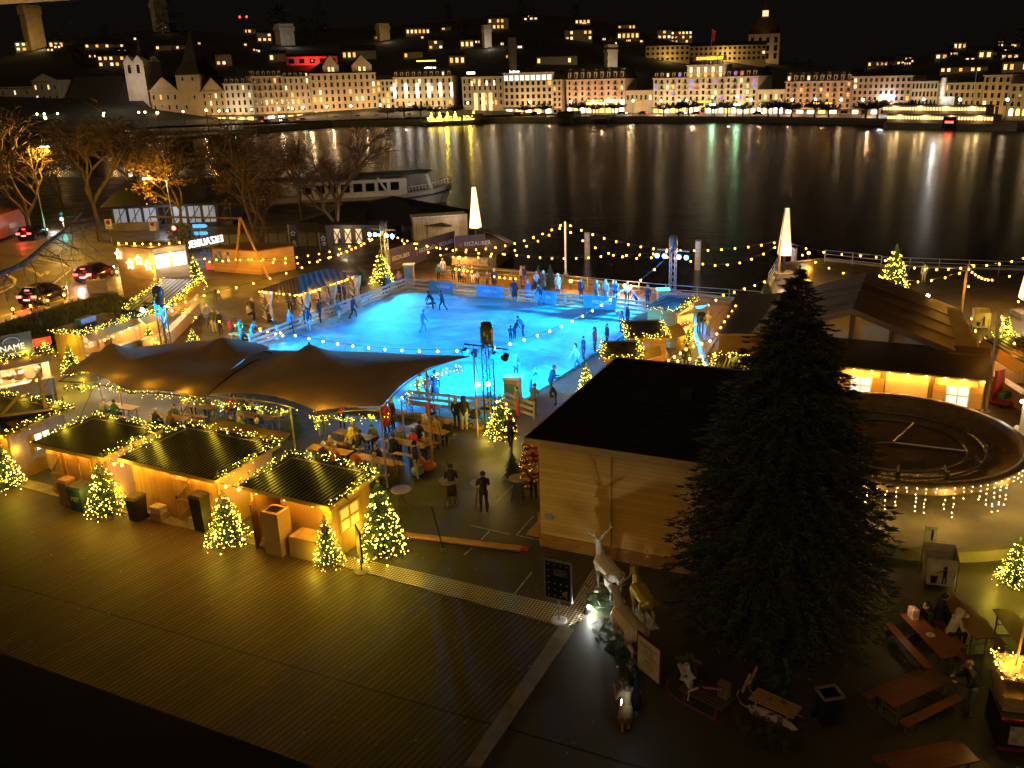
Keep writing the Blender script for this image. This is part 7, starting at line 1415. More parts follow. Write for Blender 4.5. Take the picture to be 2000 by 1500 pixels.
# glazed dark pavilion at the left
A, C_ = G(225, 448), G(455, 438); L = (C_ - A).length; o = thing('glass_pavilion', 'dark blue timber pavilion with tall glazing behind the yellow leaved tree', 'pavilion', A, ang(A, C_)); H = HT(A, 402)
q = MB(); q.box((L / 2, 4, H / 2), (L, 8, H)); q.build('wall', mat('blue_black_wall', (.05, .06, .08), .6), o)
for i in range(8): q = MB(); q.box((L * (i + .5) / 8, -.03, H * .5), (L * .1, .04, H * .7)); w_ = q.build('window', emit('pavilion_cold', (.65, .8, 1), (.16, .05, .09, .03)[i % 4]) if i % 4 != 3 else DGLASS, o); q = MB(); q.box((L * (i + .5) / 8, -.08, H * .5), (.1, .05, H * .7)); q.bar((L * (i + .1) / 8, -.08, H * .2), (L * (i + .9) / 8, -.08, H * .85), .1, .05, up=V((0, 1, 0))); q.build('timber', HTW, w_)
q = MB(); q.add([(-1, -1, H), (L + 1, -1, H), (L + 1, 9, H), (-1, 9, H), (1, 4, H + 2.6), (L - 1, 4, H + 2.6)], [(0, 1, 5, 4), (1, 2, 5), (2, 3, 4, 5), (3, 0, 4)]); q.build('roof', mat('pavilion_slate', 0), o); q = MB(); q.box((L * .2, -1.6, .5), (L * .4, .3, 1.0)); q.build('plinth', CONC, o); lamp((L * .45, -2.5, H * .8), 90, (.8, .9, 1), .2, o)
for i, (x, y) in enumerate([(420, 465), (610, 490)]): pass
A, C_ = G(375, 492), G(640, 485); L = (C_ - A).length; o = thing('wire_fence', 'dark wire fence with thin posts behind the plywood shed', 'fence', A, ang(A, C_)); q = MB()
for i in range(15): q = MB(); q.cyl((L * i / 14, 0, 0), (L * i / 14, 0, 2.2), .04); q.build('post', BLACKM, o)
q = MB(); q.bar((0, 0, 2.15), (L, 0, 2.15), .04); q.bar((0, 0, .3), (L, 0, .3), .04); q.build('rail', BLACKM, o); q = MB(); q.box((L / 2, 6, .03), (L, 9, .06)); 
q.build('paved_court', mat('pale_court', (.16, .17, .16), .7), o)
for lb, x, y, t in [('tall blue flag banner left of the bare tree', 577, 497, 438), ('short blue printed banner right of the flag banner', 634, 490, 455)]:
    g = G(x, y); o = thing('flag_banner', lb, 'banner', g); h = HT(g, t); q = MB(); q.box((0, 0, h * .55), (.8, .05, h * .85)); b0 = q.build('cloth', mat('navy_cloth', (.03, .05, .16), .7), o); star(b0, (0, -.06, h * .7), V((1, 0, 0)), .28, m=LETW, th=.04, nm='star_print'); star(b0, (.05, -.06, h * .4), V((1, 0, 0)), .22, m=LETW, th=.04, nm='star_print'); q = MB(); q.cyl((-.42, 0, 0), (-.42, 0, h), .04); q.build('pole', METAL, o)
# road furniture
for lb, f, t in [('no stopping sign left of the glass pavilion', (219, 476), 428), ('no stopping sign in front of the glass pavilion', (302, 463), 432)]:
    g = G(*f); o = thing('no_stopping_sign', lb, 'road sign', g, group='no stopping signs'); h = HT(g, t); q = MB(); q.cyl((0, 0, 0), (0, 0, h), .04); q.build('pole', METAL, o); q = MB(); q.box((0, -.05, h - .55), (.75, .03, 1.1)); p = q.build('panel', WHITEP, o); q = MB(); q.tube([(.22 * cos(pi * i / 8), -.08, h - .35 + .22 * sin(pi * i / 8)) for i in range(17)], .045, 5); q.bar((-.16, -.08, h - .19), (.16, -.08, h - .51), .05, .03, up=V((0, 1, 0))); q.build('red_ring', mat('sign_red', (.5, .02, .02), .5), p); q = MB(); q.ball((0, -.07, h - .35), .17, 10, 6, (1, .1, 1)); q.build('blue_disc', mat('sign_blue', (.02, .05, .4), .5), p)
def tlight(lb, f, t, c, st): 
    g = G(*f); o = thing('traffic_light', lb, 'traffic light', g); h = HT(g, t); q = MB(); q.cyl((0, 0, 0), (0, 0, h), .06); q.build('pole', METAL, o); q = MB(); q.box((0, -.1, h - .3), (.4, .25, 1.1)); b0 = q.build('housing', BLACKM, o); q = MB(); q.ball((0, -.24, h + {0: 0, 1: -.6}[st]), .2); q.build('lens', emit('signal_%d' % st, c, 40), b0); lamp((0, -.8, h), 50, c, .1, o)
tlight('red traffic light behind the plywood booth', (350, 500), 445, (1, .03, .02), 0); tlight('green traffic light at the left roadside trees', (127, 450), 418, (.05, .9, .75), 1); tlight('red traffic light near the left edge', (42, 450), 422, (1, .04, .02), 0)
g = G(345, 478); o = thing('street_lamp', 'yellow lit street lamp with a slim pole behind the plywood booth', 'street lamp', g); h = HT(g, 352); q = MB(); q.cyl((0, 0, 0), (0, 0, h), .09, .06); q.bar((0, 0, h), (-1.6, -.5, h + .3), .07); q.build('pole', METAL, o); q = MB(); q.box((-1.8, -.55, h + .3), (.9, .3, .14)); q.build('lamp_head', emit('sodium', (1, .6, .12), 14), o); lamp((-1.8, -.7, h - .1), 2200, (1, .5, .06), .2, o)
for lb, f, h in [('added street lamp lighting the left road from beyond the picture edge', (-60, 560), 10), ('added street lamp lighting the back of the left road', (90, 455), 10)]:  # both lamps added to brighten the left road
    g = G(*f); o = thing('street_lamp', lb, 'street lamp', g); q = MB(); q.cyl((0, 0, 0), (0, 0, h), .09, .06); q.bar((0, 0, h), (1.6, .3, h + .2), .07); q.build('pole', METAL, o); q = MB(); q.box((1.8, .3, h + .2), (.9, .3, .14)); q.build('lamp_head', emit('sodium', 0, 0), o); lamp((1.8, .2, h - .1), 3600, (1, .48, .05), .2, o)
g = G(396, 476); o = thing('direction_sign', 'two blue lit direction signs on a pole', 'road sign', g); q = MB(); h = HT(g, 436); q.cyl((0, 0, 0), (0, 0, h), .05); q.build('pole', METAL, o)
for z in (h - .3, h - 1.1): q = MB(); q.extr([(-.8, -.08, z - .2), (.6, -.08, z - .2), (.85, -.08, z), (.6, -.08, z + .2), (-.8, -.08, z + .2)], (0, .05, 0)); q.build('sign_panel', emit('sign_panel_blue', (.1, .45, 1), .9), o)
g = G(418, 530); o = thing('warning_triangle', 'red and white warning triangle board with a red panel', 'road sign', G(421, 528), -.3); q = MB(); q.tube([(-.4, 0, .1), (.4, 0, .1), (0, 0, .8), (-.4, 0, .1)], .05, 5); q.build('red_border', emit('triangle_red', (1, .12, .05), .35), o); q = MB(); q.extr([(-.32, 0, .14), (.32, 0, .14), (0, 0, .7)], (0, .02, 0)); q.build('panel', WHITEP, o); q = MB(); q.box((-.75, .1, .4), (.6, .05, .75)); q.build('red_panel', emit('triangle_red', 0, 0), o)
o = thing('road_board', 'grey utility cabinet at the kerb before the booth', 'cabinet', G(192, 572), .2); q = MB(); q.box((.0, 0, .55), (1.5, .5, 1.1)); q.build('body', CONC, o); q = MB(); q.box((0, 0, 1.13), (1.56, .56, .06)); q.build('lid', METAL, o); o.name = 'utility_cabinet'
o = thing('street_pole', 'thin bare pole at the edge of the grass verge', 'pole', G(137, 586)); q = MB(); h = HT(o.location, 468); q.cyl((0, 0, 0), (-.1, 0, h), .05, .03); q.build('shaft', METAL, o); q = MB(); q.cyl((0, 0, 0), (0, 0, .12), .12); q.build('foot', METAL, o)
def kerblights():
    q = MB(); q.cyl((0, 0, 0), (0, 0, .35), .05); base = q.mesh('post', BLACKM); q = MB(); q.ball((0, 0, .42), .09); top = q.mesh('bulb', BULB)
    for i, p in enumerate([(27, 614), (62, 608), (95, 597), (127, 586), (188, 562), (202, 556), (230, 540)]):
        o = thing('verge_light', 'small amber bollard light along the road edge of the verge', 'bollard light', G(*p), group='bollard lights along the road verge'); link('post', base, o); link('bulb', top, o); lamp((0, 0, .6), 90, AMB, .08, o)
kerblights()
# cars (local x = front)
def car(name, label, foot, rz, paint, k=1.0, bus=False):
    o = thing(name, label, 'car' if not bus else 'bus', G(*foot), rz); W_ = .9
    if not bus: st = [(-2.2, .32, .80, .78), (-2.15, .3, .95, .82), (-1.2, .25, 1.0, .88), (.9, .25, .98, .88), (1.9, .28, .82, .84), (2.2, .32, .65, .7)]
    else: st = [(-5.5, .4, 3.0, 1.25), (5.5, .4, 3.0, 1.25)]; W_ = 1.25
    vs = []; n = len(st)
    for x, z0, z1, w in st: vs += [(x, -w * .93, z0), (x, -w, (z0 + z1) / 2), (x, -w * .92, z1), (x, w * .92, z1), (x, w, (z0 + z1) / 2), (x, w * .93, z0)]
    q = MB(); q.smooth = not bus; q.add(vs, [(i * 6 + j, (i + 1) * 6 + j, (i + 1) * 6 + (j + 1) % 6, i * 6 + (j + 1) % 6) for i in range(n - 1) for j in range(6)] + [tuple(range(6)), tuple(range((n - 1) * 6 + 5, (n - 1) * 6 - 1, -1))]); q.build('body', paint, o)
    if not bus:
        b_ = [(-2.05, -.74, .96), (1.15, -.78, .97), (1.15, .78, .97), (-2.05, .74, .96)]; t_ = [(-1.5, -.56, 1.46), (.25, -.58, 1.48), (.25, .58, 1.48), (-1.5, .56, 1.46)]
        q = MB(); q.add(b_ + t_, [(0, 1, 5, 4), (1, 2, 6, 5), (2, 3, 7, 6), (3, 0, 4, 7)]); q.build('window', DGLASS, o); q = MB(); q.add([(x, y, z + .005) for x, y, z in t_] + [(-1.35, -.45, 1.53), (.1, -.45, 1.55), (.1, .45, 1.55), (-1.35, .45, 1.53)], [(0, 1, 5, 4), (1, 2, 6, 5), (2, 3, 7, 6), (3, 0, 4, 7), (4, 5, 6, 7)])
        for s in (-1, 1):
            for (x0, z0), (x1, z1) in (((1.15, .97), (.25, 1.48)), ((-.5, .97), (-.5, 1.47)), ((-2.05, .96), (-1.5, 1.46))): q.bar((x0, s * .78, z0), (x1, s * .58, z1), .06)
        q.build('roof', paint, o)
        for s in (-1, 1): q = MB(); q.box((.75, s * .98, 1.02), (.2, .16, .13)); q.build('mirror', paint, o)
    xr = st[0][0]; xf = st[-1][0]
    for s in (-1, 1):
        q = MB(); q.box((xr + .03, s * W_ * .68, .86 if not bus else 1.1), (.12, W_ * .42, .17)); q.build('tail_light', emit('tail_glow', (1, .03, .02), 22), o); q = MB(); q.box((xf - .08, s * W_ * .62, .68), (.12, .35, .14)); q.build('headlight', emit('headlight_white', 0, 0), o)
        for x in ((-1.35, 1.35) if not bus else (-3.5, 3.5)):
            q = MB(); q.smooth = True; q.cyl((x, s * (W_ - .22), .33), (x, s * (W_ + .01), .33), .33, n=18); wl = q.build('wheel', mat('tyre_rubber', (.012, .012, .012), .8), o); q = MB(); q.cyl((x, s * (W_ - .02), .33), (x, s * (W_ + .025), .33), .2, n=12); q.build('rim', METAL, wl)
    q = MB(); q.box((xr - .03, 0, .62), (.04, .52, .12)); q.build('number_plate', emit('plate_lit', (.9, .9, 1), .8), o); lamp((xr - .7, 0, .8), 55, (1, .05, .03), .2, o); q = MB(); q.box((xr + .25, 0, 1.35), (.05, .35, .05)) if not bus else q.box((xr - .02, 0, 2.6), (.05, 1.6, .3)); q.build('brake_light', emit('tail_glow', 0, 0), o); lamp((xf + 3, 0, .7), 120, (1, .9, .75), .2, o); return o
CP = mat('black_car_paint', (.015, .012, .012), .18, .3); a, c = G(30, 600), G(140, 558); rzc = ang(a, c)
car('parked_car', 'dark hatchback with glowing tail lights, nearer to the grass verge', (88, 588), rzc, CP); car('parked_car', 'dark car with bright brake lights just left of the plywood booth', (188, 545), rzc + .05, mat('wine_car_paint', (.05, .008, .008), .2, .3)); car('city_bus', 'red tail lit bus cut by the left picture edge', (-6, 470), rzc + .2, mat('bus_paint', (.3, .06, .05), .4), bus=True); car('parked_car', 'car with small red tail lights further back on the left road', (66, 465), rzc + .15, CP)
# ---------------- people
SKIN = mat('skin', (.5, .28, .18), .6, var=.08); HAIR = [mat('dark_hair', (.02, .013, .01), .6), mat('brown_hair', (.09, .045, .02), .6), mat('blond_hair', (.42, .27, .1), .6)]
CLO = {k: mat('cloth_' + k, c, .85, var=.25, scale=5, bump=.15, bscale=20) for k, c in dict(black=(.018, .018, .02), navy=(.02, .03, .07), grey=(.14, .14, .14), olive=(.09, .085, .04), red=(.5, .03, .03), white=(.62, .6, .56), tan=(.36, .22, .1), blue=(.05, .15, .5), teal=(.04, .16, .18), denim=(.12, .18, .28), cream=(.5, .42, .3), orange=(.6, .14, .02), brown=(.1, .055, .03), pink=(.45, .15, .18), green=(.05, .16, .06), yellow=(.45, .33, .06), lightblue=(.3, .42, .55)).items()}
SHOE = mat('shoe_dark', (.02, .018, .016), .6)
def person_mesh(pose):
    """one continuous remeshed body facing +x; slots: 0 skin 1 top 2 trousers 3 shoes"""
    sit = pose.startswith('sit'); P = []; hp = .93 if not sit else .52; lean = {'bend': .55, 'sitlean': .35, 'skate': .22, 'lean': .3}.get(pose, .04)
    th_ = lean; hipc = V((0, 0, hp)); up = V((sin(th_), 0, cos(th_))); ch = hipc + up * .42; sh = hipc + up * .52; nk = hipc + up * .6; hd = nk + V((.03 + .05 * sin(th_), 0, .12)) if pose != 'bend' else nk + up * .12 + V((.02, 0, 0))
    P += [(hipc, hipc + up * .2, .145, .14, 1), (hipc + up * .15, ch, .14, .165, 1), (ch, sh, .165, .12, 1), (hipc + V((0, -.07, -.02)), hipc + V((0, .07, -.02)), .125, .125, 2), (sh, nk, .07, .058, 1), (nk, hd - V((0, 0, .05)), .055, .055, 0), (hd + V((.01, 0, -.03)), hd + V((0, 0, .05)), .088, .1, 0), (hd + V((.06, 0, -.06)), hd + V((.075, 0, -.05)), .045, .04, 0), (hd + V((.1, 0, -.01)), hd + V((.125, 0, -.03)), .014, .018, 0)]
    for s in (-1, 1): P.append((hd + V((.0, s * .1, -.01)), hd + V((-.01, s * .105, .02)), .022, .02, 0)); P.append((hd + V((.092, s * .036, .012)), hd + V((.094, s * .036, .012)), .012, .012, 3))
    hands = []
    for s in (-1, 1):
        h0 = hipc + V((0, s * .095, -.02))
        if sit: kn = V((.44, s * .13, .5)); an = V((.42, s * .12, .09))
        elif pose in ('walk', 'skate'): kn = V((.10 + s * .16, s * .1, .5)); an = V((-.02 + s * .3, s * .1, .09 + (.08 if s < 0 else 0)))
        elif pose == 'bend': kn = V((.03, s * .1, .5)); an = V((-.02, s * .11, .09))
        else: kn = V((.03, s * .1, .5)); an = V((0, s * .11, .09))
        P += [(h0, kn, .095, .062, 2), (kn, an, .06, .045, 2), (an + V((-.03, 0, -.03)), an + V((.15, 0, -.045)), .045, .038, 3)]
        s0 = sh + V((0, s * .19, -.04)); P.append((sh + V((0, s * .08, -.03)), s0, .085, .07, 1))
        if pose in ('hold', 'sit', 'sitlean', 'lean'): el = s0 + V((.08, s * .05, -.27)); ha = el + V((.23, -s * .09, .02 if pose != 'hold' else .12))
        elif pose == 'phone' : el = s0 + V((.1, s * .05, -.25)); ha = el + V((.22, -s * .1, .16))
        elif pose == 'bend': el = s0 + V((.12, s * .04, -.24)); ha = el + V((.14, 0, -.2))
        elif pose in ('walk', 'skate'): el = s0 + V((-.1 * s, s * .07, -.27)); ha = el + V((.12 - .05 * s, 0, -.22))
        else: el = s0 + V((-.02, s * .06, -.28)); ha = el + V((.07, -s * .02, -.25))
        P += [(s0, el, .066, .052, 1), (el, ha, .05, .038, 1), (ha, ha + (ha - el).normalized() * .08, .034, .036, 0)]; hands.append((ha + (ha - el).normalized() * .08, (ha - el).normalized(), s))
    me = blob(P, .024, [SKIN, CLO['black'], CLO['denim'], SHOE], 'body', 3); bm = bmesh.new(); bm.from_mesh(me); q = MB()
    for h, d, s in hands:
        sd = d.cross(V((0, 0, 1)));  sd = sd.normalized() if sd.length > .05 else V((0, 1, 0)); dn = d.cross(sd)
        for i, ln in enumerate((.06, .075, .08, .07)): b0 = h + sd * (.021 - .014 * i); q.tube([b0, b0 + d * ln * .5, b0 + d * ln * .8 + dn * .022], [.0095, .009, .007], 5)
        q.tube([h - d * .05 + sd * s * -.028, h - d * .02 + sd * s * -.05, h + d * .015 + sd * s * -.052], [.011, .01, .008], 5)
    bm.free(); n0 = len(me.vertices); vs = [v.co[:] for v in me.vertices] + q.v; fs = [tuple(p.vertices) for p in me.polygons] + [tuple(i + n0 for i in f) for f in q.f]; mi = [p.material_index for p in me.polygons] + [0] * len(q.f)
    m2 = bpy.data.meshes.new('body'); m2.from_pydata(vs, [], fs)
    for m_ in (SKIN, CLO['black'], CLO['denim'], SHOE): m2.materials.append(m_)
    m2.polygons.foreach_set('material_index', mi); m2.polygons.foreach_set('use_smooth', [True] * len(fs)); return m2, hd
_pm = {}; _hm = {}
def person(label, foot, h, face, top, bot, head='brown', pose='stand', group=None, z0=0.0):
    """face = picture direction (degrees, 0 right, 90 away) the person looks towards"""
    if pose not in _pm: _pm[pose] = person_mesh(pose)
    me, hd = _pm[pose]; g = V(foot) if isinstance(foot, V) else G(*foot, z0); vb = atan2(g.y, g.x) - pi / 2; o = thing('person', label, 'person', g, radians(face) + vb * .0, group); k = h / 1.75; b_ = link('body', me, o); b_.scale = (k, k, k)
    for i, m_ in ((1, CLO[top]), (2, CLO[bot])): b_.material_slots[i].link = 'OBJECT'; b_.material_slots[i].material = m_
    ky = (pose, head)
    if ky not in _hm:
        q = MB(); q.smooth = True; c = hd
        if head in ('dark', 'brown', 'blond'):
            m_ = HAIR[['dark', 'brown', 'blond'].index(head)]; nm = 'hair'; q.ball(c + V((-.025, 0, .045)), .112, 12, 8, (1, 1, .95))
        elif head.startswith('long'): m_ = HAIR[['longdark', 'longbrown', 'longblond'].index(head)]; nm = 'hair'; q.ball(c + V((-.025, 0, .045)), .115, 12, 8); q.tube([c + V((-.05, 0, .02)), c + V((-.085, 0, -.12)), c + V((-.1, 0, -.3))], [.11, .11, .05], 10)
        elif head.startswith('hood'): m_ = CLO[head[5:]]; nm = 'hood'; q.ball(c + V((-.03, 0, .02)), .135, 12, 8, (1, 1, 1.1)); q.tube([c + V((-.06, 0, -.05)), c + V((-.05, 0, -.18))], [.12, .13], 10)
        else: m_ = CLO[head]; nm = 'hat'; q.ball(c + V((-.012, 0, .055)), .115, 12, 8, (1, 1, 1.0)); q.tube([c + V((-.01 + .108 * cos(i * pi / 6), .108 * sin(i * pi / 6), .04)) for i in range(13)], .022, 5); q.ball(c + V((-.01, 0, .18)), .035, 8, 5)
        _hm[ky] = (nm, q.mesh(nm, m_))
    nm, hm = _hm[ky]; c = link(nm, hm, o); c.scale = (k, k, k); return o
PE = [
 ('man in a black coat with a silver tray, seen from behind', (884, 985), 1.78, 100, 'black', 'brown', 'dark', 'hold'), ('guest in black with white shoe soles photographing beside a round table', (946, 1001), 1.78, 95, 'black', 'black', 'dark', 'phone'),
 ('man in a quilted black jacket and pale trousers facing the tables, by the orange fish', (816, 936), 1.78, 200, 'black', 'cream', 'black', 'stand'), ('tall guest in a black hooded jacket and beige trousers walking to the rink', (908, 842), 1.82, 85, 'black', 'cream', 'hood_black', 'stand'), ('companion in black left of the beige trousered guest', (893, 838), 1.68, 80, 'black', 'black', 'longblond', 'stand'),
 ('woman in a long camel coat holding up a glowing phone', (1222, 1430), 1.66, 120, 'tan', 'tan', 'longbrown', 'phone'), ('woman with long dark hair and a white bag behind the camel coat', (1238, 1405), 1.68, 110, 'black', 'denim', 'longdark', 'stand'),
 ('stooping man in dark jacket and grey trousers beside the long bench', (1893, 1398), 1.75, 170, 'black', 'grey', 'brown', 'lean'),
 ('skater in a bright blue jacket at the left rink fence', (571, 652), 1.72, 250, 'blue', 'navy', 'brown', 'stand'), ('skater in dark jacket and pale trousers beside the bright blue jacket', (604, 648), 1.72, 270, 'navy', 'lightblue', 'hood_navy', 'stand'), ('skater in all navy at the middle of the left rink fence', (627, 632), 1.8, 200, 'navy', 'navy', 'dark', 'stand'), ('skating child in a teal coat with white leggings', (662, 629), 1.5, 60, 'teal', 'lightblue', 'teal', 'walk'), ('skater in dark clothes gliding off the left rink fence', (690, 623), 1.72, 20, 'navy', 'navy', 'dark', 'skate'),
 ('pair at the far left rink corner, left one in dark blue', (752, 578), 1.7, 270, 'navy', 'navy', 'dark', 'stand'), ('pair at the far left rink corner, right one in teal', (760, 578), 1.68, 280, 'teal', 'navy', 'dark', 'stand'), ('onlooker in a purple pink coat beside the far left rink booth', (781, 566), 1.6, 280, 'pink', 'navy', 'brown', 'stand'),
 ('skater in a navy coat leaning at the second far banner', (1005, 590), 1.8, 90, 'navy', 'denim', 'navy', 'stand'), ('skater in a royal blue coat right of the navy coat', (1032, 590), 1.7, 60, 'blue', 'black', 'lightblue', 'stand'), ('tall blurred skater in dark blue at the third far banner', (1057, 598), 1.8, 200, 'navy', 'denim', 'dark', 'skate'),
 ('onlooker in a white coat behind the third far banner', (1090, 574), 1.65, 270, 'white', 'navy', 'hood_white', 'stand'), ('onlooker in a dark olive coat left of the white coat', (1062, 570), 1.7, 270, 'olive', 'black', 'white', 'hold'), ('onlooker in a pale blue jacket at the far fence', (1048, 568), 1.6, 280, 'lightblue', 'navy', 'blond', 'hold'),
 ('onlooker in pink and navy near the fourth far banner', (1135, 583), 1.55, 270, 'navy', 'navy', 'blue', 'stand'), ('onlooker in a blue grey coat left of the fourth banner', (1165, 587), 1.6, 270, 'grey', 'navy', 'brown', 'stand'), ('onlooker in a light blue coat over the fourth banner', (1183, 588), 1.62, 260, 'lightblue', 'navy', 'lightblue', 'stand'), ('onlooker with a blue rucksack over the fourth banner', (1202, 590), 1.68, 250, 'blue', 'navy', 'dark', 'stand'), ('onlooker in a white and black jacket at the fourth banner edge', (1225, 593), 1.68, 260, 'white', 'black', 'brown', 'hold'), ('crouching child in blue at the far right fence', (1243, 600), 1.25, 200, 'blue', 'navy', 'lightblue', 'bend'), ('onlooker in dark blue by the far right rink corner', (1265, 600), 1.7, 230, 'navy', 'navy', 'dark', 'stand'),
 ('onlooker in a white jacket on the promenade left of the row of lamps', (866, 542), 1.7, 290, 'white', 'grey', 'brown', 'stand'), ('child in dark teal in front of the white jacket on the promenade', (857, 548), 1.45, 280, 'teal', 'black', 'brown', 'stand'), ('person in black on the promenade below the lamp row', (886, 548), 1.6, 270, 'black', 'black', 'dark', 'stand'), ('person in dark blue on the promenade left of the grey coat', (898, 551), 1.6, 300, 'navy', 'black', 'dark', 'hold'), ('person in a grey coat on the promenade', (907, 553), 1.62, 270, 'grey', 'navy', 'dark', 'stand'), ('person in blue with a pale scarf on the promenade', (924, 555), 1.6, 250, 'navy', 'white', 'brown', 'stand'), ('child in black and white on the promenade', (933, 558), 1.3, 270, 'white', 'black', 'dark', 'hold'), ('person in a navy coat right on the promenade', (966, 562), 1.6, 270, 'navy', 'black', 'lightblue', 'stand'), ('child under a pale round cap on the promenade', (952, 560), 1.2, 270, 'grey', 'navy', 'white', 'stand'),
 ('hugging couple at the quay rail, the one in cream', (1018, 560), 1.75, 0, 'cream', 'brown', 'blond', 'hold'), ('hugging couple at the quay rail, the one in navy', (1026, 560), 1.75, 180, 'navy', 'denim', 'dark', 'hold'),
 ('skater pushing a sledge in the middle of the ice, bending in black', (846, 606), 1.6, 200, 'black', 'navy', 'dark', 'bend'), ('thin skater leaning on the ice right of the sledge pusher', (866, 608), 1.6, 160, 'navy', 'black', 'dark', 'skate'), ('skater gliding alone in the middle of the ice', (826, 650), 1.6, 30, 'blue', 'blue', 'blue', 'skate'),
 ('kneeling skater in dark clothes in a group on the ice centre', (1005, 664), 1.4, 40, 'black', 'navy', 'dark', 'bend'), ('skater in blue bending in the group on the ice centre', (1022, 660), 1.6, 170, 'blue', 'navy', 'dark', 'bend'), ('child on the ice in the centre group', (998, 668), 1.1, 90, 'navy', 'black', 'black', 'bend'),
 ('skater in a dark red top by the middle rink side hut', (1162, 690), 1.7, 190, 'red', 'navy', 'longdark', 'stand'), ('skater in dark navy left of the dark red top', (1140, 706), 1.6, 200, 'navy', 'navy', 'dark', 'stand'), ('skater with long coat before the nearest rink side hut', (1128, 722), 1.65, 210, 'lightblue', 'blue', 'longbrown', 'skate'), ('onlooker at the far end of the rink side row', (1226, 640), 1.7, 200, 'navy', 'navy', 'dark', 'stand'), ('onlooker half hidden by the middle rink side hut', (1214, 652), 1.6, 210, 'blue', 'navy', 'longdark', 'stand'), ('child by the roof edge of the middle rink side hut', (1186, 676), 1.5, 200, 'navy', 'navy', 'dark', 'stand'),
 ('seated looking skater in grey at the near end of the ice', (1008, 742), 1.6, 300, 'grey', 'navy', 'dark', 'stand'), ('skater in deep blue beside the grey one at the near end', (1036, 768), 1.6, 330, 'blue', 'blue', 'blue', 'bend'), ('tall bald skater in a dark coat at the near right of the ice', (1076, 776), 1.85, 0, 'navy', 'navy', 'brown', 'lean'), ('child in dark blue in front of the tall bald skater', (1086, 790), 1.2, 180, 'navy', 'navy', 'dark', 'bend'), ('man in a grey jacket with a backpack at the skate counter', (1042, 813), 1.75, 60, 'grey', 'navy', 'brown', 'lean'), ('person behind the skate counter under the near lit fir', (1012, 815), 1.65, 200, 'grey', 'red', 'dark', 'stand'),
 ('onlooker in an ochre coat at the near rink fence', (823, 785), 1.6, 80, 'yellow', 'denim', 'dark', 'stand'), ('onlooker in a red coat at the near rink fence', (838, 786), 1.5, 80, 'red', 'cream', 'dark', 'stand'), ('onlooker in a blue coat and jeans at the near rink fence', (852, 785), 1.78, 70, 'navy', 'denim', 'dark', 'stand'),
 ('blurred man with a beanie walking by the hall corner', (998, 880), 1.78, 260, 'brown', 'black', 'red', 'walk'), ('guest by the bauble column', (1043, 975), 1.7, 120, 'brown', 'black', 'brown', 'stand'),
 ('standing guest in a red coat under the right tent edge', (757, 846), 1.7, 250, 'red', 'black', 'brown', 'stand'), ('guest in an olive fur hood beside the red coat', (769, 838), 1.7, 220, 'olive', 'black', 'hood_cream', 'stand'), ('guest in black and jeans standing behind the garland pole', (635, 852), 1.75, 280, 'olive', 'denim', 'dark', 'stand'), ('bending guest with a red jacket under the right tent', (670, 838), 1.65, 90, 'red', 'black', 'brown', 'bend'),
 ('customer in a grey hooded jacket at the left edge food stall', (57, 742), 1.75, 95, 'grey', 'tan', 'dark', 'stand'), ('customer in a dark padded jacket right at the left edge food stall', (92, 752), 1.75, 80, 'black', 'black', 'brown', 'stand'), ('visitor in dark clothes by the lit fir next to the box topped stall', (161, 725), 1.7, 60, 'black', 'brown', 'grey', 'stand'), ('vendor with grey hair inside the box topped stall', (195, 693), 1.65, 300, 'tan', 'black', 'blond', 'stand'),
 ('couple on the terrace boards, the one in black', (1369, 652), 1.78, 260, 'black', 'denim', 'brown', 'stand'), ('couple on the terrace boards, the one in tan', (1364, 650), 1.68, 300, 'tan', 'denim', 'blond', 'hold'), ('woman in yellow and jeans on the terrace boards', (1383, 656), 1.72, 220, 'yellow', 'denim', 'blond', 'hold'), ('visitor in dark clothes at the foot of the terrace steps', (1340, 728), 1.7, 90, 'black', 'black', 'dark', 'stand'),
 ('group by the left fence bend, the one in a green jacket', (420, 650), 1.75, 300, 'olive', 'cream', 'dark', 'stand'), ('group by the left fence bend, the one in black', (433, 654), 1.75, 260, 'black', 'black', 'brown', 'stand'), ('group by the left fence bend, the tall one in grey', (408, 640), 1.8, 320, 'grey', 'grey', 'dark', 'stand'), ('visitor in dark red at the left rink fence bend', (455, 665), 1.6, 80, 'red', 'brown', 'brown', 'stand'), ('visitor in a green grey padded coat at the left rink fence bend', (473, 668), 1.62, 80, 'green', 'grey', 'dark', 'stand'), ('visitor in teal bending at the left rink fence bend', (494, 668), 1.5, 60, 'teal', 'blue', 'dark', 'bend'),
 ('woman in beige sitting before the gazebo on the left', (487, 625), 1.65, 30, 'cream', 'black', 'dark', 'sit'), ('woman in black with blond hair right of the beige one before the gazebo', (497, 624), 1.65, 200, 'black', 'black', 'longblond', 'stand'), ('guest in black sitting under the gazebo front post', (527, 640), 1.65, 20, 'black', 'black', 'dark', 'sit'), ('guest in olive at the gazebo table', (568, 612), 1.7, 300, 'olive', 'black', 'white', 'stand'), ('guest in a pale hat in the gazebo', (577, 604), 1.7, 240, 'black', 'brown', 'white', 'stand'), ('guest in a red hat in the gazebo', (621, 590), 1.7, 260, 'black', 'black', 'red', 'stand'), ('guest in a black jacket behind the fence in the gazebo', (603, 622), 1.7, 80, 'black', 'black', 'brown', 'stand'), ('guest in yellow green behind the gazebo barrel', (655, 585), 1.7, 280, 'olive', 'brown', 'blond', 'stand'), ('guest with a white cap right of the gazebo barrel', (666, 592), 1.68, 200, 'navy', 'black', 'white', 'stand'), ('guest in navy by the right gazebo curtain', (675, 594), 1.68, 180, 'navy', 'navy', 'dark', 'stand'), ('seated visitor right of the gazebo', (703, 575), 1.4, 300, 'black', 'navy', 'dark', 'stand'),
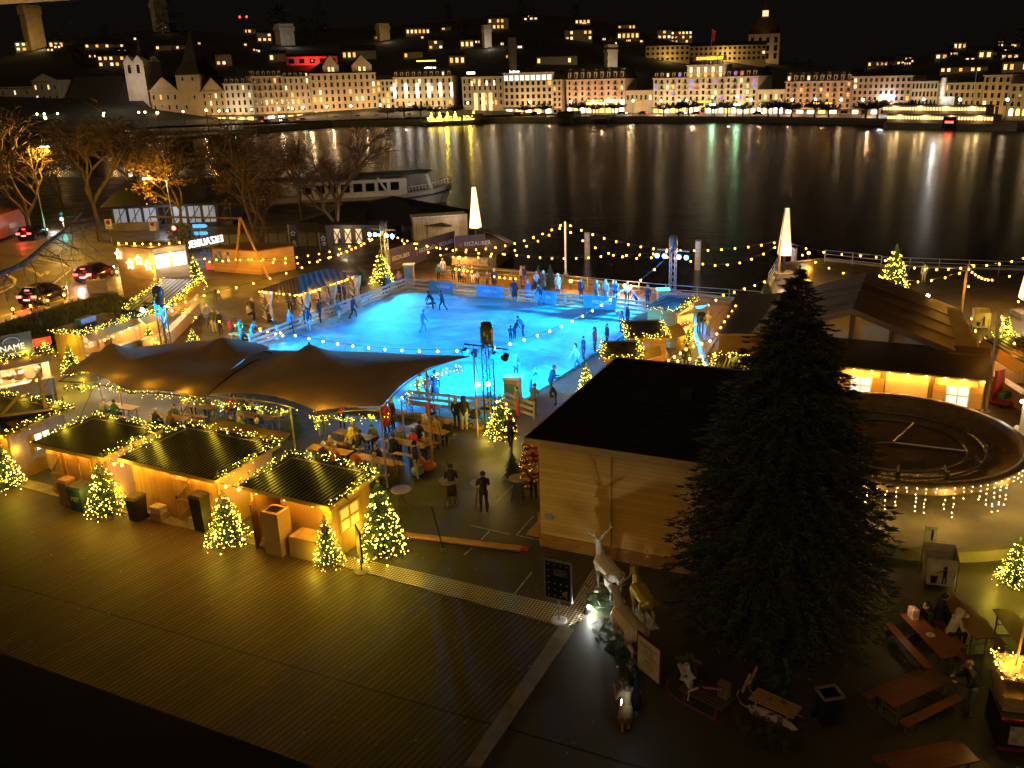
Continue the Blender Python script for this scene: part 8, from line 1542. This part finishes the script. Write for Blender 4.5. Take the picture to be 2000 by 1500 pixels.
 ('pair at the left middle stalls, the taller one', (370, 592), 1.75, 120, 'black', 'black', 'brown', 'stand'), ('pair at the left middle stalls, the shorter one', (362, 594), 1.6, 60, 'brown', 'black', 'blond', 'stand'), ('white clad visitor on the dark right quay', (1803, 553), 1.7, 90, 'white', 'white', 'dark', 'stand'), ('visitor behind the fence right of the chalet', (1965, 716), 1.7, 200, 'brown', 'brown', 'brown', 'stand')]
for p in PE:
    o = person(p[0], p[1], p[2], p[3], p[4], p[5], p[6], p[7])
    if 'coat' in p[0] and p[7] in ('stand', 'phone', 'hold'): k = p[2] / 1.75; q = MB(); q.smooth = True; q.lathe([(.15 * k, 1.0 * k), (.19 * k, .8 * k), (.22 * k, .46 * k), (.2 * k, .46 * k)], n=12); q.build('coat_skirt', CLO[p[4]], o)
# seated guests on the benches
def seat(label, tk, side, t, top, bot, head, pose='sitlean', h=1.68):
    m_, rz = TB[tk]; d = V((cos(rz), sin(rz), 0)); n_ = V((-d.y, d.x, 0)); p = m_ + d * t + n_ * (.62 * side); o = person(label, p, h, 0, top, bot, head, pose); o.rotation_euler.z = rz + (-pi / 2 if side > 0 else pi / 2)
for a in [('woman in beige fur hood seated at the table nearest the rink', 'T1', 1, -.6, 'tan', 'black', 'hood_cream'), ('woman in black with loose blond hair seated by the rink table end', 'T1', 1, .8, 'black', 'black', 'longblond'), ('guest in a dark coat seated with back to us at the rink table', 'T1', -1, -.2, 'black', 'black', 'dark'), ('guest in an orange cap seated right of the tent pole', 'T2', 1, -.6, 'olive', 'black', 'orange'), ('child in dark red with a teal cap at the same table as the orange cap', 'T2', 1, .1, 'red', 'black', 'teal'), ('guest in black bowed over the table opposite the orange cap', 'T2', -1, -.4, 'black', 'black', 'dark'),
          ('guest in a pale hood with back to us under the right tent', 'T4', -1, .2, 'yellow', 'black', 'hood_yellow'), ('guest in black with back to us beside the pale hood', 'T4', -1, .75, 'black', 'denim', 'dark'), ('guest in a green padded coat under the right tent edge', 'T4', 1, .8, 'olive', 'black', 'green'), ('guest in an orange high visibility jacket with back to us', 'T5', -1, .6, 'orange', 'black', 'blond'), ('guest in dark brown with a white cap left of the orange jacket', 'T5', -1, .0, 'brown', 'black', 'white'), ('guest in tan at the back of the orange jacket table', 'T5', 1, -.2, 'tan', 'brown', 'brown'), ('blurred guest in cream at the bright cloth table', 'T3', -1, .2, 'cream', 'cream', 'blond'), ('guest in dark clothes at the bright cloth table', 'T3', 1, -.3, 'black', 'brown', 'brown'), ('guest in orange at the left end of the bright cloth table', 'T3', -1, -.8, 'orange', 'brown', 'brown'),
          ('guest in green leaning at the deep tent table', 'T10', -1, .1, 'green', 'black', 'brown'), ('guest in cream at the deep tent table', 'T10', -1, -.7, 'cream', 'brown', 'cream'), ('guest in brown with long hair behind the widest hut', 'T8', -1, .5, 'brown', 'black', 'longbrown'), ('guest in olive opposite the long haired one', 'T8', 1, -.1, 'olive', 'black', 'dark'), ('guest in black behind the widest hut, left end', 'T8', -1, -.5, 'black', 'black', 'blond'), ('guest in green behind the ridge of the widest hut', 'T9', 1, -.3, 'green', 'black', 'longbrown'), ('guest in black behind the ridge of the widest hut', 'T9', 1, -.9, 'black', 'black', 'dark'), ('guest in dark coat right behind the ridge of the widest hut', 'T9', 1, .7, 'black', 'black', 'cream'), ('guest in tan at the table by the dark fir', 'T11', -1, -.6, 'tan', 'black', 'blond'), ('guest with a cream hat at the table by the dark fir', 'T11', -1, .7, 'black', 'black', 'cream'), ('guest in black at the table by the dark fir', 'T11', 1, -.4, 'black', 'black', 'dark'), ('guest in brown under the middle of the tent', 'T12', -1, .2, 'brown', 'black', 'brown'),
          ('guest in a bright red coat at the near rink fence bench', 'T16', -1, .7, 'red', 'black', 'red'), ('dark coated guest with a lantern bag in the dark corner', 'R2', 1, -.8, 'black', 'black', 'longdark'), ('guest in black eating in the dark right corner', 'R3', -1, -.5, 'black', 'black', 'dark'), ('guest in a white coat with a black bag in the dark right corner', 'R3', -1, .35, 'cream', 'black', 'hood_cream'), ('guest in grey at the far side of the empty tent table', 'T7', 1, .4, 'grey', 'black', 'brown'), ('guest in tan at the far side of the empty tent table', 'T7', 1, -.5, 'tan', 'black', 'longbrown'), ('guest in red brown deep under the tent middle', 'T12', -1, -.6, 'red', 'black', 'dark'), ('guest in cream deep under the tent middle', 'T12', -1, .8, 'cream', 'black', 'brown'), ('guest in yellow beside the woman in beige fur hood', 'T1', 1, .1, 'yellow', 'black', 'dark'), ('guest in grey opposite the pale hood under the right tent', 'T4', 1, -.4, 'grey', 'black', 'brown'), ('guest in brown at the far side of the orange jacket table', 'T5', 1, .7, 'brown', 'black', 'dark'), ('guest in olive left of the green one behind the widest hut', 'T9', -1, .4, 'olive', 'black', 'brown'), ('guest in tan at the right of the two guests in hats', 'T2', 1, .8, 'tan', 'black', 'longbrown'), ('guest in black at the fence bend table', 'T17', -1, .3, 'black', 'black', 'dark'), ('guest in black sitting before the gazebo table', 'T15', 1, .2, 'black', 'black', 'dark')]: seat(*a)
# hand held and table things
g = G(1213, 1371, 1.3); o = thing('mobile_phone', 'glowing mobile phone held by the woman in the camel coat', 'phone', g, 1.2); q = MB(); q.box((0, 0, 0), (.08, .012, .15)); q.build('case', BLACKM, o); q = MB(); q.box((0, -.008, 0), (.07, .004, .14)); q.build('screen', emit('phone_screen', (.7, .9, 1), 25), o); lamp((0, -.25, 0), 3, (.7, .9, 1), .05, o)
m_, rz = TB['R2']; o = thing('lantern_bag', 'white and orange paper bag glowing on the dark corner table', 'bag', m_ + V((cos(rz), sin(rz), 0)) * -.85 + V((0, 0, .76)), rz); q = MB(); q.box((0, 0, .16), (.3, .2, .32)); q.build('body', mat('paper_bag_white', (.7, .5, .4), .6, var=.4, scale=9), o); q = MB(); q.tube([(-.1, 0, .32), (0, 0, .42), (.1, 0, .32)], .01, 5); q.build('handle', OAK, o); lamp((.1, -.3, .5), 4, (1, .6, .3), .05, o)
for lb, tk, t in [('white food tray on the table of the white coated guest', 'R3', .0), ('white plate on the table of the white coated guest', 'R3', -.25), ('crumpled white napkin on the lantern bag table', 'R2', .1)]:
    m_, rz = TB[tk]; o = thing('paper_plate', lb, 'plate', m_ + V((cos(rz), sin(rz), 0)) * t + V((0, 0, .76))); q = MB(); q.lathe([(.08, 0), (.13, .03)], n=14); q.build('dish', WHITEP, o); q = MB(); q.ball((0, 0, .04), .06, 8, 5, (1, 1, .5)); q.build('food', mat('snack', (.5, .33, .15), .7), o)
o = thing('push_sledge', 'dark skating sledge pushed across the middle of the ice', 'sled', G(842, 601, .1), .4); q = MB(); q.box((0, 0, .35), (.7, .4, .08)); q.build('seat', BLACKM, o); q = MB()
for s in (-.2, .2): q.bar((-.5, s, .04), (.5, s, .04), .04); q.bar((-.3, s, .04), (-.3, s, .9), .03); q.bar((.3, s, .04), (.3, s, .34), .03)
q.build('runner_frame', METAL, o)
o = thing('pram', 'black pushchair beside the guests walking to the rink', 'pushchair', G(928, 832), .5); q = MB(); q.smooth = True; q.ball((0, 0, .65), .32, 10, 6, (1.1, .8, .8)); q.build('hood', CLO['black'], o); q = MB(); q.bar((-.4, 0, .2), (.35, 0, .6), .05); q.bar((.3, 0, .2), (-.5, 0, 1.0), .04); q.build('frame', METAL, o)
for x in (-.35, .35):
    for s in (-.22, .22): q = MB(); q.tube([(x + .14 * cos(i * pi / 6), s, .15 + .14 * sin(i * pi / 6)) for i in range(13)], .022, 5); q.build('wheel', BLACKM, o)
# =================== FESTOON STRINGS ===================
def festoon(label, pts, n, sag=.5, power=50, lp_every=2, r=.07):
    """cable through support points with sag, n hanging bulbs"""
    pts = [V(p) for p in pts]; o = thing('festoon_string', label, 'string lights', pts[0], group='amber festoon strings'); o0 = pts[0]; path = []; tot = sum((c - a).length for a, c in zip(pts, pts[1:]))
    for a, c in zip(pts, pts[1:]):
        k = max(2, int((c - a).length / .8)); s_ = sag * min(1, (c - a).length / 12)
        for i in range(k): t = i / k; path.append(a.lerp(c, t) - V((0, 0, 4 * s_ * t * (1 - t))))
    path.append(pts[-1]); q = MB(); q.tube([p - o0 for p in path], .014, 4); q.build('cable', BLACKM, o)
    ln = [0]
    for a, c in zip(path, path[1:]): ln.append(ln[-1] + (c - a).length)
    j = 0
    for i in range(n):
        d = ln[-1] * (i + .5) / n
        while ln[j + 1] < d: j += 1
        p = path[j].lerp(path[j + 1], (d - ln[j]) / max(1e-6, ln[j + 1] - ln[j])) - o0; b_ = link('bulb', BULBME, o, p - V((0, 0, .04)))
        if i % lp_every == 0: lamp(p - V((0, 0, .14)), power * lp_every * .8, AMB, r, o)
def S(f, t, z0=0.0): return UP(*f, t, z0)
TL, TR_, TN, TW = S((757, 551), 452), S((1313, 573), 487), S((957, 802), 680), S((328, 690), 596); PC = S((1105, 539), 434); PR = S((1923, 810), 606); PM = S((1873, 640), 520); PO = S((1520, 545), 470)
def pole(label, f, t, m=WOODP, r=.09):
    g = G(*f); h = HT(g, t); o = thing('festoon_pole', label, 'pole', g); q = MB(); q.cyl((0, 0, 0), (0, 0, h), r, r * .8); q.build('shaft', m, o); q = MB(); q.cyl((0, 0, 0), (0, 0, .25), r * 2.2); q.build('foot', METAL, o)
pole('tall white pole carrying bulb strings behind the rink', (1105, 539), 433, WHITEP); pole('wooden pole carrying bulb strings at the right chalet corner', (1923, 812), 604); pole('wooden pole carrying bulb strings behind the chalet annex', (1873, 642), 519); pole('wooden pole carrying bulb strings beside the right obelisk', (1520, 548), 468)
festoon('upper bulb string from the far left truss to the white pole', [TL, PC], 19, 1.9); festoon('second bulb string from the far left truss to the white pole', [TL + V((.3, -.3, -.2)), PC - V((0, 0, .15))], 15, 2.4)
festoon('upper bulb string from the white pole to the far right truss', [PC, TR_], 9, .5); festoon('lower bulb string from the white pole to the far right truss', [PC - V((0, 0, .4)), TR_ - V((0, 0, .2))], 8, 1.4)
festoon('long low bulb string over the quay behind the rink', [TL + V((1, 0, -.6)), S((1000, 548), 495), S((1200, 565), 496), TR_], 22, .4)
festoon('bulb string from the far right truss to the right obelisk', [TR_, PO], 8, .3); festoon('sagging bulb string from the far right truss to the right obelisk', [TR_ - V((0, 0, .3)), PO - V((0, 0, .2))], 9, 1.5)
festoon('bulb string across the rink from the near truss to the far right truss', [TN, S((1225, 602), 560), TR_], 16, .6, 7); festoon('bulb string across the near rink from the near truss to the left truss', [TN, S((560, 675), 648), S((455, 665), 628), TW], 18, .5, 9)
festoon('bulb string from the left truss over the gazebo to the far left truss', [TW, S((415, 640), 572), S((640, 600), 505), TL], 19, .3); festoon('bulb string from the plywood booth past the shed to the far left truss', [S((372, 548), 500), S((500, 545), 505), S((640, 545), 492), TL], 18, .3)
festoon('bulb string along the shed front to the far left truss', [S((375, 546), 510), S((480, 540), 503), S((600, 540), 512), S((700, 545), 482), TL], 17, .3); festoon('row of bulbs on the roof edge of the plywood booth', [AB(-59.3, 50.7, 5.0), AB(-54.6, 50.9, 5.1), AB(-53.9, 52.7, 5.0)], 8, 0)
festoon('vertical bulb string on the front corner of the plywood booth', [AB(-55.0, 50.1, 4.6), AB(-55.0, 50.1, 1.0)], 6, 0); festoon('bulb string from the right obelisk to the pole behind the annex', [PO, S((1700, 560), 498), PM], 14, .5); festoon('second bulb string from the right obelisk to the pole behind the annex', [PO + V((.3, 0, -.1)), S((1640, 570), 530), S((1765, 600), 548), PM - V((0, 0, .2))], 13, .5)
festoon('bulb string from the pole behind the annex to the right obelisk at the edge', [PM, S((1930, 590), 545), S((2010, 600), 522)], 10, .3); festoon('bulb string from the pole behind the annex towards the picture edge', [PM + V((0, 0, .1)), S((2040, 580), 480)], 7, .4)
festoon('bulb string down the right side of the chalet roofs', [PM, S((1890, 660), 614), S((1908, 720), 668), S((1924, 800), 735)], 6, .1); festoon('bulb string from the right chalet pole to the right edge stall', [PR, S((1990, 760), 700), S((2040, 740), 660)], 6, .2)
festoon('bulb string from the right chalet pole back to the lit fir', [PR, S((1960, 690), 638), S((1985, 650), 560)], 5, .2); festoon('bulb string over the terrace boards beside the grey annexe', [S((1500, 600), 545), S((1408, 630), 575), S((1375, 650), 598)], 7, .1); festoon('bulb string along the edge of the grey annexe roof', [G(1440, 590, 2.9), G(1415, 625, 2.9), G(1396, 655, 2.9)], 6, .05)
festoon('bulb string over the passage between hall and rink side huts', [G(1228, 704, 2.8), G(1292, 708, 2.8), G(1345, 676, 2.8), G(1395, 660, 2.8)], 10, .15); festoon('bulb string above the hall back eave', [G(1258, 712, 2.7), G(1325, 702, 2.7), G(1380, 690, 2.7), G(1440, 695, 2.7)], 7, .1)
festoon('bulb row on the quay rail left behind the rink', [G(885, 523, 1.3), G(925, 529, 1.3)], 5, .05); festoon('bulb row on the quay rail behind the promenade people', [G(960, 538, 1.3), G(1012, 543, 1.3)], 5, .05)
festoon('bulb string over the benches at the left rink fence bend', [S((452, 655), 632), S((500, 655), 637), S((560, 660), 655)], 7, .2); festoon('bulb row over the front of the box topped stall', [G(195, 665, 2.9), G(258, 636, 2.9), G(274, 640, 2.9)], 5, .1); festoon('bulb row over the counter of the left edge food stall', [G(-10, 742, 2.6), G(82, 738, 2.6)], 4, .1)
festoon('bulb row over the gap between the two left front row huts', [G(215, 901, 2.35), G(245, 905, 2.35)], 2, .05); festoon('bulb row over the gap between the two right front row huts', [G(428, 943, 2.35), G(478, 955, 2.35)], 2, .05)
for lb, p in [('single bright floodlight on the quay rail left of the bright bulbs', (1115, 549)), ('first bright floodlight on the quay rail near the far right truss', (1220, 558)), ('second bright floodlight on the quay rail near the far right truss', (1231, 560)), ('bright floodlight left of the jetty wall', (898, 503)), ('bright floodlight right of the right obelisk', (1578, 494)), ('cold floodlight behind the chalet roof', (1810, 578))]:
    c = COLD if 'cold' in lb else AMB; g = G(p[0], p[1] + 18); o = thing('quay_floodlight', lb, 'lamp', g); h = HT(g, p[1]); q = MB(); q.cyl((0, 0, 0), (0, 0, h), .03); q.build('pole', BLACKM, o); q = MB(); q.ball((0, 0, h), .13); q.build('bulb', BULB if c is AMB else emit('cold_flood', (.8, 1, .95), 40), o); lamp((0, -.25, h), 110, c, .1, o)
